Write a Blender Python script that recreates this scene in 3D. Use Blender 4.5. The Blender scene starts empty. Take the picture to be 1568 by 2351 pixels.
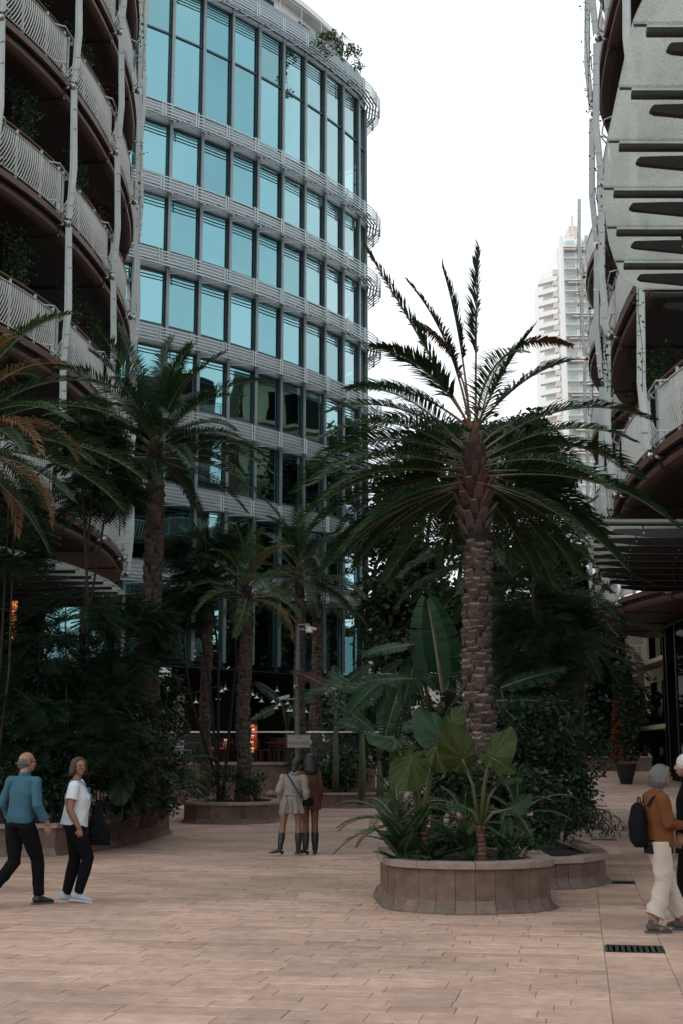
import bpy, math, random
import numpy as np
from mathutils import Vector, Matrix
from math import sin, cos, pi, radians as R, sqrt, atan2

S = bpy.context.scene
col = S.collection
rng = random.Random(7)

# ---------------------------------------------------------------- camera, sky, sun, exposure
FPX, CX, CY, T, EYE = 3069.0, 784.0, 1175.5, R(10.43), 1.68
cam = bpy.data.objects.new('camera', bpy.data.cameras.new('camera'))
col.objects.link(cam)
cam.data.sensor_fit = 'VERTICAL'; cam.data.sensor_height = 36.0; cam.data.lens = 36.0 * FPX / 2351.0
cam.data.clip_start = 0.1; cam.data.clip_end = 3000
cam.location = (0, 0, EYE); cam.rotation_euler = (pi / 2 + T, 0, 0)
S.camera = cam
SUN_EL, SUN_AZ = R(38), R(-112)      # azimuth measured from +Y towards +X: the sun stands left and a little behind
w = bpy.data.worlds.new('World'); S.world = w; w.use_nodes = True
wn = w.node_tree.nodes; wl = w.node_tree.links
bg = wn['Background']
sky = wn.new('ShaderNodeTexSky'); sky.sky_type = 'NISHITA'; sky.sun_disc = False
sky.sun_elevation = SUN_EL; sky.sun_rotation = SUN_AZ
sky.air_density = 1.0; sky.dust_density = 2.0; sky.ozone_density = 1.0; sky.altitude = 0
# thin bright overcast in front of the blue: an even white veil with faint cloud structure
tcw = wn.new('ShaderNodeTexCoord'); cn = wn.new('ShaderNodeTexNoise'); cn.inputs['Scale'].default_value = 3.0; cn.inputs['Detail'].default_value = 5
wl.new(tcw.outputs['Generated'], cn.inputs['Vector'])
ccr = wn.new('ShaderNodeValToRGB'); ccr.color_ramp.elements[0].position = 0.3; ccr.color_ramp.elements[0].color = (0.88, 1.0, 1.08, 1)
ccr.color_ramp.elements[1].position = 0.7; ccr.color_ramp.elements[1].color = (1.65, 1.66, 1.62, 1)
wl.new(cn.outputs['Fac'], ccr.inputs[0])
csc = wn.new('ShaderNodeVectorMath'); csc.operation = 'SCALE'; csc.inputs[3].default_value = 9.0; wl.new(ccr.outputs[0], csc.inputs[0])
cmx = wn.new('ShaderNodeMix'); cmx.data_type = 'RGBA'; cmx.inputs[0].default_value = 0.85
wl.new(sky.outputs[0], cmx.inputs[6]); wl.new(csc.outputs[0], cmx.inputs[7])
wl.new(cmx.outputs[2], bg.inputs[0]); bg.inputs[1].default_value = 0.15
sl = bpy.data.lights.new('sun', 'SUN'); sl.energy = 0.6; sl.angle = R(14); sl.color = (1.0, 0.95, 0.88)
so = bpy.data.objects.new('sun', sl); col.objects.link(so)
sd = Vector((sin(SUN_AZ) * cos(SUN_EL), cos(SUN_AZ) * cos(SUN_EL), sin(SUN_EL)))
so.rotation_euler = (-sd).to_track_quat('-Z', 'Y').to_euler(); so.location = sd * 60 + Vector((0, 20, 0))
S.view_settings.view_transform = 'Standard'; S.view_settings.look = 'None'
S.view_settings.gamma = 1.0; S.view_settings.use_curve_mapping = False
S.view_settings.exposure = -0.3
S.render.engine = 'CYCLES'
S.cycles.use_denoising = True
S.cycles.max_bounces = 8; S.cycles.transparent_max_bounces = 24; S.cycles.caustics_reflective = False; S.cycles.caustics_refractive = False

def PT(px, py, Y):
    """world point at depth Y behind a pixel of the photograph (in 1568x2351 units)"""
    cx = (px - CX) / FPX; cy = (CY - py) / FPX
    d = (cx, cos(T) - cy * sin(T), sin(T) + cy * cos(T)); t = Y / d[1]
    return Vector((d[0] * t, Y, EYE + d[2] * t))
def PZ(px, py, z=0.0):
    cx = (px - CX) / FPX; cy = (CY - py) / FPX
    d = (cx, cos(T) - cy * sin(T), sin(T) + cy * cos(T)); t = (z - EYE) / d[2]
    return Vector((d[0] * t, d[1] * t, z))

def sstep(a, b, x):
    t = max(0.0, min(1.0, (x - a) / (b - a))); return t * t * (3 - 2 * t)
def ground_z(x, y):
    if y < 30: r = 0.0
    elif y < 50: r = 0.83 * (y - 30) / 20
    elif y < 62: r = 0.83 + (y - 50) / 12 * 0.37
    else: r = 1.2
    return r * sstep(1.8, 5.0, x)

# ---------------------------------------------------------------- objects
def tag(o, label=None, cat=None, group=None, kind=None):
    if label: o['label'] = label
    if cat: o['category'] = cat
    if group: o['group'] = group
    if kind: o['kind'] = kind
    return o
def empty(name, loc, label, cat, group=None, rz=0.0):
    o = bpy.data.objects.new(name, None); col.objects.link(o)
    o.empty_display_size = 0.2; o.location = loc; o.rotation_euler = (0, 0, rz)
    return tag(o, label, cat, group)
def link(name, me, parent=None, loc=None, rot=None, scale=None):
    o = bpy.data.objects.new(name, me); col.objects.link(o)
    if parent: o.parent = parent
    if loc is not None: o.location = loc
    if rot is not None: o.rotation_euler = rot
    if scale is not None: o.scale = scale
    return o
def copy_tree(o, parent=None):
    c = o.copy(); col.objects.link(c)
    if parent is not None: c.parent = parent
    for ch in list(o.children): copy_tree(ch, c)
    return c

class MB:
    def __init__(s): s.v = []; s.f = []; s.m = []; s.t = []
    def add(s, vs, fs, mi=0, tint=None):
        n = len(s.v); s.v.extend([tuple(v) for v in vs])
        tt = rng.random() if tint is None else tint
        for f in fs: s.f.append(tuple(i + n for i in f)); s.m.append(mi); s.t.append(tt)
    def quad(s, a, b, c, d, mi=0, tint=None): s.add([a, b, c, d], [(0, 1, 2, 3)], mi, tint)
    def box(s, x0, x1, y0, y1, z0, z1, mi=0, tint=None):
        v = [(x, y, z) for z in (z0, z1) for y in (y0, y1) for x in (x0, x1)]
        s.add(v, [(0, 2, 3, 1), (4, 5, 7, 6), (0, 1, 5, 4), (2, 6, 7, 3), (0, 4, 6, 2), (1, 3, 7, 5)], mi, tint)
    def beam(s, p0, p1, wd, ht, up=(0, 0, 1), mi=0, w1=None, h1=None, tint=None):
        p0 = Vector(p0); p1 = Vector(p1); d = (p1 - p0)
        if d.length < 1e-6: return
        d.normalize(); u = Vector(up)
        if abs(d.dot(u)) > 0.98: u = Vector((0, 1, 0)) if abs(d.y) < 0.9 else Vector((1, 0, 0))
        r = d.cross(u).normalized(); u = r.cross(d).normalized()
        w1 = wd if w1 is None else w1; h1 = ht if h1 is None else h1
        v = []
        for p, a, b in ((p0, wd, ht), (p1, w1, h1)):
            for sx, sy in ((-1, -1), (1, -1), (1, 1), (-1, 1)):
                v.append(p + r * (sx * a / 2) + u * (sy * b / 2))
        s.add(v, [(3, 2, 1, 0), (4, 5, 6, 7), (0, 1, 5, 4), (1, 2, 6, 5), (2, 3, 7, 6), (3, 0, 4, 7)], mi, tint)
    def tube(s, pts, rad, n=8, mi=0, cap=True, ry=None, side=None, tint=None):
        """swept tube; rad a number or a list; ry a list of second radii (ellipse); side fixes the rx direction"""
        pts = [Vector(p) for p in pts]; k = len(pts)
        rad = [rad] * k if not hasattr(rad, '__len__') else list(rad)
        ry = rad if ry is None else ([ry] * k if not hasattr(ry, '__len__') else list(ry))
        v = []; prev = None
        for i, p in enumerate(pts):
            d = (pts[min(i + 1, k - 1)] - pts[max(i - 1, 0)])
            d = d.normalized() if d.length > 1e-9 else Vector((0, 0, 1))
            if side is not None:
                a = Vector(side); a = (a - d * a.dot(d)).normalized()
            elif prev is None:
                a = Vector((1, 0, 0)) if abs(d.x) < 0.8 else Vector((0, 1, 0)); a = (a - d * a.dot(d)).normalized()
            else:
                a = (prev - d * prev.dot(d)).normalized()
            prev = a; b = d.cross(a)
            for j in range(n):
                t = 2 * pi * j / n
                v.append(p + a * (cos(t) * rad[i]) + b * (sin(t) * ry[i]))
        f = []
        for i in range(k - 1):
            for j in range(n):
                a0 = i * n + j; a1 = i * n + (j + 1) % n
                f.append((a0, a1, a1 + n, a0 + n))
        if cap:
            f.append(tuple(range(n - 1, -1, -1))); f.append(tuple(range((k - 1) * n, k * n)))
        s.add(v, f, mi, tint)
    def lathe(s, prof, c=(0, 0, 0), n=12, mi=0, tint=None):
        v = []; f = []
        for r_, z in prof:
            for j in range(n):
                t = 2 * pi * j / n; v.append((c[0] + cos(t) * r_, c[1] + sin(t) * r_, c[2] + z))
        for i in range(len(prof) - 1):
            for j in range(n):
                a = i * n + j; b = i * n + (j + 1) % n; f.append((a, b, b + n, a + n))
        f.append(tuple(range(n - 1, -1, -1))); f.append(tuple(range((len(prof) - 1) * n, len(prof) * n)))
        s.add(v, f, mi, tint)
    def prism(s, poly, z0, z1, mi=0, tint=None):
        n = len(poly); v = [(p[0], p[1], z0) for p in poly] + [(p[0], p[1], z1) for p in poly]
        f = [tuple(range(n - 1, -1, -1)), tuple(range(n, 2 * n))] + [(i, (i + 1) % n, (i + 1) % n + n, i + n) for i in range(n)]
        s.add(v, f, mi, tint)
    def sphere(s, c, r, mi=0, n=10, m=6, sc=(1, 1, 1), tint=None):
        v = []; f = []
        for i in range(m + 1):
            ph = pi * i / m
            for j in range(n):
                t = 2 * pi * j / n
                v.append((c[0] + r * sc[0] * sin(ph) * cos(t), c[1] + r * sc[1] * sin(ph) * sin(t), c[2] - r * sc[2] * cos(ph)))
        for i in range(m):
            for j in range(n):
                a = i * n + j; b = i * n + (j + 1) % n; f.append((a, b, b + n, a + n))
        s.add(v, f, mi, tint)
    def mesh(s, name, mats, smooth=False, tint=False):
        me = bpy.data.meshes.new(name); me.from_pydata(s.v, [], s.f)
        for m in (mats if isinstance(mats, (list, tuple)) else [mats]): me.materials.append(m)
        me.polygons.foreach_set('material_index', s.m)
        if smooth: me.polygons.foreach_set('use_smooth', [True] * len(s.f))
        if tint:
            a = me.attributes.new('tint', 'FLOAT', 'FACE'); a.data.foreach_set('value', s.t)
        me.update(); return me
    def obj(s, name, mats, parent=None, smooth=False, tint=False, **k):
        return link(name, s.mesh(name, mats, smooth, tint), parent, **k)

# ---------------------------------------------------------------- materials
def mat(name, c, rough=0.7, metal=0.0, var=0.12, vscale=3.0, bump=0.0, bscale=40.0, c2=None, tint=0.0, streak=None,
        spec=0.5, trans=0.0, emit=None, estr=1.0, coat=0.0, orand=0.0, detail=6, pos=False, stain=0.0):
    m = bpy.data.materials.new(name); m.use_nodes = True
    nt = m.node_tree; N = nt.nodes; L = nt.links; b = N['Principled BSDF']
    b.inputs['Roughness'].default_value = rough; b.inputs['Metallic'].default_value = metal
    b.inputs['Specular IOR Level'].default_value = spec
    b.inputs['Coat Weight'].default_value = coat
    tc = N.new('ShaderNodeTexCoord')
    src = tc.outputs['Object']
    if pos: src = N.new('ShaderNodeNewGeometry').outputs['Position']
    if streak:
        mp = N.new('ShaderNodeMapping'); mp.inputs['Scale'].default_value = streak; L.new(src, mp.inputs[0]); src2 = mp.outputs[0]
    else: src2 = src
    n = N.new('ShaderNodeTexNoise'); n.inputs['Scale'].default_value = vscale; n.inputs['Detail'].default_value = detail
    n.inputs['Roughness'].default_value = 0.65
    L.new(src2, n.inputs['Vector'])
    cr = N.new('ShaderNodeValToRGB')
    ca = [max(0, x * (1 - var)) for x in c]; cb = list(c2) if c2 else [min(1, x * (1 + var)) for x in c]
    cr.color_ramp.elements[0].position = 0.3; cr.color_ramp.elements[0].color = (*ca, 1)
    cr.color_ramp.elements[1].position = 0.7; cr.color_ramp.elements[1].color = (*cb, 1)
    L.new(n.outputs['Fac'], cr.inputs[0]); out = cr.outputs[0]
    def scale_by(out, fac_out, amt):
        mr = N.new('ShaderNodeMapRange'); mr.inputs[3].default_value = 1 - amt; mr.inputs[4].default_value = 1 + amt
        L.new(fac_out, mr.inputs[0])
        mx = N.new('ShaderNodeVectorMath'); mx.operation = 'SCALE'
        L.new(out, mx.inputs[0]); L.new(mr.outputs[0], mx.inputs[3]); return mx.outputs[0]
    if tint:
        at = N.new('ShaderNodeAttribute'); at.attribute_name = 'tint'; out = scale_by(out, at.outputs['Fac'], tint)
    if orand:
        oi = N.new('ShaderNodeObjectInfo'); out = scale_by(out, oi.outputs['Random'], orand)
    if stain:
        n3 = N.new('ShaderNodeTexNoise'); n3.inputs['Scale'].default_value = 0.45; n3.inputs['Detail'].default_value = 7; L.new(src, n3.inputs['Vector'])
        m3 = N.new('ShaderNodeMapRange'); m3.inputs[1].default_value = 0.35; m3.inputs[2].default_value = 0.6; m3.inputs[3].default_value = -1; m3.inputs[4].default_value = 1
        L.new(n3.outputs['Fac'], m3.inputs[0]); m4 = N.new('ShaderNodeMapRange'); m4.inputs[1].default_value = -1; L.new(m3.outputs[0], m4.inputs[0]); out = scale_by(out, m4.outputs[0], stain)
        v3 = N.new('ShaderNodeTexVoronoi'); v3.inputs['Scale'].default_value = 2.3; L.new(src, v3.inputs['Vector'])
        m5 = N.new('ShaderNodeMapRange'); m5.inputs[1].default_value = 0.03; m5.inputs[2].default_value = 0.06; L.new(v3.outputs['Distance'], m5.inputs[0]); out = scale_by(out, m5.outputs[0], stain * 0.6)
    L.new(out, b.inputs['Base Color'])
    rr = N.new('ShaderNodeMapRange'); rr.inputs[3].default_value = max(0.02, rough - 0.1); rr.inputs[4].default_value = min(1, rough + 0.1)
    L.new(n.outputs['Fac'], rr.inputs[0]); L.new(rr.outputs[0], b.inputs['Roughness'])
    if bump:
        n2 = N.new('ShaderNodeTexNoise'); n2.inputs['Scale'].default_value = bscale; n2.inputs['Detail'].default_value = 5
        L.new(src2, n2.inputs['Vector'])
        bp = N.new('ShaderNodeBump'); bp.inputs['Strength'].default_value = bump; bp.inputs['Distance'].default_value = 0.02
        L.new(n2.outputs['Fac'], bp.inputs['Height']); L.new(bp.outputs[0], b.inputs['Normal'])
    if emit:
        b.inputs['Emission Color'].default_value = (*emit, 1); b.inputs['Emission Strength'].default_value = estr
    m['b'] = 1
    return m

def leaf_mat(name, c, rough=0.5, trans=0.25, tint=0.35, c2=None, vscale=1.5, orand=0.12):
    m = mat(name, c, rough, var=0.25, vscale=vscale, tint=tint, c2=c2, spec=0.2, orand=orand, detail=2)
    nt = m.node_tree; N = nt.nodes; L = nt.links; b = N['Principled BSDF']; o = N['Material Output']
    tr = N.new('ShaderNodeBsdfTranslucent'); mx = N.new('ShaderNodeMixShader'); mx.inputs[0].default_value = trans
    src = b.inputs['Base Color'].links[0].from_socket
    g = N.new('ShaderNodeVectorMath'); g.operation = 'MULTIPLY'; g.inputs[1].default_value = (1.5, 1.5, 0.6)
    L.new(src, g.inputs[0]); L.new(g.outputs[0], tr.inputs[0])
    L.new(b.outputs[0], mx.inputs[1]); L.new(tr.outputs[0], mx.inputs[2]); L.new(mx.outputs[0], o.inputs[0])
    return m

def glass_mat(name, tint, refl, see, rough=0.02, warm=None, fres=1.0):
    m = bpy.data.materials.new(name); m.use_nodes = True
    nt = m.node_tree; N = nt.nodes; L = nt.links; N.remove(N['Principled BSDF']); o = N['Material Output']
    gl = N.new('ShaderNodeBsdfGlossy'); gl.inputs['Roughness'].default_value = rough; gl.inputs['Color'].default_value = (*tint, 1)
    tr = N.new('ShaderNodeBsdfTransparent'); tr.inputs['Color'].default_value = (*see, 1)
    fr = N.new('ShaderNodeFresnel'); fr.inputs[0].default_value = 1.5
    ma = N.new('ShaderNodeMath'); ma.operation = 'ADD'; ma.inputs[1].default_value = refl; ma.use_clamp = True
    fm = N.new('ShaderNodeMath'); fm.operation = 'MULTIPLY'; fm.inputs[1].default_value = fres
    tc = N.new('ShaderNodeTexCoord'); nz = N.new('ShaderNodeTexNoise'); nz.inputs['Scale'].default_value = 0.5; nz.inputs['Detail'].default_value = 1
    oi = N.new('ShaderNodeObjectInfo')
    bp = N.new('ShaderNodeBump'); bp.inputs['Strength'].default_value = 0.05; bp.inputs['Distance'].default_value = 0.3
    va = N.new('ShaderNodeVectorMath'); va.operation = 'ADD'
    L.new(tc.outputs['Object'], va.inputs[0]); L.new(oi.outputs['Random'], va.inputs[1]); L.new(va.outputs[0], nz.inputs['Vector'])
    L.new(nz.outputs['Fac'], bp.inputs['Height']); L.new(bp.outputs[0], gl.inputs['Normal'])
    if warm:
        lw = N.new('ShaderNodeLayerWeight'); lw.inputs[0].default_value = 0.5
        cr = N.new('ShaderNodeValToRGB'); cr.color_ramp.elements[0].position = 0.36; cr.color_ramp.elements[0].color = (*tint, 1)
        cr.color_ramp.elements[1].position = 0.66; cr.color_ramp.elements[1].color = (*warm, 1)
        L.new(lw.outputs['Facing'], cr.inputs[0]); L.new(cr.outputs[0], gl.inputs['Color'])
    L.new(fr.outputs[0], fm.inputs[0]); L.new(fm.outputs[0], ma.inputs[0])
    pv = N.new('ShaderNodeMapRange'); pv.inputs[3].default_value = -0.07; pv.inputs[4].default_value = 0.12; L.new(oi.outputs['Random'], pv.inputs[0])
    pa = N.new('ShaderNodeMath'); pa.operation = 'ADD'; pa.use_clamp = True; L.new(ma.outputs[0], pa.inputs[0]); L.new(pv.outputs[0], pa.inputs[1])
    if warm: ma = pa
    mx = N.new('ShaderNodeMixShader'); L.new(ma.outputs[0], mx.inputs[0]); L.new(tr.outputs[0], mx.inputs[1]); L.new(gl.outputs[0], mx.inputs[2])
    L.new(mx.outputs[0], o.inputs[0]); return m

M = {}
M['stone_pave'] = mat('pink_paving', (0.375, 0.250, 0.196), 0.68, var=0.2, vscale=6, bump=0.35, bscale=50, tint=0.13, pos=True, stain=0.16)
M['stone_joint'] = mat('paving_joint', (0.15, 0.112, 0.092), 0.95, var=0.2, vscale=8, bump=0.2)
M['stone_wall'] = mat('brown_stone', (0.105, 0.066, 0.050), 0.8, var=0.35, vscale=5, bump=0.5, bscale=60, tint=0.10, pos=True, stain=0.2)
M['stone_cap'] = mat('stone_coping', (0.23, 0.17, 0.145), 0.7, var=0.2, vscale=6, bump=0.35, bscale=80, tint=0.12)
M['stone_toe'] = mat('stone_toe', (0.14, 0.10, 0.083), 0.85, var=0.35, vscale=4, bump=0.5, bscale=40, tint=0.15)
M['soil'] = mat('soil', (0.025, 0.02, 0.016), 0.95, bump=0.6, bscale=20)
M['alu'] = mat('aluminium', (0.43, 0.49, 0.50), 0.38, metal=0.35, var=0.08, vscale=1.5)
M['mullion'] = mat('mullion_aluminium', (0.22, 0.26, 0.27), 0.4, metal=0.3, var=0.1)
M['alu_dark'] = mat('dark_aluminium', (0.035, 0.06, 0.07), 0.4, metal=0.2, var=0.2)
M['spandrel'] = mat('pale_spandrel', (0.22, 0.26, 0.28), 0.5, var=0.06, vscale=0.7)
M['paint'] = mat('pale_grey_paint', (0.57, 0.62, 0.615), 0.45, var=0.07, vscale=2.0, bump=0.03)
M['picket'] = mat('picket_paint', (0.64, 0.65, 0.635), 0.45, var=0.05)
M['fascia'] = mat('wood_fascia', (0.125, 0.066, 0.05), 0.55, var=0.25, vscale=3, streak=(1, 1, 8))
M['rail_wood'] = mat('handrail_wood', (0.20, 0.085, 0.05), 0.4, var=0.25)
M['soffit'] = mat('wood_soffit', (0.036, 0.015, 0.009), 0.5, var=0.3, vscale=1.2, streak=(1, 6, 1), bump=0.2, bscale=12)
M['black'] = mat('black_metal', (0.012, 0.012, 0.013), 0.45, var=0.3)
M['steel'] = mat('brushed_steel', (0.42, 0.40, 0.38), 0.3, metal=0.9, var=0.1)
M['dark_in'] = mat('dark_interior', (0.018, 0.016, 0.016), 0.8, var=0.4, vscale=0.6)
M['curtain'] = mat('curtain', (0.5, 0.52, 0.52), 0.9, var=0.2, vscale=2, streak=(5, 5, 0.2))
M['glass_blue'] = glass_mat('teal_glass', (0.36, 0.70, 0.77), 0.46, (0.26, 0.36, 0.38), warm=(0.80, 0.95, 0.97))
M['glass_dark'] = glass_mat('dark_glass', (0.22, 0.24, 0.24), 0.02, (0.30, 0.31, 0.31), fres=0.12)
M['glass_clear'] = glass_mat('clear_glass', (0.6, 0.65, 0.65), 0.0, (0.75, 0.78, 0.77), rough=0.1, fres=0.25)
M['concrete'] = mat('concrete', (0.30, 0.30, 0.29), 0.85, var=0.15, vscale=1)
M['white'] = mat('white_paint', (0.72, 0.72, 0.70), 0.5, var=0.05)
M['bark'] = mat('palm_bark', (0.065, 0.046, 0.037), 0.9, var=0.5, vscale=9, bump=0.8, bscale=30, tint=0.3)
M['boot_cut'] = mat('palm_boot_cut', (0.145, 0.108, 0.09), 0.9, var=0.35, vscale=12, bump=0.5, bscale=40, tint=0.2)
M['boot_red'] = mat('palm_boot_fresh', (0.075, 0.036, 0.022), 0.85, var=0.5, vscale=10, bump=0.6, tint=0.3)
M['fiber'] = mat('palm_fibre', (0.014, 0.010, 0.008), 0.95, var=0.4, vscale=15, bump=0.8)
M['trunk'] = mat('tree_bark', (0.022, 0.017, 0.014), 0.9, var=0.4, vscale=6, bump=0.8)
M['frond'] = leaf_mat('palm_leaf', (0.022, 0.052, 0.025), 0.42, 0.18)
M['frond_young'] = leaf_mat('young_palm_leaf', (0.05, 0.10, 0.042), 0.42, 0.22)
M['frond_dry'] = leaf_mat('dry_palm_leaf', (0.20, 0.115, 0.065), 0.6, 0.2)
M['rachis'] = mat('leaf_stalk', (0.11, 0.105, 0.05), 0.5, var=0.3)
M['rachis_dry'] = mat('dry_leaf_stalk', (0.16, 0.08, 0.045), 0.7, var=0.4)
M['fern'] = leaf_mat('feathery_leaf', (0.018, 0.046, 0.022), 0.5, 0.25)
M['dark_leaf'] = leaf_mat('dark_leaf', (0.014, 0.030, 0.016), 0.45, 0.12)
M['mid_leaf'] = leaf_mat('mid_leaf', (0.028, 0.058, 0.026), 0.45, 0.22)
M['bg_leaf'] = leaf_mat('ficus_leaf', (0.025, 0.040, 0.018), 0.5, 0.2)
M['banana'] = leaf_mat('banana_leaf', (0.020, 0.055, 0.026), 0.35, 0.35, tint=0.2)
M['ear'] = leaf_mat('elephant_ear_leaf', (0.044, 0.062, 0.014), 0.4, 0.4, tint=0.15)
M['ear_dark'] = leaf_mat('dark_elephant_ear_leaf', (0.02, 0.048, 0.023), 0.35, 0.25, tint=0.15)
M['ear_stalk'] = mat('elephant_ear_stalk', (0.05, 0.062, 0.022), 0.5, var=0.2)
M['red_leaf'] = leaf_mat('dark_red_leaf', (0.060, 0.022, 0.018), 0.6, 0.2)
M['orange_leaf'] = leaf_mat('orange_flower', (0.28, 0.06, 0.015), 0.6, 0.3)

def catmull(pts, n):
    out = []
    P = [Vector(p) for p in pts]
    for i in range(len(P) - 1):
        p0 = P[max(i - 1, 0)]; p1 = P[i]; p2 = P[i + 1]; p3 = P[min(i + 2, len(P) - 1)]
        if i == 0: p0 = p1 * 2 - p2
        if i + 2 >= len(P): p3 = p2 * 2 - p1
        for k in range(n):
            t = k / n
            out.append(0.5 * ((2 * p1) + (p2 - p0) * t + (2 * p0 - 5 * p1 + 4 * p2 - p3) * t * t + (3 * p1 - p0 - 3 * p2 + p3) * t ** 3))
    out.append(P[-1]); return out
# ---------------------------------------------------------------- ground sheet, paving, gutter and drains
def ramp_grid():
    mb = MB()
    xs = [-400, -60, -30, -15, -8] + [-6 + 0.5 * i for i in range(0, 29)] + [9, 15, 30, 60, 400]
    ys = [-300, -40, -5] + [2 * i for i in range(0, 41)] + [90, 120, 200, 500, 1500]
    idx = {}
    for j, y in enumerate(ys):
        for i, x in enumerate(xs):
            idx[i, j] = len(mb.v); mb.v.append((x, y, ground_z(x, y) - 0.007))
    for j in range(len(ys) - 1):
        for i in range(len(xs) - 1):
            mb.f.append((idx[i, j], idx[i + 1, j], idx[i + 1, j + 1], idx[i, j + 1])); mb.m.append(0); mb.t.append(0.5)
    return mb
gm = bpy.data.materials.new('ground_stone'); gm = M['stone_joint']
ground = ramp_grid().obj('pavement', [gm]); tag(ground, 'pink sandstone paving of the pedestrian square', kind='structure')
# slabs run parallel with the gutter, a direction 10 degrees right of the view
GA = math.atan(0.176); gu = Vector((cos(GA), -sin(GA))); gv = Vector((sin(GA), cos(GA)))
ORG = Vector((2.63, 12.5))
ROW = 0.27
stuff = MB(); singles = []
def slab(mb, a0, a1, b0, b1, h, tint, local=None):
    """one slab with chamfered edge in gutter coordinates (a across, b along)"""
    e = 0.006; g = 0.002
    pts = []
    for ins, z in ((g, -0.03), (g, h - 0.004), (g + e, h)):
        for a, b in ((a0 + ins, b0 + ins), (a1 - ins, b0 + ins), (a1 - ins, b1 - ins), (a0 + ins, b1 - ins)):
            p = ORG + gu * a + gv * b
            pts.append((p.x, p.y, ground_z(p.x, p.y) + z))
    if local is not None: pts = [(x - local[0], y - local[1], z - local[2]) for x, y, z in pts]
    f = [(0, 1, 5, 4), (1, 2, 6, 5), (2, 3, 7, 6), (3, 0, 4, 7), (4, 5, 9, 8), (5, 6, 10, 9), (6, 7, 11, 10), (7, 4, 8, 11), (8, 9, 10, 11)]
    mb.add(pts, f, 0, tint)
GUT = [(-0.27, 0.25), (0.25, 0.77)]      # two lines of gutter slabs either side of the drains
slabs = []
b = -14.0; r = 0
rs = random.Random(3)
while b < 72:
    rowh = ROW * rs.choice([1, 1, 1, 0.8, 1.2])
    for lo, hi in ((-26, GUT[0][0]), (GUT[1][1], 20)):
        a = lo + rs.uniform(-0.6, 0)
        while a < hi:
            wd = rs.choice([0.36, 0.45, 0.55, 0.62, 0.7, 0.8])
            a1 = min(a + wd, hi)
            if hi - a1 < 0.2: a1 = hi
            if a1 - max(a, lo if lo > 0 else a) > 0.05: slabs.append((max(a, lo) if lo > 0 else a, a1, b, b + rowh))
            a = a1
    b += rowh
DRAINS = [12.45, 18.95, 28.7, 38.5]
def bpos(Y): return (Y - ORG.y) / gv.y
b = -14.0
while b < 60:
    ln = 0.45
    for g0, g1 in GUT:
        slabs.append((g0, g1, b, b + ln))
    b += ln
def seen(a, b):
    p = ORG + gu * a + gv * b
    return p.y > 7.6 and p.y < 75 and abs(p.x) < 0.27 * p.y + 1.2
def dist(s_):
    p = ORG + gu * ((s_[0] + s_[1]) / 2) + gv * ((s_[2] + s_[3]) / 2); return p.length if (p.y > 8.35 and abs(p.x) < 0.262 * p.y) else 1000 + p.length
def in_drain(s_):
    for Y in DRAINS:
        bb = bpos(Y)
        if s_[0] < 0.2 and s_[1] > -0.2 and s_[2] < bb + 0.239 and s_[3] > bb - 0.239: return True
    return False
slabs = [s_ for s_ in slabs if -5 < (ORG + gu * s_[0] + gv * s_[2]).y < 72]
slabs.sort(key=dist)
for i, s_ in enumerate(slabs):
    tint = rs.random(); h = rs.uniform(-0.0015, 0.0035)
    if rs.random() < 0.08: tint = rs.choice([-0.35, 1.5])
    if in_drain(s_):
        # cut the slab round the drain: keep the pieces before and behind
        for Y in DRAINS:
            bb = bpos(Y)
            if s_[2] < bb + 0.24 and s_[3] > bb - 0.24:
                if bb - 0.24 - s_[2] > 0.04: slab(stuff, s_[0], s_[1], s_[2], bb - 0.24, h, tint)
                if s_[3] - bb - 0.24 > 0.04: slab(stuff, s_[0], s_[1], bb + 0.24, s_[3], h, tint)
        continue
    if i < 280:
        p = ORG + gu * s_[0] + gv * s_[2]; mb = MB(); slab(mb, *s_, h, tint, (p.x, p.y, 0))
        mb.obj('paving_stone', [M['stone_pave']], ground, tint=True, loc=(p.x, p.y, 0))
    else: slab(stuff, *s_, h, tint)
o = stuff.obj('paving_stones', [M['stone_pave']], ground, tint=True); tag(o, kind='stuff')
# drain grates: frame, bars
M['grate'] = mat('grate_metal', (0.035, 0.045, 0.043), 0.5, metal=0.6, var=0.3, vscale=12)
for i, (Y, lb) in enumerate(zip(DRAINS, ['black drain grate nearest the camera, by the feet of the woman in white trousers',
        'black drain grate in the gutter beside the corner of the round planter', 'small far drain grate beside the trailing shrub of the rear planter',
        'farthest drain grate up the gutter, almost hidden by the shrub'])):
    p = ORG + gv * bpos(Y)
    t = empty('drain_grate', (p.x, p.y, ground_z(p.x, p.y)), lb, 'drain grate', 'drain grates along the gutter', rz=-GA)
    fr = MB(); W, H_ = 0.255, 0.235
    for x0, x1, y0, y1 in ((-W, W, -H_, -H_ + 0.02), (-W, W, H_ - 0.02, H_), (-W, -W + 0.02, -H_ + 0.02, H_ - 0.02), (W - 0.02, W, -H_ + 0.02, H_ - 0.02)):
        fr.box(x0, x1, y0, y1, -0.03, 0.006)
    fr.obj('frame', [M['grate']], t)
    pit_shade = MB(); pit_shade.box(-W + 0.02, W - 0.02, -H_ + 0.02, H_ - 0.02, -0.0095, -0.007); pit_shade.obj('pit_shade', [M['black']], t)  # black sheet standing in for the shade below the bars
    for k in range(9):
        x = -W + 0.045 + k * (2 * W - 0.09) / 8
        bb = MB(); bb.box(-0.016, 0.016, -H_ + 0.024, H_ - 0.024, -0.004, 0.005)
        bb.obj('bar', [M['grate']], t, loc=(x, 0, 0))

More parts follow.
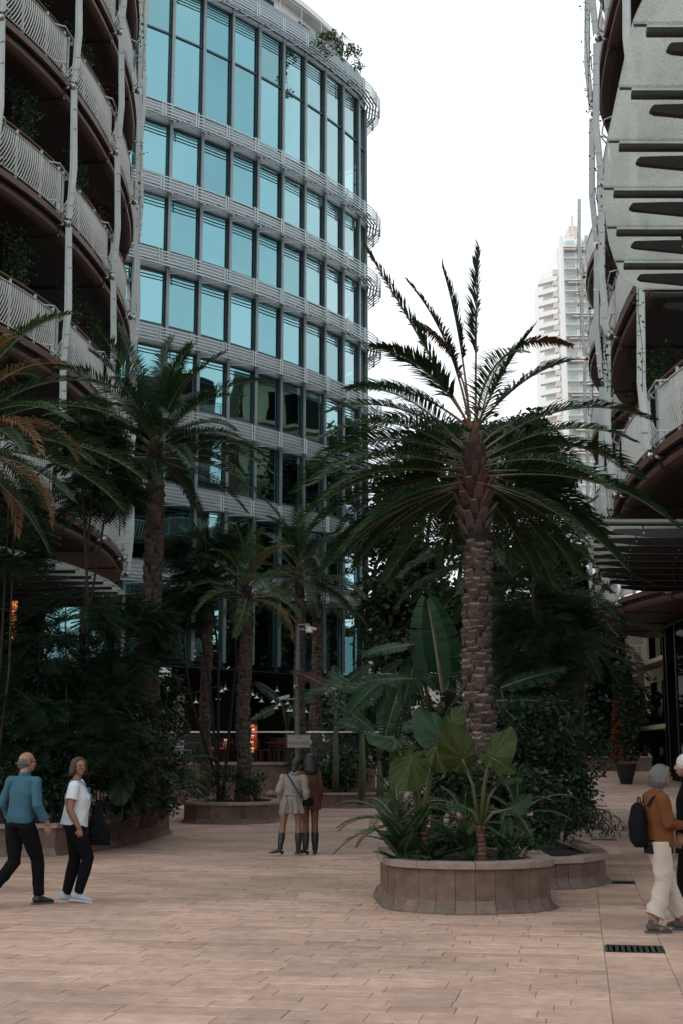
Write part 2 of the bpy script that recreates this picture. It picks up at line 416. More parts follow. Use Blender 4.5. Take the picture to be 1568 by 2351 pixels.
# ---------------------------------------------------------------- planters: stone blocks under a coping, flared toe
def planter(name, pts, label, cat='planter', group='stone planters on the square', H=0.55, closed=True, block=0.2, toe=True, soil=True):
    """pts: outline (plan) counter-clockwise; every wall block and coping stone is a part"""
    base = Vector((sum(p[0] for p in pts) / len(pts), sum(p[1] for p in pts) / len(pts)))
    gz = 0.0
    t = empty(name, (base.x, base.y, gz), label, cat, group)
    P = [Vector(p) - base for p in pts]
    n = len(P)
    # resample by arclength
    segs = []
    m = n if closed else n - 1
    ring = []
    for i in range(m):
        a = P[i]; b_ = P[(i + 1) % n]; L_ = (b_ - a).length; k = max(1, round(L_ / block))
        for j in range(k): ring.append(a.lerp(b_, j / k))
    if not closed: ring.append(P[-1])
    K = len(ring)
    def nrm(i):
        a = ring[(i - 1) % K] if closed or i > 0 else ring[0]; c = ring[(i + 1) % K] if closed or i < K - 1 else ring[K - 1]
        d = (c - a).normalized(); return Vector((d.y, -d.x))
    def off(i, o): return ring[i % K] + nrm(i % K) * o
    pr = random.Random(K)
    cnt = K if closed else K - 1
    for i in range(cnt):
        p = pr.uniform(-0.003, 0.004); g = 0.0022
        a0 = off(i, -0.12); a1 = off(i + 1, -0.12); b0 = off(i, p); b1 = off(i + 1, p)
        d = (b1 - b0).normalized() * g
        mb = MB(); poly = [a0 + d, b0 + d, b1 - d, a1 - d]
        mb.prism(poly, 0.10 if toe else -0.02, H - 0.075, tint=pr.random())
        mb.obj('wall_stone', [M['stone_wall']], t, tint=True)
    step = 1 if block > 0.5 else 2 if block > 0.3 else 3
    for i in range(0, cnt, step):
        e = min(i + step, cnt)
        idx = list(range(i, e + 1)); p = pr.uniform(-0.003, 0.003)
        outer = [off(k, 0.055 + p) for k in idx]; inner = [off(k, -0.20) for k in reversed(idx)]
        d0 = (outer[1] - outer[0]).normalized() * 0.004; outer[0] = outer[0] + d0; outer[-1] = outer[-1] - d0
        inner[-1] = inner[-1] + d0; inner[0] = inner[0] - d0
        mb = MB(); q = outer + inner; nn = len(q); h0 = H - 0.075; h1 = H + pr.uniform(-0.002, 0.002)
        c = Vector((sum(v[0] for v in q) / nn, sum(v[1] for v in q) / nn)); tt = pr.random()
        q2 = [v + (c - v).normalized() * 0.012 for v in q]
        vs = [(v[0], v[1], h0) for v in q] + [(v[0], v[1], h1 - 0.01) for v in q] + [(v[0], v[1], h1) for v in q2]
        f = [tuple(range(nn - 1, -1, -1)), tuple(range(2 * nn, 3 * nn))]
        for r_ in (0, 1): f += [(r_ * nn + j, r_ * nn + (j + 1) % nn, (r_ + 1) * nn + (j + 1) % nn, (r_ + 1) * nn + j) for j in range(nn)]
        mb.add(vs, f, 0, tt); mb.obj('coping_stone', [M['stone_cap']], t, tint=True)
    if toe:
        prof = [(0.0, 0.135), (0.012, 0.085), (0.030, 0.045), (0.060, 0.018), (0.095, 0.005)]
        for i in range(cnt):
            mb = MB(); g = 0.003; tt = pr.random()
            vs = []
            for o_, z in prof:
                a = off(i, o_ + 0.002); b_ = off(i + 1, o_ + 0.002); d = (b_ - a).normalized() * g
                vs += [(*(a + d), z), (*(b_ - d), z)]
            mb.add(vs, [(2 * k, 2 * k + 2, 2 * k + 3, 2 * k + 1) for k in range(len(prof) - 1)], 0, tt)
            mb.obj('toe_stone', [M['stone_toe']], t, smooth=False, tint=True)
    if soil and closed:
        mb = MB(); q = [off(k, -0.14) for k in range(K)]
        mb.add([(v[0], v[1], H - 0.10) for v in q] + [(0, 0, H - 0.02)], [(j, (j + 1) % K, K) for j in range(K)])
        mb.obj('soil', [M['soil']], t)
    return t

def arc(cx, cy, rx, ry, a0, a1, n):
    return [(cx + rx * cos(R(a0 + (a1 - a0) * k / n)), cy + ry * sin(R(a0 + (a1 - a0) * k / n))) for k in range(n + 1)]
# front planter: wide shallow curve towards the camera
front = arc(1.47, 15.95, 0.93, 0.76, 188, 352, 12) + [(2.42, 17.1), (2.3, 18.3), (1.9, 19.2), (1.0, 19.3), (0.56, 18.4), (0.48, 17.0)]
planter('planter', front, 'round fronted stone planter with elephant ears and the tall palm, nearest the camera')
rear = [(2.62, 17.95), (3.15, 18.15), (3.62, 18.9), (3.75, 20.0), (3.75, 22.5), (3.2, 25), (1.9, 26), (0.9, 25), (1.0, 21.5), (1.6, 19.6), (2.2, 19.3), (2.58, 18.6)]
planter('planter', rear, 'low stone planter joined behind the right side of the front planter, full of dark shrubs', H=0.40)
left = [(-9.5, 23.6), (-6.2, 23.75), (-5.0, 24.0), (-4.35, 26.1), (-3.86, 30.7), (-4.3, 33.5), (-5.6, 35.5), (-9.5, 36)]
planter('planter', left, 'long low stone planter at the left edge behind the man and woman', block=0.45)
mid = arc(-2.95, 36.6, 1.25, 1.35, 190, 350, 8) + [(-1.75, 38.5), (-2.4, 40.5), (-3.9, 40.2), (-4.25, 38.3)]
planter('planter', mid, 'small stone planter with trimmed shrubs and a palm trunk in front of the terrace wall', block=0.45)
back = [(-2.55, 46.9), (0, 46.3), (1.6, 46.8), (2.2, 48.5), (1.8, 52), (0, 56), (-2.0, 56), (-2.6, 50)]
planter('planter', back, 'long stone planter of jungle plants behind the two women in the middle', block=0.5, H=0.52)
# far raised planter at the top of the ramp, right
t = planter('planter', [(9.4, 59.0), (13.5, 59.2), (13.5, 66), (9.4, 66)], 'pale far planter wall where the walkway comes out into the light', block=0.6, H=0.62, toe=False)
t.location.z = ground_z(11, 60)
# ---------------------------------------------------------------- the curved glass office building
LV = [8.9, 12.4, 15.9, 19.4, 22.9, 26.4, 29.9, 36.9]      # undersides of the louver bands
GB = 5.5
def facade_pts():
    """plan of the louver line: list of (pos, theta) every bay; starts well behind the left building"""
    bay = 1.79
    p = Vector((-8.62, 54.9)); th = R(38.0)
    fwd = [(p.copy(), th)]
    for k in range(9):
        th2 = R(38.0 + 2.7 * (k + 1)); d = (th + th2) / 2
        p = p + Vector((cos(d), sin(d))) * bay; th = th2; fwd.append((p.copy(), th))
    back_ = []; p = fwd[0][0].copy(); th = R(38.0)
    for k in range(9):
        th2 = th - R(2.7); d = (th + th2) / 2; p = p - Vector((cos(d), sin(d))) * bay; th = th2; back_.append((p.copy(), th))
    corner = []; p, th = fwd[-1][0].copy(), fwd[-1][1]; Rr = 4.6
    for k in range(7):
        th2 = th + 1.6 / Rr; d = (th + th2) / 2; p = p + Vector((cos(d), sin(d))) * 1.6; th = th2; corner.append((p.copy(), th))
    return list(reversed(back_)) + fwd + corner
FP = facade_pts(); NB = len(FP) - 1
def foff(i, o, f=0.0):
    """point on the facade at bay index i+f, offset o metres INWARD from the louver line"""
    if f > 0 and i < NB:
        p = FP[i][0].lerp(FP[i + 1][0], f); th = FP[i][1] * (1 - f) + FP[i + 1][1] * f
    else: p, th = FP[i]
    return p + Vector((-sin(th), cos(th))) * o
C0 = Vector((FP[9][0].x, FP[9][0].y, 0))
gb = empty('glass_building', C0, 'tall curved glass office building with aluminium sun louvers, behind the palms', 'building')
def g3(p, z): return (p.x - C0.x, p.y - C0.y, z)
INS = 0.9
# inner floors and back wall
fl = MB()
ring = [foff(i, INS + 0.35) for i in range(NB + 1)]; inn = [foff(i, INS + 4.0) for i in range(NB + 1)]
LB = [LV[0] - 0.35] + [z - 0.25 for z in LV[1:]]
for z in [GB] + [l - 0.1 for l in LB] + [33.2]:
    h = 0.16 if z != GB else 0.25
    if abs(z - 33.2) < 0.01: continue
    for i in range(NB):
        v = [g3(ring[i], z), g3(ring[i + 1], z), g3(inn[i + 1], z), g3(inn[i], z), g3(ring[i], z + h), g3(ring[i + 1], z + h), g3(inn[i + 1], z + h), g3(inn[i], z + h)]
        fl.add(v, [(0, 1, 2, 3), (4, 7, 6, 5), (0, 4, 5, 1), (3, 2, 6, 7)])
tag(fl.obj('floor_slabs', [M['concrete']], gb), kind='stuff')
bw = MB()
for i in range(NB): bw.quad(g3(inn[i], GB), g3(inn[i + 1], GB), g3(inn[i + 1], 37), g3(inn[i], 37))
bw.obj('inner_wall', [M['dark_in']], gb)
# round interior columns seen through the glass
for i in range(3, NB, 4):
    c = foff(i, INS + 1.6, 0.5); mb = MB(); mb.tube([g3(c, GB + 0.26), g3(c, 37)], 0.3, 14); mb.obj('column', [M['white']], gb, smooth=True)
# panes, mullions, spandrels
bands = [(GB, LV[0])] + [(LV[k], LV[k + 1]) for k in range(len(LV) - 1)]
prs = random.Random(11)
for i in range(NB):
    a, b_ = foff(i, INS), foff(i + 1, INS)
    d = (b_ - a).normalized(); n = Vector((d.y, -d.x))
    # vertical edge mullion at a
    th = FP[i][1]; nn = Vector((sin(th), -cos(th)))
    mb = MB(); q = a + nn * 0.16
    mb.beam(g3(q, GB + 0.3), g3(q, 37.0), 0.15, 0.05, up=(nn.x, nn.y, 0)); 
    mb.beam(g3(a + nn * 0.065, GB + 0.3), g3(a + nn * 0.065, 37.0), 0.05, 0.13, up=(nn.x, nn.y, 0))
    for zc in np.arange(GB + 0.8, 36.5, 0.9):
        mb.beam(g3(q + nn * 0.02, zc), g3(q + nn * 0.034, zc), 0.035, 0.035)
    o = mb.obj('mullion', [M['mullion']], gb)
    for bi, (z0, z1) in enumerate(bands):
        if i < 5: continue
        top = z1 + 0.12; bot = z0 + (1.08 if bi else 0.0)
        tall = (z1 - z0) > 5
        def panel(zz0, zz1, off_, e=0.03, mt='glass_blue', nm='window_pane', th_=0.02):
            m_ = MB(); aa = a + d * e; bb = b_ - d * e
            v = [g3(aa + n * off_, zz0), g3(bb + n * off_, zz0), g3(bb + n * off_, zz1), g3(aa + n * off_, zz1)]
            v += [g3(aa + n * (off_ - th_), zz0), g3(bb + n * (off_ - th_), zz0), g3(bb + n * (off_ - th_), zz1), g3(aa + n * (off_ - th_), zz1)]
            m_.add(v, [(0, 1, 2, 3)] if mt.startswith('glass') else [(0, 1, 2, 3), (5, 4, 7, 6), (0, 4, 5, 1), (3, 2, 6, 7), (0, 3, 7, 4), (1, 5, 6, 2)])
            return m_.obj(nm, [M[mt]], gb)
        if tall:
            midz = z0 + 4.6
            panel(bot + 0.06, midz - 0.04, 0.0); panel(midz + 0.04, top - 0.08, 0.0)
            fm = MB(); fm.beam(g3(a + d * 0.02 + n * 0.02, midz), g3(b_ - d * 0.02 + n * 0.02, midz), 0.08, 0.09); fm.obj('transom', [M['alu_dark']], gb)
        else: panel(bot + 0.06, top - 0.08, 0.0)
        fm = MB()
        fm.beam(g3(a + d * 0.02 + n * 0.02, bot + 0.02), g3(b_ - d * 0.02 + n * 0.02, bot + 0.02), 0.07, 0.06)
        fm.beam(g3(a + d * 0.02 + n * 0.02, top - 0.05), g3(b_ - d * 0.02 + n * 0.02, top - 0.05), 0.07, 0.09)
        for s_, pp in ((1, a), (-1, b_)):
            fm.beam(g3(pp + d * s_ * 0.06 + n * 0.02, bot + 0.055), g3(pp + d * s_ * 0.06 + n * 0.02, top - 0.1), 0.07, 0.07, up=(n.x, n.y, 0))
        fm.obj('window_frame', [M['alu_dark']], gb)
        panel(top + 0.002, z1 + (1.06 if z1 < 36 else 0.45), 0.03, 0.028, 'spandrel', 'spandrel_panel', 0.06)
        if prs.random() < 0.35 and z0 > 10:
            cm = MB(); u0 = prs.uniform(0.05, 0.5); u1 = u0 + prs.uniform(0.2, 0.5); K = 14
            pts = []
            for k in range(K + 1):
                f = u0 + (min(u1, 0.95) - u0) * k / K; q = a.lerp(b_, f) - n * (0.45 + 0.04 * (k % 2)); pts.append(q)
            for k in range(K): cm.quad(g3(pts[k], bot), g3(pts[k + 1], bot), g3(pts[k + 1], top + 0.1), g3(pts[k], top + 0.1))
            cm.obj('curtain', [M['curtain']], gb)
# louver bands: one unit per bay, with its brackets
for bi, z in enumerate(LV):
    for i in range(NB):
        if i < 5: continue
        mb = MB(); K = 1 if i < 17 else 3
        for k in range(K):
            f0, f1 = k / K, (k + 1) / K
            for o_, zz, wd, ht in [(0.0, 0.03, 0.03, 0.045), (0.0, 0.18, 0.03, 0.05), (0.0, 0.33, 0.03, 0.05), (0.0, 0.48, 0.03, 0.05), (0.0, 0.63, 0.035, 0.05),
                                   (0.20, 0.30, 0.055, 0.02), (0.36, 0.30, 0.055, 0.02), (0.52, 0.30, 0.055, 0.02), (0.68, 0.30, 0.055, 0.02)]:
                p0 = foff(i, o_, f0) if f0 > 0 else foff(i, o_); p1 = foff(i, o_, f1) if f1 < 1 else foff(i + 1, o_)
                mb.beam(g3(p0, z + zz), g3(p1, z + zz), wd * (1.7 if (i >= 17 and ht < 0.03) else 1), ht)
        lo = mb.obj('sun_louver', [M['alu']], gb)
        br = MB(); f = 0.5
        for ff in (0.46, 0.54):
            p = foff(i, -0.035, ff); br.beam(g3(p, z - 0.04), g3(p, z + 0.70), 0.035, 0.05, up=(1, 0, 0))
        p = foff(i, 0.0, 0.5); q = foff(i, INS - 0.2, 0.02)
        br.beam(g3(p, z + 0.27), g3(q, z + 0.27), 0.04, 0.05); br.beam(g3(p, z + 0.02), g3(q, z - 0.02), 0.03, 0.04)
        br.obj('louver_bracket', [M['alu']], lo)
# parapet, roof, terrace rail, set-back penthouse
mb = MB()
for i in range(NB):
    a, b_ = foff(i, INS - 0.1), foff(i + 1, INS - 0.1)
    for z0, z1, o_ in ((37.3, 38.6, 0.0),):
        a2, b2 = foff(i, INS + 0.3), foff(i + 1, INS + 0.3)
        mb.add([g3(a, z0), g3(b_, z0), g3(b_, z1), g3(a, z1), g3(a2, z0), g3(b2, z0), g3(b2, z1), g3(a2, z1)], [(0, 1, 2, 3), (3, 2, 6, 7), (5, 4, 7, 6)])
mb.obj('parapet', [mat('parapet_grey', (0.22, 0.28, 0.32), 0.5, var=0.1)], gb)
rf = MB(); inn2 = [foff(i, INS + 0.31) for i in range(NB + 1)]
rf.add([g3(p, 37.9) for p in inn2], [tuple(range(NB + 1))]); rf.obj('roof', [M['concrete']], gb)
ra = MB()
for i in range(NB):
    a, b_ = foff(i, INS + 0.15), foff(i + 1, INS + 0.15)
    ra.beam(g3(a, 39.75), g3(b_, 39.75), 0.04, 0.04); ra.beam(g3(a, 38.6), g3(a, 39.75), 0.03, 0.03)
ra.obj('roof_railing', [M['alu']], gb)
ph = MB()
pr_ = [foff(i, INS + 1.8) for i in range(4, NB - 1)]
for i in range(len(pr_) - 1):
    ph.quad(g3(pr_[i], 37.9), g3(pr_[i + 1], 37.9), g3(pr_[i + 1], 40.9), g3(pr_[i], 40.9))
    f = (pr_[i + 1] - pr_[i]).normalized(); nn = Vector((f.y, -f.x)) * 0.01
    if i % 2 == 0: ph.quad(g3(pr_[i].lerp(pr_[i + 1], 0.15) + nn, 38.1), g3(pr_[i].lerp(pr_[i + 1], 0.85) + nn, 38.1), g3(pr_[i].lerp(pr_[i + 1], 0.85) + nn, 40.6), g3(pr_[i].lerp(pr_[i + 1], 0.15) + nn, 40.6), 1)
pr2 = [foff(i, INS + 1.1) for i in range(4, NB - 1)]
ph.add([g3(p, 40.9) for p in pr2] , [tuple(range(len(pr2)))]); ph.add([g3(p, 41.2) for p in pr2], [tuple(range(len(pr2)))])
for i in range(len(pr2) - 1): ph.quad(g3(pr2[i], 40.9), g3(pr2[i + 1], 40.9), g3(pr2[i + 1], 41.2), g3(pr2[i], 41.2))
ph.obj('penthouse', [M['white'], M['glass_dark']], gb)
# ground floor: soffit, columns
sf = MB(); sf.add([g3(foff(i, 0.5), GB - 0.02) for i in range(NB + 1)] + [g3(p, GB - 0.02) for p in (Vector((-8, 90)), Vector((-30, 90)))], [tuple(range(NB + 3))])
for i in range(5, NB, 3):
    c = foff(i, INS + 3.0, 0.5); mb = MB(); mb.tube([g3(c, 0.0), g3(c, GB - 0.03)], 0.25, 14); mb.obj('ground_column', [M['alu_dark']], gb, smooth=True)
sf.obj('ground_floor_soffit', [M['black']], gb)
bw = MB(); g1 = [foff(i, INS + 5.5) for i in range(NB + 1)]
for i in range(NB): bw.quad(g3(g1[i], 0), g3(g1[i + 1], 0), g3(g1[i + 1], GB), g3(g1[i], GB))
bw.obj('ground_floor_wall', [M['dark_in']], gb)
# ---------------------------------------------------------------- balconied buildings left and right
LR = [7.25 + 3.45 * k for k in range(7)]
# leaf cluster meshes for climbing plants
def leaf_cloud(name, n, size, fn, mats, rs_, mi=0, asp=1.8):
    mb = MB()
    for k in range(n):
        p = Vector(fn(rs_)); u = Vector((rs_.gauss(0, 1), rs_.gauss(0, 1), rs_.gauss(0, 0.6) - 0.4)).normalized()
        r_ = u.cross(Vector((rs_.gauss(0, 1), rs_.gauss(0, 1), rs_.gauss(0, 1)))).normalized()
        L_ = size * rs_.uniform(0.7, 1.4); W_ = L_ / asp / 2
        mb.add([p, p + u * L_ * 0.5 + r_ * W_, p + u * L_, p + u * L_ * 0.5 - r_ * W_], [(0, 1, 2, 3)], mi, rs_.random())
    return mb
vr = random.Random(5)
def vine_fn(w_, h, d):
    def f(r_):
        t = r_.random(); x = r_.gauss(0, w_ * (0.75 + 0.35 * sin(t * 9 + w_ * 7)) * 0.5); return (x, r_.gauss(0, d), h * t)
    return f
VINES = {}
for nm, mt in (('green', 'mid_leaf'), ('dark', 'dark_leaf'), ('red', 'red_leaf')):
    VINES[nm] = []
    for k in range(2):
        mb = leaf_cloud('v', 1500, 0.085, vine_fn(0.75, 2.5, 0.12), None, vr)
        for q in range(10):
            x = vr.gauss(0, 0.3); mb.beam((x, 0, 0), (x * 0.9, 0, 2.7), 0.006, 0.006, mi=1)
        VINES[nm].append(mb.mesh('vine_foliage', [M[mt], M['black']], tint=True))
def vine(px, pz, z, k, h=1.0, rz=0, lb='', w_=1.0):
    o = link('climbing_plant', VINES[k][vr.randint(0, 1)], None, (px, pz, z), (0, 0, rz), (w_, 1, h))
    tag(o, lb, 'climbing plant', 'climbing plants on the balconies'); return o

def terrace_building(name, posts, levels, side, label, base=0.0, first_post=0, vis=None, top=None, inner=3.2, gf=True, skip_balustrade=()):
    """posts: plan points (along the edge); side: +1 when the building lies to the left of the walking direction"""
    c = Vector((posts[0][0], posts[0][1], 0)); root = empty(name, (c.x, c.y, base), label, 'building')
    K = 8
    P = catmull(posts, K); n = len(P)
    def nr(i):
        d = (P[min(i + 1, n - 1)] - P[max(i - 1, 0)]).normalized(); return Vector((-d.y, d.x)) * side     # inward
    N_ = [nr(i) for i in range(n)]
    def q3(i, o_, z): p = P[i] + N_[i] * o_; return Vector((p.x - c.x, p.y - c.y, z - base))
    nb = len(posts) - 1
    top = top or levels[-1] + 3.45
    cs = [(0.0, 0.0, 0), (0.0, 0.15, 0), (0.03, 0.16, 0), (0.03, 0.162, 0)]
    for li, z in enumerate(levels):
        for b_ in range(nb):
            i0 = b_ * K; rngi = range(i0, i0 + K + 1)
            def ribbon(prof, mi_list):
                mb = MB()
                vs = []
                for i in rngi:
                    for o_, dz in prof: vs.append(q3(i, o_, z + dz))
                m_ = len(prof)
                for k in range(K):
                    for j in range(m_ - 1):
                        a = k * m_ + j; f = (a, a + 1, a + 1 + m_, a + m_)
                        mb.f.append(f); mb.m.append(mi_list[j]); mb.t.append(0.5)
                mb.v = [tuple(v) for v in vs]; return mb
            # fascia: upper board, dark shadow gap with a strip, lower rounded board, then soffit
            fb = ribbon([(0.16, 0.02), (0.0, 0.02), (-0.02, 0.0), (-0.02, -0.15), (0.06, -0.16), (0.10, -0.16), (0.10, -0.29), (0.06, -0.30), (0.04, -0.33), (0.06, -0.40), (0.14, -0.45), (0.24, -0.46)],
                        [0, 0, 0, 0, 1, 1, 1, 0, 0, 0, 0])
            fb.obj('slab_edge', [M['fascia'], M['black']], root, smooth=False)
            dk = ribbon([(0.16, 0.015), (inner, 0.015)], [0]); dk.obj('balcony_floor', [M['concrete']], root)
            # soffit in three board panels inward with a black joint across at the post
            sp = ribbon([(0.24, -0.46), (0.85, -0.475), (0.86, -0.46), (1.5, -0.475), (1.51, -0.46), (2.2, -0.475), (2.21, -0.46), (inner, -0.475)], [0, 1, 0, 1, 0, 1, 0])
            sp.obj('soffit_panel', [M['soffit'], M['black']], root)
            jn = MB(); jn.beam(q3(i0, 0.05, z - 0.47), q3(i0, inner, z - 0.50), 0.07, 0.05); jn.beam(q3(i0, 0.03, z - 0.30), q3(i0, 0.12, z - 0.47), 0.07, 0.04)
            jn.obj('soffit_joint', [M['black']], root)
            # balustrade
            if (li, b_) in skip_balustrade: continue
            L_ = [0.0]
            for i in range(i0, i0 + K): L_.append(L_[-1] + (P[i + 1] - P[i]).length)
            tot = L_[-1]
            def at(s_, o_, h):
                s_ = max(0, min(tot, s_)); k = 0
                while k < K - 1 and L_[k + 1] < s_: k += 1
                f = (s_ - L_[k]) / (L_[k + 1] - L_[k]); return q3(i0 + k, o_, z + h).lerp(q3(i0 + k + 1, o_, z + h), f)
            bal = MB(); np_ = 30
            fl_ = (b_ + li) % 2
            for k in range(np_):
                t = (k + 0.5) / np_; s0 = 0.12 + t * (tot - 0.26)
                A = 0.75 * (1 - t) ** 1.8; fan = 0.25 * t ** 2
                pts = []
                for h in (0.10, 0.30, 0.52, 0.74, 0.94, 1.04):
                    u = (h - 0.10) / 0.94
                    pts.append(at(s0 + A * (u - 0.2) * (1 if True else -1) * (1 - 0.35 * u) * 1.2 - 0.1 * A - fan * (1 - u) * 0.8, 0.02 - 0.05 * sin(u * pi), h))
                for a, b2 in zip(pts[:-1], pts[1:]):
                    d = (b2 - a).normalized()
                    nn_ = N_[i0 + K // 2]; sd_ = d.cross(Vector((nn_.x, nn_.y, 0))).normalized() * 0.0105
                    nx = Vector((nn_.x, nn_.y, 0)) * 0.012
                    bal.add([a - sd_ - nx, a + sd_ - nx, b2 + sd_ - nx, b2 - sd_ - nx, a - sd_ + nx, a + sd_ + nx, b2 + sd_ + nx, b2 - sd_ + nx],
                            [(0, 1, 2, 3), (5, 4, 7, 6), (1, 5, 6, 2), (4, 0, 3, 7)])
            bo = bal.obj('balustrade', [M['picket']], root)
            rl = MB()
            for h, r_ in ((0.09, 0.016), (1.05, 0.016)):
                rl.tube([at(tot * k / 10, 0.0, h) for k in range(11)], r_, 5)
            for s_ in (0.1, tot / 3, 2 * tot / 3, tot - 0.16): rl.beam(at(s_, 0.03, 0.02), at(s_, 0.03, 1.16), 0.03, 0.05, up=(1, 0, 0))
            e0 = at(tot - 0.10, 0.03, 0.02); rl.beam(e0, at(tot - 0.10, 0.03, 1.06), 0.07, 0.07, up=(1, 0, 0))
            # handles sweeping out to the posts
            for s_, sg in ((0.55, -1), (tot - 0.75, 1)):
                se = 0.0 if sg < 0 else tot
                for h in (1.02, 0.10):
                    rl.tube([at(s_, -0.01, h), at(s_ + sg * 0.25, -0.16, h + 0.05), at(se - sg * 0.06, -0.17, h - 0.05), at(se, -0.05, h - 0.14)], 0.016, 5)
            rl.obj('rail_frame', [M['steel'] if False else M['paint']], bo)
            hr = MB(); hr.tube([at(tot * k / 10, 0.05, 1.19) for k in range(11)], 0.034, 6, ry=0.024); hr.obj('handrail', [M['rail_wood']], bo, smooth=True)
        # inner glazed wall
    iw = MB()
    for i in range(0, n - 1):
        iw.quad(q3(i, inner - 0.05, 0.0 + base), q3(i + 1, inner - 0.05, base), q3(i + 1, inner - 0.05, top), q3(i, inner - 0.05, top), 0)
    iw.obj('inner_wall', [M['dark_in']], root)
    for z in ([base + 0.05] if gf else []) + [l + 0.05 for l in levels]:
        hgt = 3.0 if z > 5 else levels[0] - 0.7 - base
        for i in range(0, n - 2, 4):
            mb = MB(); a = q3(i, inner - 0.12, z); b2 = q3(min(i + 4, n - 1), inner - 0.12, z)
            d = (b2 - a).normalized() * 0.06
            mb.quad(a + d, b2 - d, b2 - d + Vector((0, 0, hgt)), a + d + Vector((0, 0, hgt))); w_ = mb.obj('window_pane', [M['glass_dark']], root)
            fr = MB(); fr.beam(a, a + Vector((0, 0, hgt)), 0.07, 0.09); fr.beam(a + d + Vector((0, 0, hgt)), b2 - d + Vector((0, 0, hgt)), 0.07, 0.07); fr.obj('window_frame', [M['alu_dark'] if z > 5 else M['black']], root)
    # posts, a kinked plate per storey with pin joint
    for pi_ in range(len(posts)):
        i = min(pi_ * K, n - 1); nn_ = N_[i]; up = (nn_.x, nn_.y, 0); tdir = Vector((-nn_.y, nn_.x, 0))
        for li, z in enumerate(levels):
            j0 = q3(i, -0.16, z - 0.2); kk = q3(i, -0.235, z + 1.15); j1 = q3(i, -0.16, z + 3.45 - 0.2)
            mb = MB()
            for a, b2, w0, w1 in ((j0 + Vector((0, 0, 0.12)), kk, 0.10, 0.21), (kk, j1 - Vector((0, 0, 0.10)), 0.21, 0.11)):
                mb.beam(a, b2, w0, 0.03, up=up, w1=w1, h1=0.03)
                mb.beam(a - Vector(up) * 0.06, b2 - Vector(up) * 0.06, w0 * 0.16, 0.12, up=up, w1=w1 * 0.16, h1=0.12)
                for k in range(1, 4):
                    c_ = a.lerp(b2, k / 4); mb.beam(c_ - Vector(up) * 0.016, c_ - Vector(up) * 0.13, 0.028, 0.028, mi=1)
            po = mb.obj('post', [M['paint'], M['steel']], root)
            jt = MB(); jt.sphere(tuple(j0), 0.085, n=10, m=6)
            jt.tube([j0, q3(i, 0.12, z - 0.24)], 0.035, 8); jt.tube([j0 - tdir * 0.14, j0 + tdir * 0.14], 0.035, 8)
            jt.obj('post_joint', [M['steel']], po, smooth=True)
        if levels[0] > 7:
            pass
    return root, P, N_

LPOSTS = [(-14.7, 19.0), (-12.5, 20.5), (-10.55, 22.3), (-8.87, 24.15), (-7.5, 26.5), (-6.56, 29.5), (-6.12, 33.0), (-6.12, 36.2), (-6.55, 39.4), (-7.7, 42.4), (-9.5, 45.0)]
lroot, LP_, LN_ = terrace_building('balcony_building', LPOSTS, LR, 1, 'building with curved brown balconies and pale kinked posts on the left')
RP1 = [(14.2, 12.6), (11.8, 14.3), (9.4, 16.0), (7.5, 17.9), (6.25, 20.4), (5.75, 23.6), (5.87, 27.3), (6.42, 30.8), (7.8, 33.7), (10.0, 36.0)]
rroot, RP_, RN_ = terrace_building('balcony_building', RP1, LR, -1, 'building with curved brown balconies and pale kinked posts at the right edge, nearer one', gf=False)
RP2 = [(16, 39.6), (13.0, 41.0), (10.8, 43.6), (9.95, 47.3), (9.95, 51.5), (10.9, 55.3), (13.0, 58)]
r2, RP2_, RN2_ = terrace_building('balcony_building', RP2, LR[:5], -1, 'farther balcony building on the right whose ground floor holds dark shopfronts', base=0.8, inner=2.6)

# climbing plants: one beside each post on each visible balcony
def put_vines(P, N_, levels, ids, kinds, where):
    for (i, li, k, h, w_, lb) in ids:
        p = P[i] + N_[i] * 0.65; rz = atan2(N_[i].y, N_[i].x) - pi / 2
        vine(p.x, p.y, levels[li] + 0.25, k, h, rz, lb, w_)
K = 8
vl = []
names = ['lowest', 'second', 'third', 'fourth', 'fifth', 'top']
for li in range(0, 5):
    for pb, nm in ((3, 'left edge of the photo'), (4, 'nearest left post'), (5, 'second left post'), (6, 'third left post'), (7, 'corner of the left building')):
        k = 'red' if (li >= 4 or (pb >= 6 and li >= 2)) else ('green' if li < 4 else 'dark')
        vl.append((pb * K + (6 if pb < 6 else 4), li, k, vr.uniform(0.85, 1.05), vr.uniform(0.9, 1.4), '%s %s climber on the %s balcony by the %s' % ('dull red' if k == 'red' else 'leafy green', 'wispy' if k == 'red' else 'hanging', names[li], nm)))
put_vines(LP_, LN_, LR, vl, None, None)
vl = []
for li in range(0, 5):
    for pb, nm in ((5, 'nearest right post'), (6, 'second right post'), (7, 'third right post')):
        k = 'red' if (li >= 2 or pb == 7) else 'green'
        vl.append((pb * K - 3, li, k, vr.uniform(0.85, 1.05), vr.uniform(1.0, 1.5), '%s climber on the %s balcony by the %s' % ('reddish' if k == 'red' else 'dark green leafy', names[li], nm)))
put_vines(RP_, RN_, LR, vl, None, None)
vl = [(28, li, 'red', 1.0, 1.0, 'reddish climber on the %s balcony of the farther right building' % names[li]) for li in range(1, 5)]
put_vines(RP2_, RN2_, LR, vl, None, None)
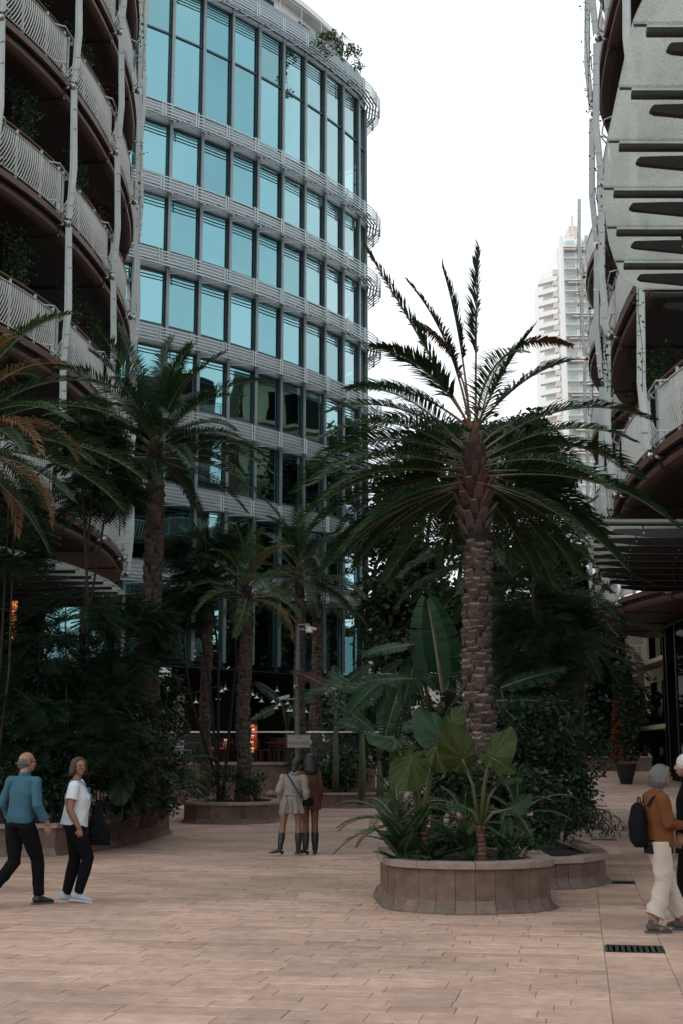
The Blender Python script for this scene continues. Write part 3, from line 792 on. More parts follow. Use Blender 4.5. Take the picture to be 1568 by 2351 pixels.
# sprigs creeping on the posts
def sprig(p, h, kind, lb):
    n = 60; rs_ = random.Random(int(p[1] * 100))
    mb = leaf_cloud('s', n, 0.07, lambda r_: (r_.gauss(0, 0.07), r_.gauss(0, 0.05), r_.random() * h), None, rs_)
    mb.tube([(0, 0, 0), (0.03, 0, h * 0.4), (-0.02, 0, h * 0.7), (0.02, 0, h)], 0.006, 4, mi=1)
    o = mb.obj('creeping_vine', [M[kind], M['trunk']], None, tint=True, loc=p); tag(o, lb, 'vine', 'vines creeping along the posts')
for (px, py, Y, h, k, lb) in [(1475, 900, 23.2, 2.2, 'mid_leaf', 'thin green vine winding up the nearest right post'), (1398, 640, 27.0, 2.0, 'red_leaf', 'dry vine on the second right post below the glass canopy'),
        (1372, 470, 30.4, 2.8, 'red_leaf', 'dry vine on the third right post'), (1352, 260, 30.2, 3.0, 'red_leaf', 'dry vine high on the third right post against the sky'), (1333, 800, 46.8, 4.5, 'red_leaf', 'red vine on the farthest right post'),
        (318, 560, 35.8, 3.2, 'red_leaf', 'dry vine on the corner post of the left building'), (326, 180, 35.8, 3.0, 'red_leaf', 'dry vine high on the corner post of the left building'),
        (1395, 900, 27, 1.2, 'mid_leaf', 'bushy green vine tuft at the second right post above the palm leaves')]:
    sprig(PT(px, py, Y), h, k, lb)

# ---------------------------------------------------------------- glass canopies on black arms
def canopy_mat():
    m = bpy.data.materials.new('frosted_canopy_glass'); m.use_nodes = True
    nt = m.node_tree; N = nt.nodes; L = nt.links; b_ = N['Principled BSDF']; o = N['Material Output']
    b_.inputs['Base Color'].default_value = (0.30, 0.31, 0.295, 1); b_.inputs['Roughness'].default_value = 0.35
    tr = N.new('ShaderNodeBsdfTransparent'); tr.inputs[0].default_value = (0.62, 0.66, 0.65, 1)
    tl = N.new('ShaderNodeBsdfTranslucent'); tl.inputs[0].default_value = (0.80, 0.81, 0.75, 1)
    a = N.new('ShaderNodeMixShader'); a.inputs[0].default_value = 0.75; L.new(b_.outputs[0], a.inputs[1]); L.new(tl.outputs[0], a.inputs[2])
    tc = N.new('ShaderNodeTexCoord'); v = N.new('ShaderNodeTexVoronoi'); v.feature = 'DISTANCE_TO_EDGE'; v.inputs['Scale'].default_value = 30
    nz = N.new('ShaderNodeTexNoise'); nz.inputs['Scale'].default_value = 9; nz.inputs['Detail'].default_value = 8
    ad = N.new('ShaderNodeVectorMath'); ad.operation = 'MULTIPLY_ADD'; ad.inputs[1].default_value = (0.1, 0.1, 0.1)
    L.new(tc.outputs['Object'], nz.inputs['Vector']); L.new(nz.outputs['Color'], ad.inputs[0]); L.new(tc.outputs['Object'], ad.inputs[2]); L.new(ad.outputs[0], v.inputs['Vector'])
    mr = N.new('ShaderNodeMapRange'); mr.inputs[1].default_value = 0.0; mr.inputs[2].default_value = 0.16; mr.inputs[3].default_value = 0.58; mr.inputs[4].default_value = 0.36
    L.new(v.outputs['Distance'], mr.inputs[0])
    n2 = N.new('ShaderNodeTexNoise'); n2.inputs['Scale'].default_value = 1.3; n2.inputs['Detail'].default_value = 5; L.new(tc.outputs['Object'], n2.inputs['Vector'])
    mu = N.new('ShaderNodeMath'); mu.operation = 'MULTIPLY'; L.new(mr.outputs[0], mu.inputs[0])
    m2 = N.new('ShaderNodeMapRange'); m2.inputs[1].default_value = 0.3; m2.inputs[2].default_value = 0.7; m2.inputs[3].default_value = 0.8; m2.inputs[4].default_value = 1.35
    L.new(n2.outputs['Fac'], m2.inputs[0]); L.new(m2.outputs[0], mu.inputs[1])
    mx = N.new('ShaderNodeMixShader'); L.new(mu.outputs[0], mx.inputs[0]); L.new(tr.outputs[0], mx.inputs[1]); L.new(a.outputs[0], mx.inputs[2])
    L.new(mx.outputs[0], o.inputs[0]); return m
M['canopy'] = canopy_mat()
def canopy(label, z, ys, edge, xin, side, fin_drop=0.34, rib0=0.11, group=None):
    """ys: joint lines; edge(y): outer x of the glass; xin: inner x; side +1 when glass runs to +x"""
    root = empty('glass_canopy', (edge(ys[0]), ys[0], z), label, 'canopy', group)
    o0 = Vector((edge(ys[0]), ys[0], z))
    def q(x, y, zz): return Vector((x, y, zz + z)) - o0
    for a, b_ in zip(ys[:-1], ys[1:]):
        mb = MB(); K = 6; yy = [a + 0.01 + (b_ - a - 0.02) * k / K for k in range(K + 1)]
        out = [q(edge(y), y, 0) for y in yy]; inn_ = [q(xin, y, 0) for y in reversed(yy)]
        poly = out + inn_; n = len(poly)
        vs = poly + [p + Vector((0, 0, 0.018)) for p in poly]
        mb.add(vs, [tuple(range(n)), tuple(range(2 * n - 1, n - 1, -1))] + [(i, (i + 1) % n, (i + 1) % n + n, i + n) for i in range(n)])
        mb.obj('glass_panel', [M['canopy']], root)
    for k, y in enumerate(ys):
        x0 = edge(y) + side * rib0
        mb = MB(); mb.tube([q(x0, y, -0.07), q(xin, y, -0.07)], 0.04, 10); mb.obj('support_tube', [M['black']], root, smooth=True)
        tp = MB(); tp.beam(q(edge(y) + side * 0.01, y, -0.012), q(x0, y, -0.012), 0.012, 0.02); tp.obj('joint_strip', [M['alu_dark']], root)
        fn = MB(); x1 = x0 + side * 0.15; L_ = abs(xin - x1)
        prof = [(0, -0.205), (0.03, -0.175), (0.4, -0.165), (L_, -0.155), (L_, -0.32), (0.75, -0.31), (0.6, -0.305), (0.04, -0.245), (0, -0.225)]
        n = len(prof); vs = []
        for dy in (-0.035, 0.035):
            for u, v_ in prof: vs.append(q(x1 + side * u, y, v_) + Vector((0, dy, 0)))
        fn.add(vs, [tuple(range(n)), tuple(range(2 * n - 1, n - 1, -1))] + [(i, (i + 1) % n, (i + 1) % n + n, i + n) for i in range(n)])
        f_ = fn.obj('arm', [M['black']], root)
        st = MB(); u = 0.55
        while u < L_:
            st.tube([q(x1 + side * u, y, -0.09), q(x1 + side * u, y, -0.17)], [0.02, 0.008], 6)
            st.tube([q(x1 + side * u, y - 0.036, -0.24), q(x1 + side * u, y - 0.041, -0.24)], 0.016, 8, mi=1); u += 0.95
        st.obj('spacer', [M['black'], M['steel']], f_)
    return root
s = 1.0; hz = 5.62
ys_top = [hz * v for v in (1.521, 1.6986, 1.8765, 2.054, 2.239, 2.417, 2.594, 2.768)]
def poly_edge(pts):
    def f(y):
        if y <= pts[0][0]: return pts[0][1]
        for (a, xa), (b_, xb) in zip(pts[:-1], pts[1:]):
            if y <= b_: return xa + (xb - xa) * (y - a) / (b_ - a)
        return pts[-1][1]
    return f
edge_top = poly_edge([(8.0, 2.34), (9.5, 2.26), (10.55, 2.36), (11.55, 2.46), (12.6, 2.62), (13.3, 2.78), (14.0, 2.95), (14.6, 3.14), (15.2, 3.36), (15.6, 3.7)])
canopy('large frosted glass canopy on black arms across the top right corner', EYE + hz, ys_top, edge_top, 8.2, 1, group='frosted glass canopies over the shops')
hz2 = 4.21
ys_low = [hz2 * (5.62 + 0.237 * k) for k in range(0, 9)]
edge_low = poly_edge([(23.6, 4.6), (25.6, 4.78), (28.2, 5.27), (31, 6.02), (32, 6.6)])
canopy('lower frosted glass canopy on black arms under the right balconies', EYE + hz2, ys_low, edge_low, 9.0, 1, group='frosted glass canopies over the shops')
# left lower canopy under the first balcony
ysl = [24.0 + 1.0 * k for k in range(12)]
def edge_left(y): return -5.6 - 0.035 * (y - 33) ** 2 * (1 if y < 33 else 0.5)
canopy('frosted glass canopy on black arms under the lowest left balcony, behind the feathery tree', 5.9, ysl, edge_left, -9.3, -1, group='frosted glass canopies over the shops')
# ---------------------------------------------------------------- far apartment tower
def tower():
    Y0 = 330.0
    c = PT(1354, 1740, Y0); c.z = 0
    root = empty('apartment_tower', c, 'tall apartment tower far away, pale with painted haze, with a balcony on every floor', 'tower')
    wl_ = mat('tower_render_hazed', (0.86, 0.86, 0.84), 0.8, var=0.03); aw = mat('tower_awning_hazed', (0.78, 0.66, 0.58), 0.8, var=0.2); rl = mat('tower_rail', (0.55, 0.62, 0.62), 0.5)  # haze of the distance is put into the tower's pale colours
    ter = mat('tower_terracotta_hazed', (0.74, 0.66, 0.60), 0.8, var=0.1)
    st = 3.02; top = PT(1300, 540, Y0).z; nf = int(top / st); z0 = top - nf * st
    u = lambda px: (px - 1300) * Y0 * 0.96 / FPX
    xl, xm, xr = u(1262), u(1274), u(1420); xw = u(1232)
    body = MB(); body.box(xm, xr, 2.0, 22, 0, top); body.obj('wall', [wl_], root)
    w2 = MB(); w2.prism([(xl, 1.2), (xm, 1.2), (xm + 0.01, 22), (xl, 22)], 0, top - st); w2.prism([(xw, 7), (xl - 0.01, 3.2), (xl - 0.01, 22), (xw, 22)], 0, top - 2.6 * st); w2.obj('side_wing', [wl_], root)
    pier = MB(); pier.box(u(1265), u(1273), -1.6, 1.19, 0, top - 0.8); pier.obj('pier', [wl_], root)
    for k in range(int(28)):
        z = top - st * (k + 1)
        if z < 0: break
        b_ = MB(); b_.box(xm, xr, 0.0, 1.99, z - 0.12, z + 0.08); b_.obj('balcony', [wl_], root)
        r_ = MB(); x = xm
        while x < xr: r_.box(x, x + 0.10, 0.0, 0.06, z + 0.09, z + 1.0); x += 0.42
        r_.box(xm, xr, -0.02, 0.05, z + 1.0, z + 1.07); r_.obj('balcony_rail', [rl], root)
        wn_ = MB(); x = xm + 1.2
        while x < xr - 2: wn_.box(x, x + 2.2, 1.9, 1.995, z + 0.1, z + 2.35); x += 4.1
        tag(wn_.obj('windows', [mat_win], root), kind='stuff')
        if k % 2 == 0 or k % 5 == 3:
            a = MB(); a0 = xm + (k * 37 % 5); a.add([(a0, 1.9, z - 0.14), (xr, 1.9, z - 0.14), (xr, -0.3, z - 0.75), (a0, -0.3, z - 0.75)], [(0, 1, 2, 3)]); a.box(a0, xr, -0.33, -0.3, z - 1.05, z - 0.75); a.obj('awning', [aw], root)
        if k > 2:
            s_ = MB(); zz = z + 0.5
            vs = [(xw - 1.6, 5.0, zz), (xl - 0.2, 1.0, zz), (xl - 0.2, 3.0, zz), (xw - 1.2, 7.0, zz)]
            s_.add([(*v[:2], v[2] - 0.15) for v in vs] + [(*v[:2], v[2] + 1.05) for v in vs], [(0, 1, 2, 3), (0, 1, 5, 4), (1, 2, 6, 5), (2, 3, 7, 6), (3, 0, 4, 7)]); s_.obj('side_balcony', [wl_], root)
            t_ = MB(); t_.box(xl - 1.2, xl - 0.02, 1.25, 3.1, z + 1.8, z + 3.2); t_.obj('side_panel', [ter], root)
    h = MB(); h.box(u(1302), u(1330), 6, 14, top, top + 5.0); h.box(u(1308), u(1312), 5, 6, top, top + 7.5); h.obj('roof_hut', [ter], root)
mat_win = mat('tower_window_hazed', (0.50, 0.58, 0.60), 0.2, var=0.1)  # window colour paled by the same painted haze
tower()

# ---------------------------------------------------------------- buildings beyond the trees
def far_block(x, y, wd, dp, h, rz, label, colr, floors, base=0.0):
    root = empty('apartment_building', (x, y, base), label, 'building', rz=rz)
    wm = mat('far_wall', colr, 0.85, var=0.06)
    b_ = MB(); b_.box(0, wd, 0, dp, 0, h); b_.obj('wall', [wm], root)
    fh = h / floors
    for k in range(floors):
        s_ = MB(); s_.box(-0.3, wd + 0.3, -1.3, -0.002, k * fh - 0.1, k * fh + 0.1); s_.box(-1.3, -0.302, -1.3, dp, k * fh - 0.1, k * fh + 0.1); s_.obj('balcony', [wm], root)
        r_ = MB()
        r_.box(-0.3, wd + 0.3, -1.3, -1.26, k * fh + 0.95, k * fh + 1.0)
        xx = -0.3
        while xx < wd: r_.box(xx, xx + 0.05, -1.3, -1.26, k * fh + 0.1, k * fh + 0.95); xx += 0.3
        r_.obj('railing', [M['alu']], root)
        n = int(wd / 3)
        for i in range(n):
            w_ = MB(); x0 = 0.7 + i * 3; w_.box(x0, x0 + 1.5, -0.06, -0.003, k * fh + 0.25, k * fh + fh - 0.7); w_.obj('window', [M['glass_dark'], wm], root)
        m = int(dp / 3)
        for i in range(m):
            w_ = MB(); y0 = 0.7 + i * 3; w_.box(-0.06, -0.003, y0, y0 + 1.5, k * fh + 0.25, k * fh + fh - 0.7); w_.obj('window', [M['glass_dark'], wm], root)
    r_ = MB(); r_.box(-0.5, wd + 0.5, -0.5, dp + 0.5, h, h + 0.3); r_.obj('roof', [M['concrete']], root)
    return root
far_block(16, 60, 18, 13, 25, R(-2), 'cream apartment block with railed terraces mirrored in the office glass', (0.42, 0.36, 0.24), 8)
far_block(-4, 118, 22, 14, 15, R(4), 'pale apartment block glimpsed between the dark trees behind the tall palm', (0.62, 0.54, 0.48), 5)

far_block(9.5, 84, 24, 12, 9.5, R(-3), 'pale house with a railing beyond the end of the walkway, seen through the leaves', (0.26, 0.21, 0.19), 3, 1.2)

far_block(44, 66, 22, 18, 27, R(-10), 'unseen beige apartment block right of the square, added to darken the office glass reflections', (0.34, 0.29, 0.24), 9)  # out-of-view block, added so the lower office panes reflect darker
# ---------------------------------------------------------------- palms
pr = random.Random(21)
def frond_mesh(name, L_, e0, droop, leafmat, stalkmat, npairs=46, leaf=0.42, wd=0.020, seed=0, vee=0.5, bare=0.16, twist=0.0, limp=0.35):
    """feather leaf growing from the origin along +X: arching stalk with two ranks of folded leaflets"""
    r_ = random.Random(seed)
    mb = MB(); N_ = 16; pts = []; p = Vector((0, 0, 0)); e = e0
    for i in range(N_ + 1):
        pts.append(p.copy()); s_ = i / N_
        e = e0 - droop * (s_ ** 1.4)
        side = twist * s_ * s_
        p = p + Vector((cos(e) * cos(side), cos(e) * sin(side), sin(e))) * (L_ / N_)
    mb.tube(pts, [0.022 * (1 - 0.85 * i / N_) + 0.002 for i in range(N_ + 1)], 5, mi=1, ry=[0.014 * (1 - 0.85 * i / N_) + 0.002 for i in range(N_ + 1)])
    for k in range(npairs):
        s_ = bare + (1 - bare) * (k + 0.5) / npairs; f = s_ * N_; i = min(int(f), N_ - 1); q = pts[i].lerp(pts[i + 1], f - i)
        d = (pts[i + 1] - pts[i]).normalized(); up = Vector((0, 1, 0)).cross(d).normalized() * -1
        if up.z < 0: up = -up
        ll = leaf * (0.35 + 0.65 * sin(pi * min(1, (0.12 + 0.88 * (s_ - bare) / (1 - bare))) ** 0.75)) if s_ < 0.97 else leaf * 0.4
        for sg in (-1, 1):
            if r_.random() < 0.04: continue
            lat = Vector((0, sg, 0)); fw = 0.55 + 0.75 * s_ + r_.uniform(-0.15, 0.15)
            u = (lat + d * fw + up * (vee + r_.uniform(-0.22, 0.22))).normalized(); l2 = ll * r_.uniform(0.85, 1.12)
            a = q; b_ = q + u * l2 * 0.5; u2 = (u + Vector((0, 0, -limp - r_.uniform(0, 0.25)))).normalized(); c = b_ + u2 * l2 * 0.5
            wv = d.cross(u); wv = (u.cross(wv)).normalized() * wd * r_.uniform(0.8, 1.15)
            t_ = r_.random()
            mb.add([a - wv * 0.25, b_ - wv * 0.5, c, b_ + wv * 0.5, a + wv * 0.25], [(0, 1, 3, 4), (1, 2, 3)], 0, t_)
    return mb.mesh(name, [M[leafmat], M[stalkmat]], tint=True)
FR = {}
def fset(key, leafmat, stalkmat, L_, leaf, pairs, wd, elevs, **k):
    FR[key] = []
    for i, (e, d) in enumerate(elevs):
        for v in range(2): FR[key].append((e, frond_mesh('frond_leaf', L_, R(e), R(d), leafmat, stalkmat, pairs, leaf, wd, seed=i * 7 + v, twist=(v - 0.5) * 0.5, **k)))
EL = [(84, 25), (72, 50), (58, 75), (42, 85), (24, 80), (5, 70), (-15, 55), (-35, 40)]
fset('date', 'frond', 'rachis', 1.0 * 2.9, 0.50, 84, 0.028, [(84, 25), (72, 42), (58, 58), (42, 66), (24, 62), (5, 50), (-15, 38), (-35, 28)])
fset('young', 'frond_young', 'rachis', 2.2, 0.42, 52, 0.024, EL)
fset('dry', 'frond_dry', 'rachis_dry', 2.3, 0.45, 40, 0.022, [(60, 70), (20, 90), (-10, 80)], limp=0.9)
fset('cycad', 'frond', 'rachis', 1.1, 0.17, 44, 0.014, [(70, 55), (45, 70), (20, 60), (-5, 45)], bare=0.08, limp=0.1, vee=0.35)
def pick(key, e):
    c = sorted(FR[key], key=lambda t: abs(t[0] - e) + pr.uniform(0, 6))[0]; return c[1]
def palm_trunk(root, base, top, r0, r1, boots=True, boot_r=0.36, boot_len=1.2, dark=False, rows=None, lod=0):
    """trunk with its leaf scars built as overlapping blocks, and the boots under the crown"""
    b_ = Vector(base) - Vector(root.location); t_ = Vector(top) - Vector(root.location)
    H_ = (t_ - b_).length
    ax = (t_ - b_).normalized()
    core = MB(); n = 8
    pts = [b_ + (t_ - b_) * (i / n) + Vector((0.03 * sin(i * 1.3), 0.02 * cos(i * 1.7), 0)) * (1 if 0 < i < n else 0) for i in range(n + 1)]
    core.tube(pts, [(r0 * (1 - i / n) + r1 * i / n) * 0.93 for i in range(n + 1)], 14)
    tr = core.obj('trunk', [M['fiber']], root, smooth=True)
    scar = MB(); rr = random.Random(int(abs(base[0]) * 91))
    dz = 0.105 if not lod else 0.16; k = 0; z = 0.0
    per = 7
    zmax = H_ - (boot_len if boots else 0.1)
    while z < zmax:
        f = z / H_; c = b_ + ax * z + Vector((0.03 * sin(f * n * 1.3), 0.02 * cos(f * n * 1.7), 0)) * (1 if 0.05 < f < 0.95 else 0); r_ = (r0 * (1 - f) + r1 * f)
        for j in range(per):
            a = 2 * pi * (j + 0.5 * (k % 2)) / per + rr.uniform(-0.22, 0.22)
            o = Vector((cos(a), sin(a), 0)); tg = Vector((-sin(a), cos(a), 0)); w_ = 2 * pi * r_ / per * 0.52 * rr.uniform(0.8, 1.15); h = dz * rr.uniform(0.7, 1.35); pj = rr.uniform(0.005, 0.055)
            zc = c + ax * rr.uniform(-0.035, 0.035)
            # a lozenge: wide cut top tilted outward, tapering down into the trunk
            v = [zc + o * (r_ * 0.86) - tg * w_, zc + o * (r_ * 0.86) + tg * w_, zc + o * (r_ + pj) + tg * w_ * 0.55 + ax * h * 0.55, zc + o * (r_ + pj) - tg * w_ * 0.55 + ax * h * 0.55,
                 zc + o * (r_ * 0.93) - tg * w_ * 0.9 + ax * h * 0.95, zc + o * (r_ * 0.93) + tg * w_ * 0.9 + ax * h * 0.95, zc + o * (r_ * 0.95) - ax * h * 0.55]
            scar.add(v, [(0, 3, 4), (1, 5, 2), (0, 6, 3), (6, 1, 2), (6, 2, 3)], 0, rr.random()); scar.add([v[3], v[2], v[5], v[4]], [(0, 1, 2, 3)], 1 if rr.random() < 0.6 and not dark else 0)
        z += dz; k += 1
    s_ = scar.obj('leaf_scars', [M['bark'], M['boot_cut']], tr, tint=True); tag(s_, kind='stuff')
    if boots:
        nb = 58 if not lod else 14
        for i in range(nb):
            f = i / nb; a = i * 2.399; z = H_ - boot_len + boot_len * f * 1.02
            sw = boot_r * (sin(pi * min(1, 0.25 + f * 0.78)) ** 0.7)
            c = b_ + ax * z; o = Vector((cos(a), sin(a), 0)); tg = Vector((-sin(a), cos(a), 0)); L_ = (0.22 + 0.10 * f) * (boot_r / 0.36) * rr.uniform(0.8, 1.3)
            wd = 0.075 * (1 - 0.45 * f) * (boot_r / 0.36) * rr.uniform(0.8, 1.2)
            p0 = c + o * (sw * 0.55); p1 = c + o * (sw * rr.uniform(0.95, 1.15)) + ax * L_
            mb = MB(); th = 0.035 * boot_r / 0.36
            d = (p1 - p0).normalized(); nrm_ = d.cross(tg).normalized()
            v = [p0 - tg * wd * 1.3, p0 + tg * wd * 1.3, p1 + tg * wd * 0.8, p1 - tg * wd * 0.8, p0 - tg * wd * 1.3 + nrm_ * th * 2, p0 + tg * wd * 1.3 + nrm_ * th * 2, p1 + tg * wd * 0.8 + nrm_ * th, p1 - tg * wd * 0.8 + nrm_ * th]
            mb.add(v, [(0, 1, 2, 3), (5, 4, 7, 6), (1, 5, 6, 2), (4, 0, 3, 7)], 0); mb.add([v[3], v[2], v[6], v[7]], [(0, 1, 2, 3)], 1)
            mb.obj('leaf_base', [M['boot_red'] if f > 0.3 else M['bark'], M['boot_cut'] if f < 0.6 else M['boot_red']], root, tint=True)
        fb = MB(); m_ = 9
        fb.tube([b_ + ax * (H_ - boot_len + boot_len * 1.1 * i / m_) for i in range(m_ + 1)], [boot_r * 0.62 * (sin(pi * min(1, 0.25 + i / m_ * 0.74)) ** 0.7) for i in range(m_ + 1)], 14)
        fb.obj('fibre_sheath', [M['fiber']], root, smooth=True)
def palm(label, base, top, r0, r1, key='date', n=44, scale=1.0, emin=-38, emax=86, extra=(), boot_r=0.3, boots=True, lod=0, cat='palm tree', group='palms in the planters', dry=0, azr=None, boot_len=1.2, clear=False):
    root = empty('palm_tree', (base[0], base[1], base[2]), label, cat, group)
    palm_trunk(root, base, top, r0, r1, boots, boot_r, boot_len, lod=lod, dark=bool(lod))
    t_ = Vector(top) - Vector(root.location)
    fronds = []
    for i in range(n):
        f = (i + 0.5) / n; e = emin + (emax - emin) * (f ** (1.9 if clear else 1.15)); a = i * 2.39996 + pr.uniform(-0.2, 0.2)
        if clear and e < 38 and cos(a + pi / 2) > 0.72: a += pi * 0.5 * (1 if cos(a) > 0 else -1)
        if azr: a = azr[0] + (azr[1] - azr[0]) * pr.random()
        fronds.append((e, a, scale * pr.uniform(0.82, 1.08) * (1 - 0.12 * f) * (1 if e > -5 else 0.82), key))
    for i in range(dry): fronds.append((pr.choice([60, 20, -10]), pr.uniform(0, 6.28), scale * 0.9, 'dry'))
    fronds += list(extra)
    for e, a, sc, k_ in fronds:
        me = pick(k_, e)
        f = (e + 40) / 125
        loc = t_ + Vector((cos(a), sin(a), 0)) * boot_r * 0.55 * (1 - 0.75 * f) + Vector((0, 0, (f - 0.75) * boot_len * 0.75))
        link('frond', me, root, loc, (pr.uniform(-0.25, 0.25), pr.uniform(-0.08, 0.08), a), (sc,) * 3)
    return root
def crown(px, py, Y): return PT(px, py, Y)
def foot(px, Y, z=0.45, lean=0.0, py=1850):
    p = PT(px, py, Y); return Vector((p.x, Y, z))
# the tall palm of the front planter, with its upright young leaves
UP = frond_mesh('spear_leaf', 3.6, R(88), R(14), 'frond', 'rachis_dry', 44, 0.30, 0.020, 71, bare=0.42, vee=0.1, limp=0.1)
UPB = frond_mesh('bent_leaf', 3.3, R(92), R(-2), 'frond', 'rachis_dry', 60, 0.42, 0.022, 72, bare=0.45, vee=0.05, limp=0.35)
ctop = crown(1087, 1020, 20.2)
big = palm('tall date palm rising above the front planter, its crown against the white sky', foot(1108, 20.2, 0.3), ctop, 0.215, 0.20, n=60, scale=1.08, emin=-16, emax=48, boot_r=0.33, boot_len=1.55, dry=0, clear=True)
cl = ctop - Vector(big.location)
def mk(seed, L_, e0, droop, leaf, bare, lm='frond', sm='rachis_dry', pairs=86, limp=0.15, vee=0.25, wd=0.040): return frond_mesh('upright_frond', L_, R(e0), R(droop), lm, sm, pairs, leaf * 1.15, wd, seed, bare=bare, limp=limp, vee=vee)
for me, az, sc in [(mk(81, 3.35, 62, 4, 0.30, 0.30, 'frond'), pi + 0.10, 1.0), (mk(82, 2.75, 80, 30, 0.38, 0.30), pi - 0.3, 1.0), (mk(83, 2.95, 89, 3, 0.36, 0.40), -0.4, 1.0), (mk(89, 2.7, 86, 12, 0.34, 0.42), pi - 0.1, 1.0),
                   (mk(84, 2.5, 84, 110, 0.26, 0.6, 'frond_dry', limp=0.9), 0.15, 1.0), (mk(85, 1.9, 66, 15, 0.42, 0.3), 0.1, 1.0), (mk(86, 2.1, 87, 60, 0.3, 0.55, 'frond_dry', limp=0.8), pi - 0.2, 1.0),
                   (mk(87, 2.2, 50, 35, 0.42, 0.25), 0.35, 1.0), (mk(88, 2.3, 42, 50, 0.42, 0.25), pi - 0.4, 1.0), (mk(90, 2.2, 52, 60, 0.42, 0.25), -2.6, 1.0)]:
    link('upright_frond', me, big, cl + Vector((0.04 * cos(az), 0.04 * sin(az), 0.25)), (0, 0, az), (sc,) * 3)

palm('date palm with a full crown in front of the office facade, left of centre', foot(338, 27, 0.4), crown(357, 1020, 27), 0.20, 0.17, n=46, scale=0.95, emin=-12, emax=86, boot_r=0.27, boot_len=0.9, lod=1)
palm('palm at the left edge with brown dry fronds hanging over green ones', foot(-75, 17.5, 0.0), crown(-85, 960, 17.5), 0.18, 0.17, n=30, scale=0.78, boot_r=0.27, boots=True, lod=1, dry=9, emin=-25, emax=70,
     extra=[(24, -0.15, 0.8, 'date'), (5, 0.05, 0.85, 'date'), (20, -0.1, 0.75, 'dry'), (60, 0.0, 0.7, 'dry'), (24, 0.2, 0.7, 'dry')])
palm('palm whose dark trunk stands in the small middle planter', foot(556, 37.6, 0.4), crown(566, 1345, 37.6), 0.20, 0.17, 'young', n=26, scale=0.95, emin=-10, emax=84, boot_r=0.28, lod=1, boot_len=1.0, dry=2)
palm('slender palm trunk behind the left shrubs with a crown half hidden by feathery leaves', foot(468, 44, 0.2), crown(478, 1330, 44), 0.17, 0.15, 'date', n=24, scale=0.9, emin=-10, emax=84, boot_r=0.22, lod=1)
palm('palm crown directly behind the camera pole', foot(690, 49.5, 0.3), crown(687, 1305, 49.5), 0.20, 0.18, 'date', n=28, scale=1.15, emin=-15, emax=84, boot_r=0.26, lod=1)
palm('small bright green palm just right of the camera pole', foot(728, 51, 0.3), crown(726, 1365, 51), 0.20, 0.18, 'young', n=20, scale=1.0, emin=0, emax=86, boot_r=0.26, lod=1)
palm('shaded palm standing right behind the trunk of the tall palm', foot(1140, 31, 0.0), crown(1137, 1235, 31), 0.19, 0.17, 'date', n=38, scale=1.05, emin=-30, emax=84, boot_r=0.30, lod=1)
palm('dark drooping palm among the right hand trees', foot(1262, 29, 0.0), crown(1255, 1335, 29), 0.17, 0.15, 'date', n=30, scale=0.85, emin=-25, emax=80, boot_r=0.25, lod=1)
palm('low palm beside the right shopfronts, its fronds over the walkway', foot(1330, 34, 0.3), crown(1325, 1440, 34), 0.17, 0.15, 'date', n=22, scale=0.8, emin=-25, emax=70, boot_r=0.25, lod=1)

# ---------------------------------------------------------------- feathery trees (layered fern-like leaves)
def fern_leaf(seed):
    r_ = random.Random(seed); mb = MB(); L_ = 0.42; N_ = 11
    for i in range(N_):
        s_ = (i + 0.6) / N_; x = s_ * L_; z = -0.10 * s_ * s_; ll = 0.13 * sin(pi * (0.15 + 0.8 * s_)) + 0.015
        for sg in (-1, 1):
            y = sg * ll; t_ = r_.random(); dz = -0.02 + r_.uniform(-0.02, 0.01)
            mb.add([(x, 0, z), (x + ll * 0.28 - 0.011, y * 0.5, z + dz * 0.3), (x + ll * 0.75, y, z + dz), (x + ll * 0.28 + 0.014, y * 0.5, z + dz * 0.3)], [(0, 1, 2, 3)], 0, t_)
    mb.beam((0, 0, 0), (L_, 0, -0.10), 0.004, 0.004, mi=1); return mb
FERN = [fern_leaf(s) for s in range(4)]
def place_into(dst, src, M4, tint):
    n = len(dst.v)
    A = np.array(src.v); R3 = np.array(M4.to_3x3()); t = np.array(M4.to_translation())
    dst.v.extend(map(tuple, (A @ R3.T + t)))
    dst.f.extend([tuple(i + n for i in f) for f in src.f]); dst.m.extend(src.m); dst.t.extend([tint * 0.6 + 0.4 * x for x in src.t])
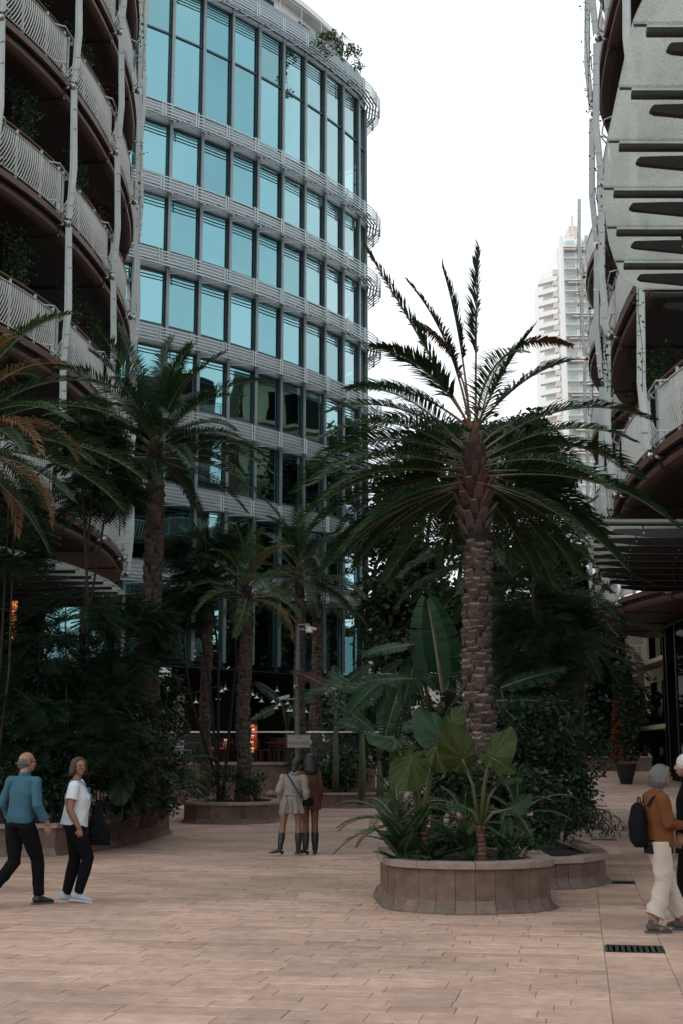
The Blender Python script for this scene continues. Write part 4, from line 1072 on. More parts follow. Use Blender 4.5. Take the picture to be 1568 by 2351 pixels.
def feather_tree(label, base, blobs, n, size=1.0, trunks=((0, 0),), lm='fern', cat='tree', name='feathery_tree', rt=0.05, flat=0.35, group=None):
    """blobs: (centre, (rx,ry,rz)); leaves grow in layered tiers on limbs"""
    root = empty(name, base, label, cat, group); B = Vector(base)
    rr = random.Random(int(abs(base[0] * 37 + base[1] * 11)))
    tk = MB()
    tops = []
    for c, rad in blobs: tops.append(Vector(c) - B)
    for k, tp in enumerate(tops):
        m_ = tp * 0.5 + Vector((rr.uniform(-0.3, 0.3), rr.uniform(-0.3, 0.3), 0)); m_.z = tp.z * 0.55
        tk.tube([Vector((0.06 * k, 0, 0)), m_, tp, tp + Vector((0, 0, blobs[k][1][2] * 0.7))], [rt, rt * 0.75, rt * 0.5, 0.008], 7)
    cw = MB(); tot = sum(r_[0] * r_[2] for _, r_ in blobs)
    for (c, rad), tp in zip(blobs, tops):
        k_ = int(n * rad[0] * rad[2] / tot); nl = max(4, int(k_ / 13))
        for j in range(nl):
            # a limb with its spray of ferns
            a = rr.uniform(0, 2 * pi); zz = rr.uniform(-0.9, 0.95); rr_ = sqrt(max(0, 1 - zz * zz)) * rr.uniform(0.45, 1.0)
            end = tp + Vector((cos(a) * rr_ * rad[0], sin(a) * rr_ * rad[1], zz * rad[2]))
            st_ = tp + Vector((cos(a) * 0.1, sin(a) * 0.1, (zz - 0.25) * rad[2] * 0.85))
            tk.tube([st_, st_.lerp(end, 0.6) + Vector((0, 0, 0.08)), end], [0.014, 0.009, 0.004], 4)
            d0 = (end - st_)
            for q in range(13):
                f = rr.uniform(0.35, 1.0); p = st_.lerp(end, f); aa = a + rr.gauss(0, 0.8); e = rr.gauss(-0.15, flat)
                Mx = Matrix.Translation(p) @ Matrix.Rotation(aa, 4, 'Z') @ Matrix.Rotation(-e, 4, 'Y') @ Matrix.Rotation(rr.gauss(0, 0.3), 4, 'X') @ Matrix.Scale(size * rr.uniform(0.7, 1.3), 4)
                place_into(cw, rr.choice(FERN), Mx, rr.random())
    tk.obj('trunk', [M['trunk']], root, smooth=True); cw.obj('crown', [M[lm], M['trunk']], root, tint=True); return root
def bl(px, py, Y, rx, ry, dy=None):
    """blob centred on a pixel with radii in pixels"""
    c = PT(px, py, Y); s_ = Y / FPX * 0.98; return (tuple(c), (rx * s_, (dy or min(rx, ry) * s_), ry * s_))
feather_tree('tall feathery tree with two thin trunks in front of the left balconies', foot(190, 24.8, 0.4), [bl(215, 1060, 24.8, 80, 120), bl(250, 1130, 25.2, 85, 60), bl(180, 960, 24.5, 40, 60)], 760, 1.15, rt=0.035)
feather_tree('feathery bush filling the left, below the lowest balcony', foot(120, 24.6, 0.4), [bl(150, 1420, 24.6, 150, 55), bl(300, 1440, 25.5, 130, 60), bl(90, 1500, 24.5, 120, 60), bl(240, 1560, 25, 150, 70), bl(60, 1640, 24.3, 110, 80), bl(210, 1690, 24.4, 120, 80)], 1500, 1.2, rt=0.028)
feather_tree('feathery branch cluster at the left edge under the curved balcony', foot(-30, 23.9, 0.4), [bl(20, 1150, 23.9, 80, 50), bl(30, 1250, 23.9, 70, 60)], 360, 1.1, rt=0.03)
feather_tree('feathery tree before the office facade between the two left palms', foot(500, 38.6, 0.4), [bl(470, 1240, 38.2, 85, 45), bl(440, 1320, 38, 110, 50), bl(540, 1260, 38.5, 60, 45), bl(410, 1400, 37.5, 90, 50)], 900, 1.2)
feather_tree('dark feathery conifer rising at the right behind the palm trunk', foot(1235, 23.5, 0.0), [bl(1225, 1360, 23.5, 75, 90), bl(1240, 1500, 23.2, 120, 110), bl(1290, 1430, 23.8, 80, 60), bl(1230, 1660, 22.8, 130, 100)], 1100, 1.15, rt=0.07)

# ---------------------------------------------------------------- leafy masses: shrubs and background trees
def shrub(label, centre, rad, n, leaf=0.09, lm='mid_leaf', name='shrub', cat='shrub', group=None, asp=2.0, shell=0.55, stems=6, z0=0.4, droop=False):
    root = empty(name, (centre[0], centre[1], z0), label, cat, group)
    rr = random.Random(int(abs(centre[0] * 53 + centre[1] * 17)) + n)
    lob = [(Vector((rr.gauss(0, 0.5) * rad[0], rr.gauss(0, 0.4) * rad[1], rr.uniform(-0.5, 0.75) * rad[2])), rr.uniform(0.28, 0.5)) for _ in range(11)]
    C_ = Vector(centre) - Vector(root.location)
    def f(r_):
        c, s_ = r_.choice(lob); v = Vector((r_.gauss(0, 1), r_.gauss(0, 1), r_.gauss(0, 1))).normalized() * (shell + (1 - shell) * r_.random())
        return C_ + c + Vector((v.x * rad[0], v.y * rad[1], v.z * rad[2])) * s_
    mb = leaf_cloud('c', n, leaf, f, None, rr, asp=asp)
    mb.obj('foliage', [M[lm]], root, tint=True)
    st = MB()
    for c, s_ in lob[:stems]:
        e = C_ + c; st.tube([Vector((rr.gauss(0, 0.05), rr.gauss(0, 0.05), 0)), e * 0.5 + Vector((rr.gauss(0, 0.1), 0, 0)), e], [0.02, 0.014, 0.006], 5)
    st.obj('stem', [M['trunk']], root); return root
def big_tree(label, base, h, blobs, n, leaf, lm='bg_leaf', rt=0.35, name='broadleaf_tree'):
    root = empty(name, base, label, 'tree', 'big trees behind the square'); B = Vector(base); rr = random.Random(int(abs(base[0]) * 13 + base[1]))
    tk = MB(); cw = MB(); fork = Vector((rr.uniform(-0.4, 0.4), 0, h * 0.28))
    tk.tube([Vector((0, 0, 0)), fork * 0.5 + Vector((0.15, 0, 0)), fork], [rt, rt * 0.8, rt * 0.7], 9)
    for c, rad in blobs:
        c = Vector(c) - B
        mid_ = fork.lerp(c, 0.5) + Vector((rr.gauss(0, 0.5), rr.gauss(0, 0.5), 0.4)); tk.tube([fork, mid_, c], [rt * 0.5, rt * 0.3, 0.05], 7)
        for k in range(7):
            v = Vector((rr.gauss(0, 1), rr.gauss(0, 1), rr.gauss(0, 1))).normalized(); e = c + Vector((v.x * rad[0], v.y * rad[1], v.z * rad[2])) * 0.85
            tk.tube([c.lerp(mid_, 0.3), c.lerp(e, 0.5) + Vector((0, 0, 0.2)), e], [0.09, 0.05, 0.015], 5)
            # clumps along the branches
            for q in range(5):
                cc = c.lerp(e, rr.uniform(0.3, 1.05)) + Vector((rr.gauss(0, 0.35), rr.gauss(0, 0.35), rr.gauss(0, 0.3)))
                m_ = max(6, int(n / (35 * len(blobs)))); s_ = rr.uniform(0.45, 0.95)
                t0 = rr.random()
                for w in range(m_):
                    d = Vector((rr.gauss(0, 1), rr.gauss(0, 1), rr.gauss(0, 0.65))) * s_ * 0.55; p = cc + d
                    u = Vector((rr.gauss(0, 1), rr.gauss(0, 1), rr.gauss(0, 0.7) - 0.3)).normalized(); r_ = u.cross(Vector((rr.gauss(0, 1), rr.gauss(0, 1), rr.gauss(0, 1)))).normalized()
                    L_ = leaf * rr.uniform(0.7, 1.4); W_ = L_ * 0.3
                    cw.add([p, p + u * L_ * 0.5 + r_ * W_, p + u * L_, p + u * L_ * 0.5 - r_ * W_], [(0, 1, 2, 3)], 0, 0.5 * t0 + 0.5 * rr.random())
    tk.obj('trunk', [M['trunk']], root, smooth=True); cw.obj('crown', [M[lm]], root, tint=True); return root
big_tree('big dark ficus behind the tall palm, its crown reaching halfway up the sky gap', (5.2, 66, 0.9), 18, [bl(1010, 1020, 66, 90, 60, 4), bl(1100, 1000, 68, 90, 45, 4), bl(1200, 1010, 66, 90, 60, 4), bl(960, 1120, 64, 90, 80, 4), bl(1080, 1130, 64, 100, 80, 4), bl(1230, 1130, 64, 90, 80, 4), bl(1150, 1250, 63, 110, 80, 4)], 17000, 0.34)
big_tree('dark broadleaf tree between the office building and the tall palm', (0.9, 62, 0.2), 13, [bl(900, 1200, 62, 60, 90, 3), bl(960, 1270, 62, 90, 90, 3), bl(900, 1380, 61, 60, 80, 3), bl(1020, 1390, 61, 80, 90, 3), bl(930, 1490, 60, 90, 60, 3)], 13000, 0.30)
big_tree('leafy tree behind the walkway at the right of the tall palm', (9.6, 72, 1.2), 13, [bl(1250, 1280, 72, 80, 80, 3), bl(1310, 1330, 72, 60, 100, 3), bl(1240, 1420, 71, 100, 80, 3), bl(1340, 1480, 72, 60, 70, 3)], 9000, 0.32)
big_tree('tall evergreen behind the right buildings, mirrored in the office glass', (25, 80, 1.0), 28, [((24, 80, 25), (4.5, 4, 3.5)), ((28, 82, 22), (4.5, 4, 3.5)), ((24, 80, 18), (4.5, 4, 3.5)), ((30, 80, 15), (4.5, 4, 3.5)), ((26, 79, 9), (5, 4, 4))], 9000, 0.5, lm='mid_leaf')
big_tree('rounded tree seen only as a reflection beside the cream block', (38, 86, 0.6), 25, [((36, 83, 23), (4, 4, 3)), ((40, 86, 19), (5, 4, 3)), ((34, 82, 16), (5, 4, 3)), ((34, 84, 11), (4, 4, 3)), ((41, 86, 12), (4, 4, 3)), ((38, 82, 7), (5, 4, 3))], 8000, 0.5, lm='mid_leaf')

rb = random.Random(9)
for k, (x, y, h, lb) in enumerate([(-9, 98, 12, 'unseen dark tree added far behind the office building to darken the horizon'), (3, 92, 12, 'dark far tree left of the tall palm, behind the ficus'), (11, 80, 10, 'dark tree closing the end of the walkway'), (12.5, 68, 8, 'dark tree behind the farther shopfronts'), (30, 100, 14, 'unseen tree added beyond the cream apartment block to darken the horizon'), (-24, 104, 13, 'unseen dark tree added behind the office, far left, to darken the horizon'), (46, 92, 13, 'unseen tree added right of the cream apartment block to darken the horizon')]):  # out-of-view trees of this row are added to darken the horizon
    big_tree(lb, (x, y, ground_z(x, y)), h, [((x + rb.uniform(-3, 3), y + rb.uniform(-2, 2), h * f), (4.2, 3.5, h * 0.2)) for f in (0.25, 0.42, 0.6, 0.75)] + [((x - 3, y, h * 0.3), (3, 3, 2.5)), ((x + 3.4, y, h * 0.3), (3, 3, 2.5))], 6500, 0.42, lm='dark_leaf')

# shrubs of the planters
SG = 'shrubs in the planters'
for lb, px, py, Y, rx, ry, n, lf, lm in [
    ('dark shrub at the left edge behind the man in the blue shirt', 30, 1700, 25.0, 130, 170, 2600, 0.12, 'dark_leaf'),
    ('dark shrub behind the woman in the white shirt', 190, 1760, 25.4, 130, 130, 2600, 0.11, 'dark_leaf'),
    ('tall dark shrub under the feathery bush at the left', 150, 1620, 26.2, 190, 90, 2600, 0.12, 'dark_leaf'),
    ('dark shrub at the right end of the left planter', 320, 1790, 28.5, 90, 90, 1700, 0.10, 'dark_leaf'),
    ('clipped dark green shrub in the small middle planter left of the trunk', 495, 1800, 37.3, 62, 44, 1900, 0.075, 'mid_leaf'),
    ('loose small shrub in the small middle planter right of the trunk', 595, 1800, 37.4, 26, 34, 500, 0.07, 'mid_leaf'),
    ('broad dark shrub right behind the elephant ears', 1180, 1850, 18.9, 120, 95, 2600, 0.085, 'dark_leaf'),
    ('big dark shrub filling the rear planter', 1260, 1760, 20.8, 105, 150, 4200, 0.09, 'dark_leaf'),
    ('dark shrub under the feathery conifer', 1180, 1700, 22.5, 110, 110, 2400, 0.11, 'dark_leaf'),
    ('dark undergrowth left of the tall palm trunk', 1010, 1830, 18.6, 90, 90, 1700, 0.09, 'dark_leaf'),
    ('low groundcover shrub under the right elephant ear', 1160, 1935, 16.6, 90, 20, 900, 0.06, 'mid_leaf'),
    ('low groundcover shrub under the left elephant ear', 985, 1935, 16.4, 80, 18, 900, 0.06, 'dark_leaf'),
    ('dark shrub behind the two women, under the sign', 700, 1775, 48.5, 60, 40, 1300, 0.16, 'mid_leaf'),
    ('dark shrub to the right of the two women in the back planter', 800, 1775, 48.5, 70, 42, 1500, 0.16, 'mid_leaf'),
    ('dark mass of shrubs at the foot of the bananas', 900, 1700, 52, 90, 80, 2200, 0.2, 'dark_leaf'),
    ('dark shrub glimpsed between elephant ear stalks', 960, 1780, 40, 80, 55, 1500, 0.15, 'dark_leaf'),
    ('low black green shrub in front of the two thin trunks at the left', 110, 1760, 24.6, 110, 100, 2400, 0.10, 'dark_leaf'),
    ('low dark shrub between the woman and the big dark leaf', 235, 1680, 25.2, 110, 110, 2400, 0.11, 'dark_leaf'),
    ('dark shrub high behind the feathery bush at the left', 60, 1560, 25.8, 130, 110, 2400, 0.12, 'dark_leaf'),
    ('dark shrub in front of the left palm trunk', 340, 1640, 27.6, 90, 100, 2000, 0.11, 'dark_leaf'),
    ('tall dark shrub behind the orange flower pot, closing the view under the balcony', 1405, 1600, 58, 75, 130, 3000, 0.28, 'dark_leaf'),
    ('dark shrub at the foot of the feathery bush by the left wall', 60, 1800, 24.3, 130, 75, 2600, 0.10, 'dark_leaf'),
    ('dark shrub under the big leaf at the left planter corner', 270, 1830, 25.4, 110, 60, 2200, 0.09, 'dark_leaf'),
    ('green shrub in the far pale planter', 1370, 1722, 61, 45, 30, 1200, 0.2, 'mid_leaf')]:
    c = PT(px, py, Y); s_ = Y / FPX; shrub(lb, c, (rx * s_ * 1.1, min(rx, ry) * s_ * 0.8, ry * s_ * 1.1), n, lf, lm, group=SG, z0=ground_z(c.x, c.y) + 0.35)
# trailing willow-like shrub at the right end of the rear planter
def trailing(label, base, n=36):
    root = empty('trailing_shrub', base, label, 'shrub', SG); rr = random.Random(31); st = MB(); lf = MB()
    for k in range(n):
        a = rr.uniform(-1.5, 1.3); L_ = rr.uniform(0.8, 1.5); pts = []
        for i in range(7):
            s_ = i / 6; r_ = L_ * 0.62 * s_; z = 0.2 + L_ * (1.05 * s_ - 0.95 * s_ * s_) * 1.1; pts.append(Vector((cos(a) * r_, sin(a) * r_ - 0.1, z)))
        st.tube(pts, [0.008 - 0.001 * i for i in range(7)], 4)
        for i in range(1, 6):
            for q in range(5):
                p = pts[i].lerp(pts[i + 1], rr.random()); u = Vector((rr.gauss(0, 1), rr.gauss(0, 1), rr.gauss(-0.5, 0.6))).normalized(); w_ = u.cross(Vector((0, 0, 1))).normalized() * 0.014; l2 = rr.uniform(0.06, 0.11)
                lf.add([p, p + u * l2 * 0.5 + w_, p + u * l2, p + u * l2 * 0.5 - w_], [(0, 1, 2, 3)])
    st.obj('stem', [M['trunk']], root); lf.obj('foliage', [M['dark_leaf']], root, tint=True)
trailing('shrub with thin leafy twigs trailing over the right end of the rear planter', (3.1, 19.3, 0.32))
trailing('shrub with thin leafy twigs at the back of the rear planter', (3.1, 21.2, 0.32), 30)

# ---------------------------------------------------------------- elephant ears, bananas, cycads, spathe leaves
def ear_mesh(seed, lm, size=1.0):
    """heart-shaped leaf blade: tip towards +X, stalk joins at the origin, upper side +Z"""
    r_ = random.Random(seed); mb = MB(); NR, NA = 6, 48; vs = [(0, 0, 0)]
    def rad(a):
        x = abs(a) / pi      # 0 at tip, 1 at the back notch
        return (0.80 * (1 - x) ** 2.2 + 0.42) * (1 - 0.62 * max(0, (x - 0.86) / 0.14) ** 1.5)
    for i in range(1, NR + 1):
        f = i / NR
        for j in range(NA):
            a = -pi + 2 * pi * (j + 0.5) / NA; q = rad(a) * f * size
            rib = 0.040 * f * cos(a * 11) + 0.060 * f ** 3 * sin(a * 8 + seed) + 0.03 * f * f * sin(a * 3 + seed * 2) ; cup = -0.16 * f * f * abs(sin(a)) - 0.12 * f * f * max(0, cos(a)) + 0.03 * f
            vs.append((q * cos(a), q * sin(a) * 0.88, (rib + cup) * size))
    f_ = [(0, 1 + j, 1 + (j + 1) % NA) for j in range(NA)]
    for i in range(NR - 1):
        for j in range(NA): a = 1 + i * NA + j; b_ = 1 + i * NA + (j + 1) % NA; f_.append((a, a + NA, b_ + NA, b_))
    mb.add(vs, f_, 0, 0.5)
    for j in range(NA):
        if j % 5 == 2 or j in (23, 24):
            p = Vector(vs[1 + (NR - 2) * NA + j]); mb.tube([(0, 0, 0.004), p * 0.5 + Vector((0, 0, 0.012)), p + Vector((0, 0, 0.006))], [0.009, 0.006, 0.002], 4, mi=1)
    return mb.mesh('ear_blade', [M[lm], M['ear_stalk']], smooth=True)
EAR = {k: [ear_mesh(s, k, 0.62) for s in (1, 2, 3)] for k in ('ear', 'ear_dark')}
EARS = 0.62
def orient(tip, normal):
    x = Vector(tip).normalized(); z = Vector(normal); z = (z - x * z.dot(x)).normalized(); y = z.cross(x)
    return Matrix((x, y, z)).transposed().to_euler()
def elephant_ear(label, base, trunk_h, leaves, group='elephant ears', tr=0.05):
    root = empty('elephant_ear_plant', base, label, 'plant', group); B = Vector(base); rr = random.Random(int(base[1] * 100))
    if trunk_h > 0:
        tk = MB(); K = int(trunk_h / 0.05)
        for i in range(K):
            z = trunk_h * i / K; tk.lathe([(tr * 0.85, z), (tr * rr.uniform(1.0, 1.15), z + 0.02), (tr * 0.9, z + trunk_h / K)], (0.02 * sin(i * 0.4), 0, 0), 9)
        for i in range(7):
            a = rr.uniform(0, 6.28); tk.tube([(0, 0, trunk_h - 0.1), (cos(a) * 0.06, sin(a) * 0.06, trunk_h + 0.02), (cos(a) * 0.11, sin(a) * 0.11, trunk_h + rr.uniform(-0.05, 0.08))], [0.03, 0.02, 0.006], 5)
        tk.obj('stem', [M['boot_red']], root, tint=True)
    for (px, py, dY, tip, nrm_, k, sc) in leaves:
        p = PT(px, py, base[1] + dY) - B
        st = MB(); s0 = Vector((0.015 * rr.uniform(-1, 1), 0, trunk_h - 0.03)); m_ = s0.lerp(p, 0.55) + Vector((-(p.x) * 0.15, 0, 0.06))
        st.tube([s0, m_, p], [0.035, 0.022, 0.011], 7); lf = link('leaf_blade', EAR[k][rr.randint(0, 2)], None, p, orient(tip, nrm_), (sc * EARS,) * 3); so_ = st.obj('leaf_stalk', [M['ear_stalk']], root, smooth=True); lf.parent = root
    return root
tp = PT(968, 1860, 15.9); elephant_ear('elephant ear plant at the left of the front planter with a big rounded bright leaf', (tp.x, 15.9, 0.42), 0.42, [
    (945, 1742, -0.25, (-0.15, -0.35, -0.5), (-0.1, -1, 0.55), 'ear', 1.0), (905, 1700, -0.2, (-0.9, -0.2, 0.2), (-0.2, -0.6, 1), 'ear_dark', 0.8), (1010, 1700, 0.15, (-0.5, 0.2, 0.8), (0.2, -0.9, 0.5), 'ear_dark', 1.05), (1000, 1715, 0.1, (0.3, -0.4, -0.8), (0.1, -1, 0.3), 'ear', 0.75),
    (1035, 1665, 0.3, (0.5, 0, 0.9), (-0.5, -0.8, 0.2), 'ear', 0.62)])
tp = PT(1101, 1860, 15.7); elephant_ear('elephant ear plant at the right of the front planter with a banded orange brown stem', (tp.x, 15.7, 0.42), 0.47, [
    (1062, 1742, -0.15, (-0.35, -0.2, 0.75), (0.1, -1, 0.2), 'ear', 1.0), (1130, 1740, 0.05, (0.55, 0.1, 0.9), (-0.55, -0.8, 0.2), 'ear', 0.95), (1125, 1738, -0.25, (0.9, -0.3, -0.45), (0.3, -0.4, 0.9), 'ear', 0.8), (1150, 1790, 0.1, (0.9, 0, 0.1), (0, -0.3, 1), 'ear_dark', 0.55),
    (1060, 1850, -0.1, (-0.9, -0.2, 0.0), (0, -0.4, 1), 'ear_dark', 0.45), (1180, 1855, -0.1, (0.8, -0.1, 0.6), (-0.3, -0.8, 0.5), 'ear_dark', 0.55)])
tp = PT(300, 1880, 24.9); elephant_ear('elephant ear with one large dark leaf over the left planter', (tp.x, 25.6, 0.4), 0.2, [
    (280, 1790, -0.7, (-0.1, -0.4, -0.8), (0.0, -1, 0.4), 'ear_dark', 1.1), (230, 1700, 0.3, (-0.7, -0.3, 0.3), (0.2, -0.8, 0.7), 'ear_dark', 1.1), (330, 1720, 0.1, (0.8, -0.3, 0.2), (0, -0.5, 1), 'ear_dark', 1.0), (120, 1760, 0.5, (-0.6, -0.3, -0.5), (0, -1, 0.5), 'ear_dark', 1.0)])
tp = PT(445, 1850, 36.0); elephant_ear('elephant ear beside the cycad in front of the middle planter shrubs', (tp.x - 0.6, 34.5, 0.4), 0.2, [
    (452, 1745, 0, (0.1, -0.2, 0.8), (0, -1, 0.1), 'ear_dark', 0.75), (430, 1780, 0, (0.5, -0.3, -0.5), (0.1, -1, 0.5), 'ear', 0.85), (410, 1770, 0, (0.8, -0.3, -0.2), (0.2, -0.8, 0.5), 'ear_dark', 0.9)])

def banana_mesh(seed, torn=0.3, lm='banana'):
    """long paddle: stalk at the origin, tip +X, unit length"""
    r_ = random.Random(seed); mb = MB(); K = 26
    def c(s_): return Vector((s_, 0, -0.12 * s_ ** 2.2))
    for i in range(K):
        s0, s1 = i / K, (i + 1) / K
        w0, w1 = [0.19 * sin(pi * min(1, 0.04 + 0.93 * s) ** 0.8) ** 0.65 for s in (s0, s1)]
        for sg in (-1, 1):
            g = 0.012 if r_.random() < torn else 0.0; dz = r_.uniform(-0.035, 0.02) if g else 0.006 * sin(i * 1.9)
            a, b_ = c(s0), c(s1); fw = Vector((0.05, 0, 0))
            e0 = a + Vector((0, sg * w0, 0.05 * w0 - 0.10 * w0)) + fw + Vector((g, 0, dz)); e1 = b_ + Vector((0, sg * w1, -0.05 * w1)) + fw + Vector((-g, 0, dz))
            m0 = a.lerp(e0, 0.5) + Vector((0, 0, 0.03)); m1 = b_.lerp(e1, 0.5) + Vector((0, 0, 0.03)); tt = r_.random()
            mb.add([a, b_, m1, m0, e1, e0], [(0, 1, 2, 3), (3, 2, 4, 5)], 0, tt)
    mb.tube([c(i / 8) + Vector((0, 0, 0.004)) for i in range(9)], [0.014 * (1 - i / 9) + 0.002 for i in range(9)], 5, mi=1)
    return mb.mesh('banana_blade', [M[lm], M['rachis']], tint=True)
BAN = [banana_mesh(1, 0.1), banana_mesh(2, 0.45), banana_mesh(3, 0.8)]
BROWN_BAN = banana_mesh(5, 0.5, 'red_leaf')
def banana(label, base, stem_h, leaves, group='banana plants'):
    root = empty('banana_plant', base, label, 'plant', group); B = Vector(base); rr = random.Random(int(base[1] * 100 + base[0] * 10))
    st = MB(); st.tube([(0, 0, 0), (0.03, 0, stem_h * 0.5), (0, 0, stem_h)], [0.13, 0.11, 0.06], 10); st.obj('stem', [M['ear_stalk']], root, smooth=True)
    for (px, py, dY, tip, nrm_, L_, k) in leaves:
        p = PT(px, py, base[1] + dY) - B; s_ = MB(); s0 = Vector((0, 0, stem_h * 0.93)); s_.tube([s0, s0.lerp(p, 0.5) + Vector((0, 0, 0.1)), p], [0.035, 0.022, 0.014], 6); s_.obj('leaf_stalk', [M['ear_stalk']], root, smooth=True)
        link('leaf_blade', BROWN_BAN if k == 9 else BAN[k], root, p, orient(tip, nrm_), (L_, L_ * 1.4, L_))
p = PT(1000, 1700, 25.5); banana('banana plant with one broad upright leaf left of the palm trunk', (p.x, 25.5, 0.3), 1.9, [
    (1016, 1590, -0.3, (-0.12, 0.1, 1), (0.1, -1, 0.2), 1.85, 0), (975, 1600, 0.2, (-0.85, -0.1, 0.40), (0.3, -0.6, 0.8), 1.2, 2), (950, 1480, -0.2, (-1, -0.2, -0.12), (0.0, -0.45, 1), 1.0, 1), (960, 1500, 0, (-0.35, -0.3, -1), (-0.3, -1, 0.2), 1.0, 1),
    (1060, 1590, 0.4, (0.3, 0.3, 0.9), (-0.2, -1, 0.2), 1.4, 1), (955, 1560, -0.4, (-0.9, -0.4, 0.05), (0, -0.5, 1), 1.05, 2)])
p = PT(900, 1720, 27); banana('banana plant with drooping split leaves before the dark trees', (p.x, 27, 0.0), 1.6, [
    (930, 1545, 0, (-0.35, -0.3, -0.95), (-0.2, -1, 0.25), 1.35, 1), (900, 1600, 0.2, (-0.9, 0, 0.3), (0, -0.6, 1), 1.0, 2), (880, 1560, 0, (-0.7, -0.3, -0.6), (-0.2, -0.8, 0.6), 1.0, 1), (950, 1560, 0.1, (0.9, -0.2, -0.2), (0, -0.6, 1), 1.0, 2)])
p = PT(1180, 1640, 22.6); banana('banana plant with pale split leaves right of the palm trunk', (p.x, 22.6, 0.3), 1.5, [
    (1150, 1580, -0.3, (0.9, -0.2, 0.35), (-0.1, -0.6, 0.9), 1.1, 2), (1140, 1610, -0.4, (0.85, -0.3, 0.05), (0, -0.6, 0.9), 1.0, 2), (1150, 1620, -0.5, (0.7, -0.3, -0.7), (0.2, -0.8, 0.6), 0.9, 2)])
for lb, px, py, Y, sh in [('banana plant with a dark red drooping leaf by the camera pole', 770, 1600, 47, 3.3), ('banana clump between the pole and the big banana leaf', 830, 1610, 44, 2.8), ('banana plant arching over the café lamps', 660, 1640, 52, 2.6), ('shaded banana plant in front of the back planter jungle', 870, 1700, 40, 1.4)]:
    p = PT(px, py, Y); rr = random.Random(px)
    lv = []
    for k in range(5):
        a = k * 1.25 + rr.uniform(0, 0.5); e = rr.uniform(-0.4, 1.1)
        lv.append((px + 14 * cos(a), py - 20, sin(a) * 0.3, (cos(a), sin(a) * 0.6, e), (-cos(a) * e * 0.5, -0.6, 1 - 0.4 * abs(e)), rr.uniform(1.1, 1.6), 9 if (k == 2 and px == 770) else rr.choice([0, 1, 2])))
    banana(lb, (p.x, Y, ground_z(p.x, Y) + 0.2), sh, lv)
def cycad(label, base, h, n, sc, cat='cycad', key='cycad', group='cycads', ex=()):
    root = empty('cycad', base, label, 'plant', group)
    st = MB(); st.tube([(0, 0, 0), (0.1, 0, h * 0.6), (0.05, 0, h)], [0.09, 0.085, 0.08], 9); st.obj('stem', [M['bark']], root)
    for i in range(n):
        a = i * 2.39996; e = -5 + 75 * ((i + 0.5) / n) ** 1.2
        link('frond', pick(key, e), root, (0.05, 0, h), (0, 0, a), (sc * pr.uniform(0.85, 1.1),) * 3)
cycad('leaning cycad with wide fronds over the left planter corner', foot(368, 29.4, 0.4), 0.9, 26, 1.05)
cycad('dark cycad at the left end of the front planter', foot(905, 17.3, 0.5), 0.35, 22, 0.82)
cycad('large shaded cycad behind the elephant ear at the left', foot(290, 26.6, 0.4), 1.15, 24, 1.25)
cycad('small cycad among the stalks of the front planter', foot(1060, 17.4, 0.4), 0.4, 16, 0.7)
cycad('cycad under the dark trees behind the front planter', foot(1180, 18.6, 0.4), 0.5, 16, 0.8)
# broad strap leaves at the left lip of the front planter
def strap(label, base, n, L_, seed):
    root = empty('strap_leaf_plant', base, label, 'plant', 'strap leaved plants'); rr = random.Random(seed)
    me = BAN[0]
    for i in range(n):
        a = rr.uniform(0, 6.28); e = rr.uniform(0.1, 1.4); t_ = (cos(a), sin(a), e); ll = L_ * rr.uniform(0.6, 1.1)
        o = link('leaf', STRAP[rr.randint(0, 1)], root, (rr.gauss(0, 0.05), rr.gauss(0, 0.05), rr.uniform(0, 0.35)), orient(t_, (-cos(a) * e, -sin(a) * e, 1)), (ll, ll * 0.9, ll))
STRAP = [banana_mesh(11, 0.0, 'ear_dark'), banana_mesh(12, 0.05, 'frond')]
strap('glossy broad leaved plant leaning over the left lip of the front planter', (0.72, 15.75, 0.44), 22, 0.55, 4)
strap('glossy broad leaved plant beside the elephant ear stem', (1.0, 15.9, 0.44), 16, 0.45, 5)
strap('glossy broad leaved plant low in the middle of the front planter', (1.45, 15.9, 0.44), 14, 0.4, 6)
strap('glossy broad leaved plant at the right of the front planter', (1.95, 16.1, 0.44), 14, 0.4, 8)
strap('broad leaved plant in the left planter near the woman', (-4.9, 25.0, 0.44), 18, 0.6, 7)
# plants on the office roof edge
for px, py, lb in [(752, 90, 'small bush growing through the rail on the office roof edge'), (785, 130, 'second bush on the office roof edge, further right')]:
    c = PT(px, py, 62.5); s_ = shrub(lb, c, (0.8, 0.5, 0.75), 500, 0.14, 'mid_leaf', z0=38.0, group='bushes on the office roof')
# ---------------------------------------------------------------- café terrace behind the middle planter
TY, TZ = 50.0, 1.53
troot = empty('terrace_wall', (-7.5, TY, 0), 'pinkish stone retaining wall of the raised café terrace behind the middle planter', 'wall')
prt = random.Random(2)
x = -15.0
while x < 1.0:
    w_ = 1.25; mb = MB(); mb.box(x + 7.5 + 0.006, x + 7.5 + w_ - 0.006, prt.uniform(-0.004, 0.004), 0.15, 0.0, TZ - 0.10); mb.obj('stone_panel', [M['stone_wall']], troot, tint=True)
    mb = MB(); mb.box(x + 7.5 + 0.004, x + 7.5 + w_ - 0.004, -0.05, 0.35, TZ - 0.10, TZ); mb.obj('coping_stone', [M['stone_cap']], troot, tint=True); x += w_
mb = MB(); mb.box(-7.5, 8.5, 0.16, 0.30, -0.05, TZ - 0.105); mb.obj('backing', [M['soil']], troot)
mb = MB(); mb.box(-16, 1.0, TY + 0.36, TY + 22, TZ - 0.2, TZ - 0.01); o = mb.obj('terrace_floor', [M['stone_joint']]); tag(o, 'raised café terrace floor behind the stone wall', kind='structure')
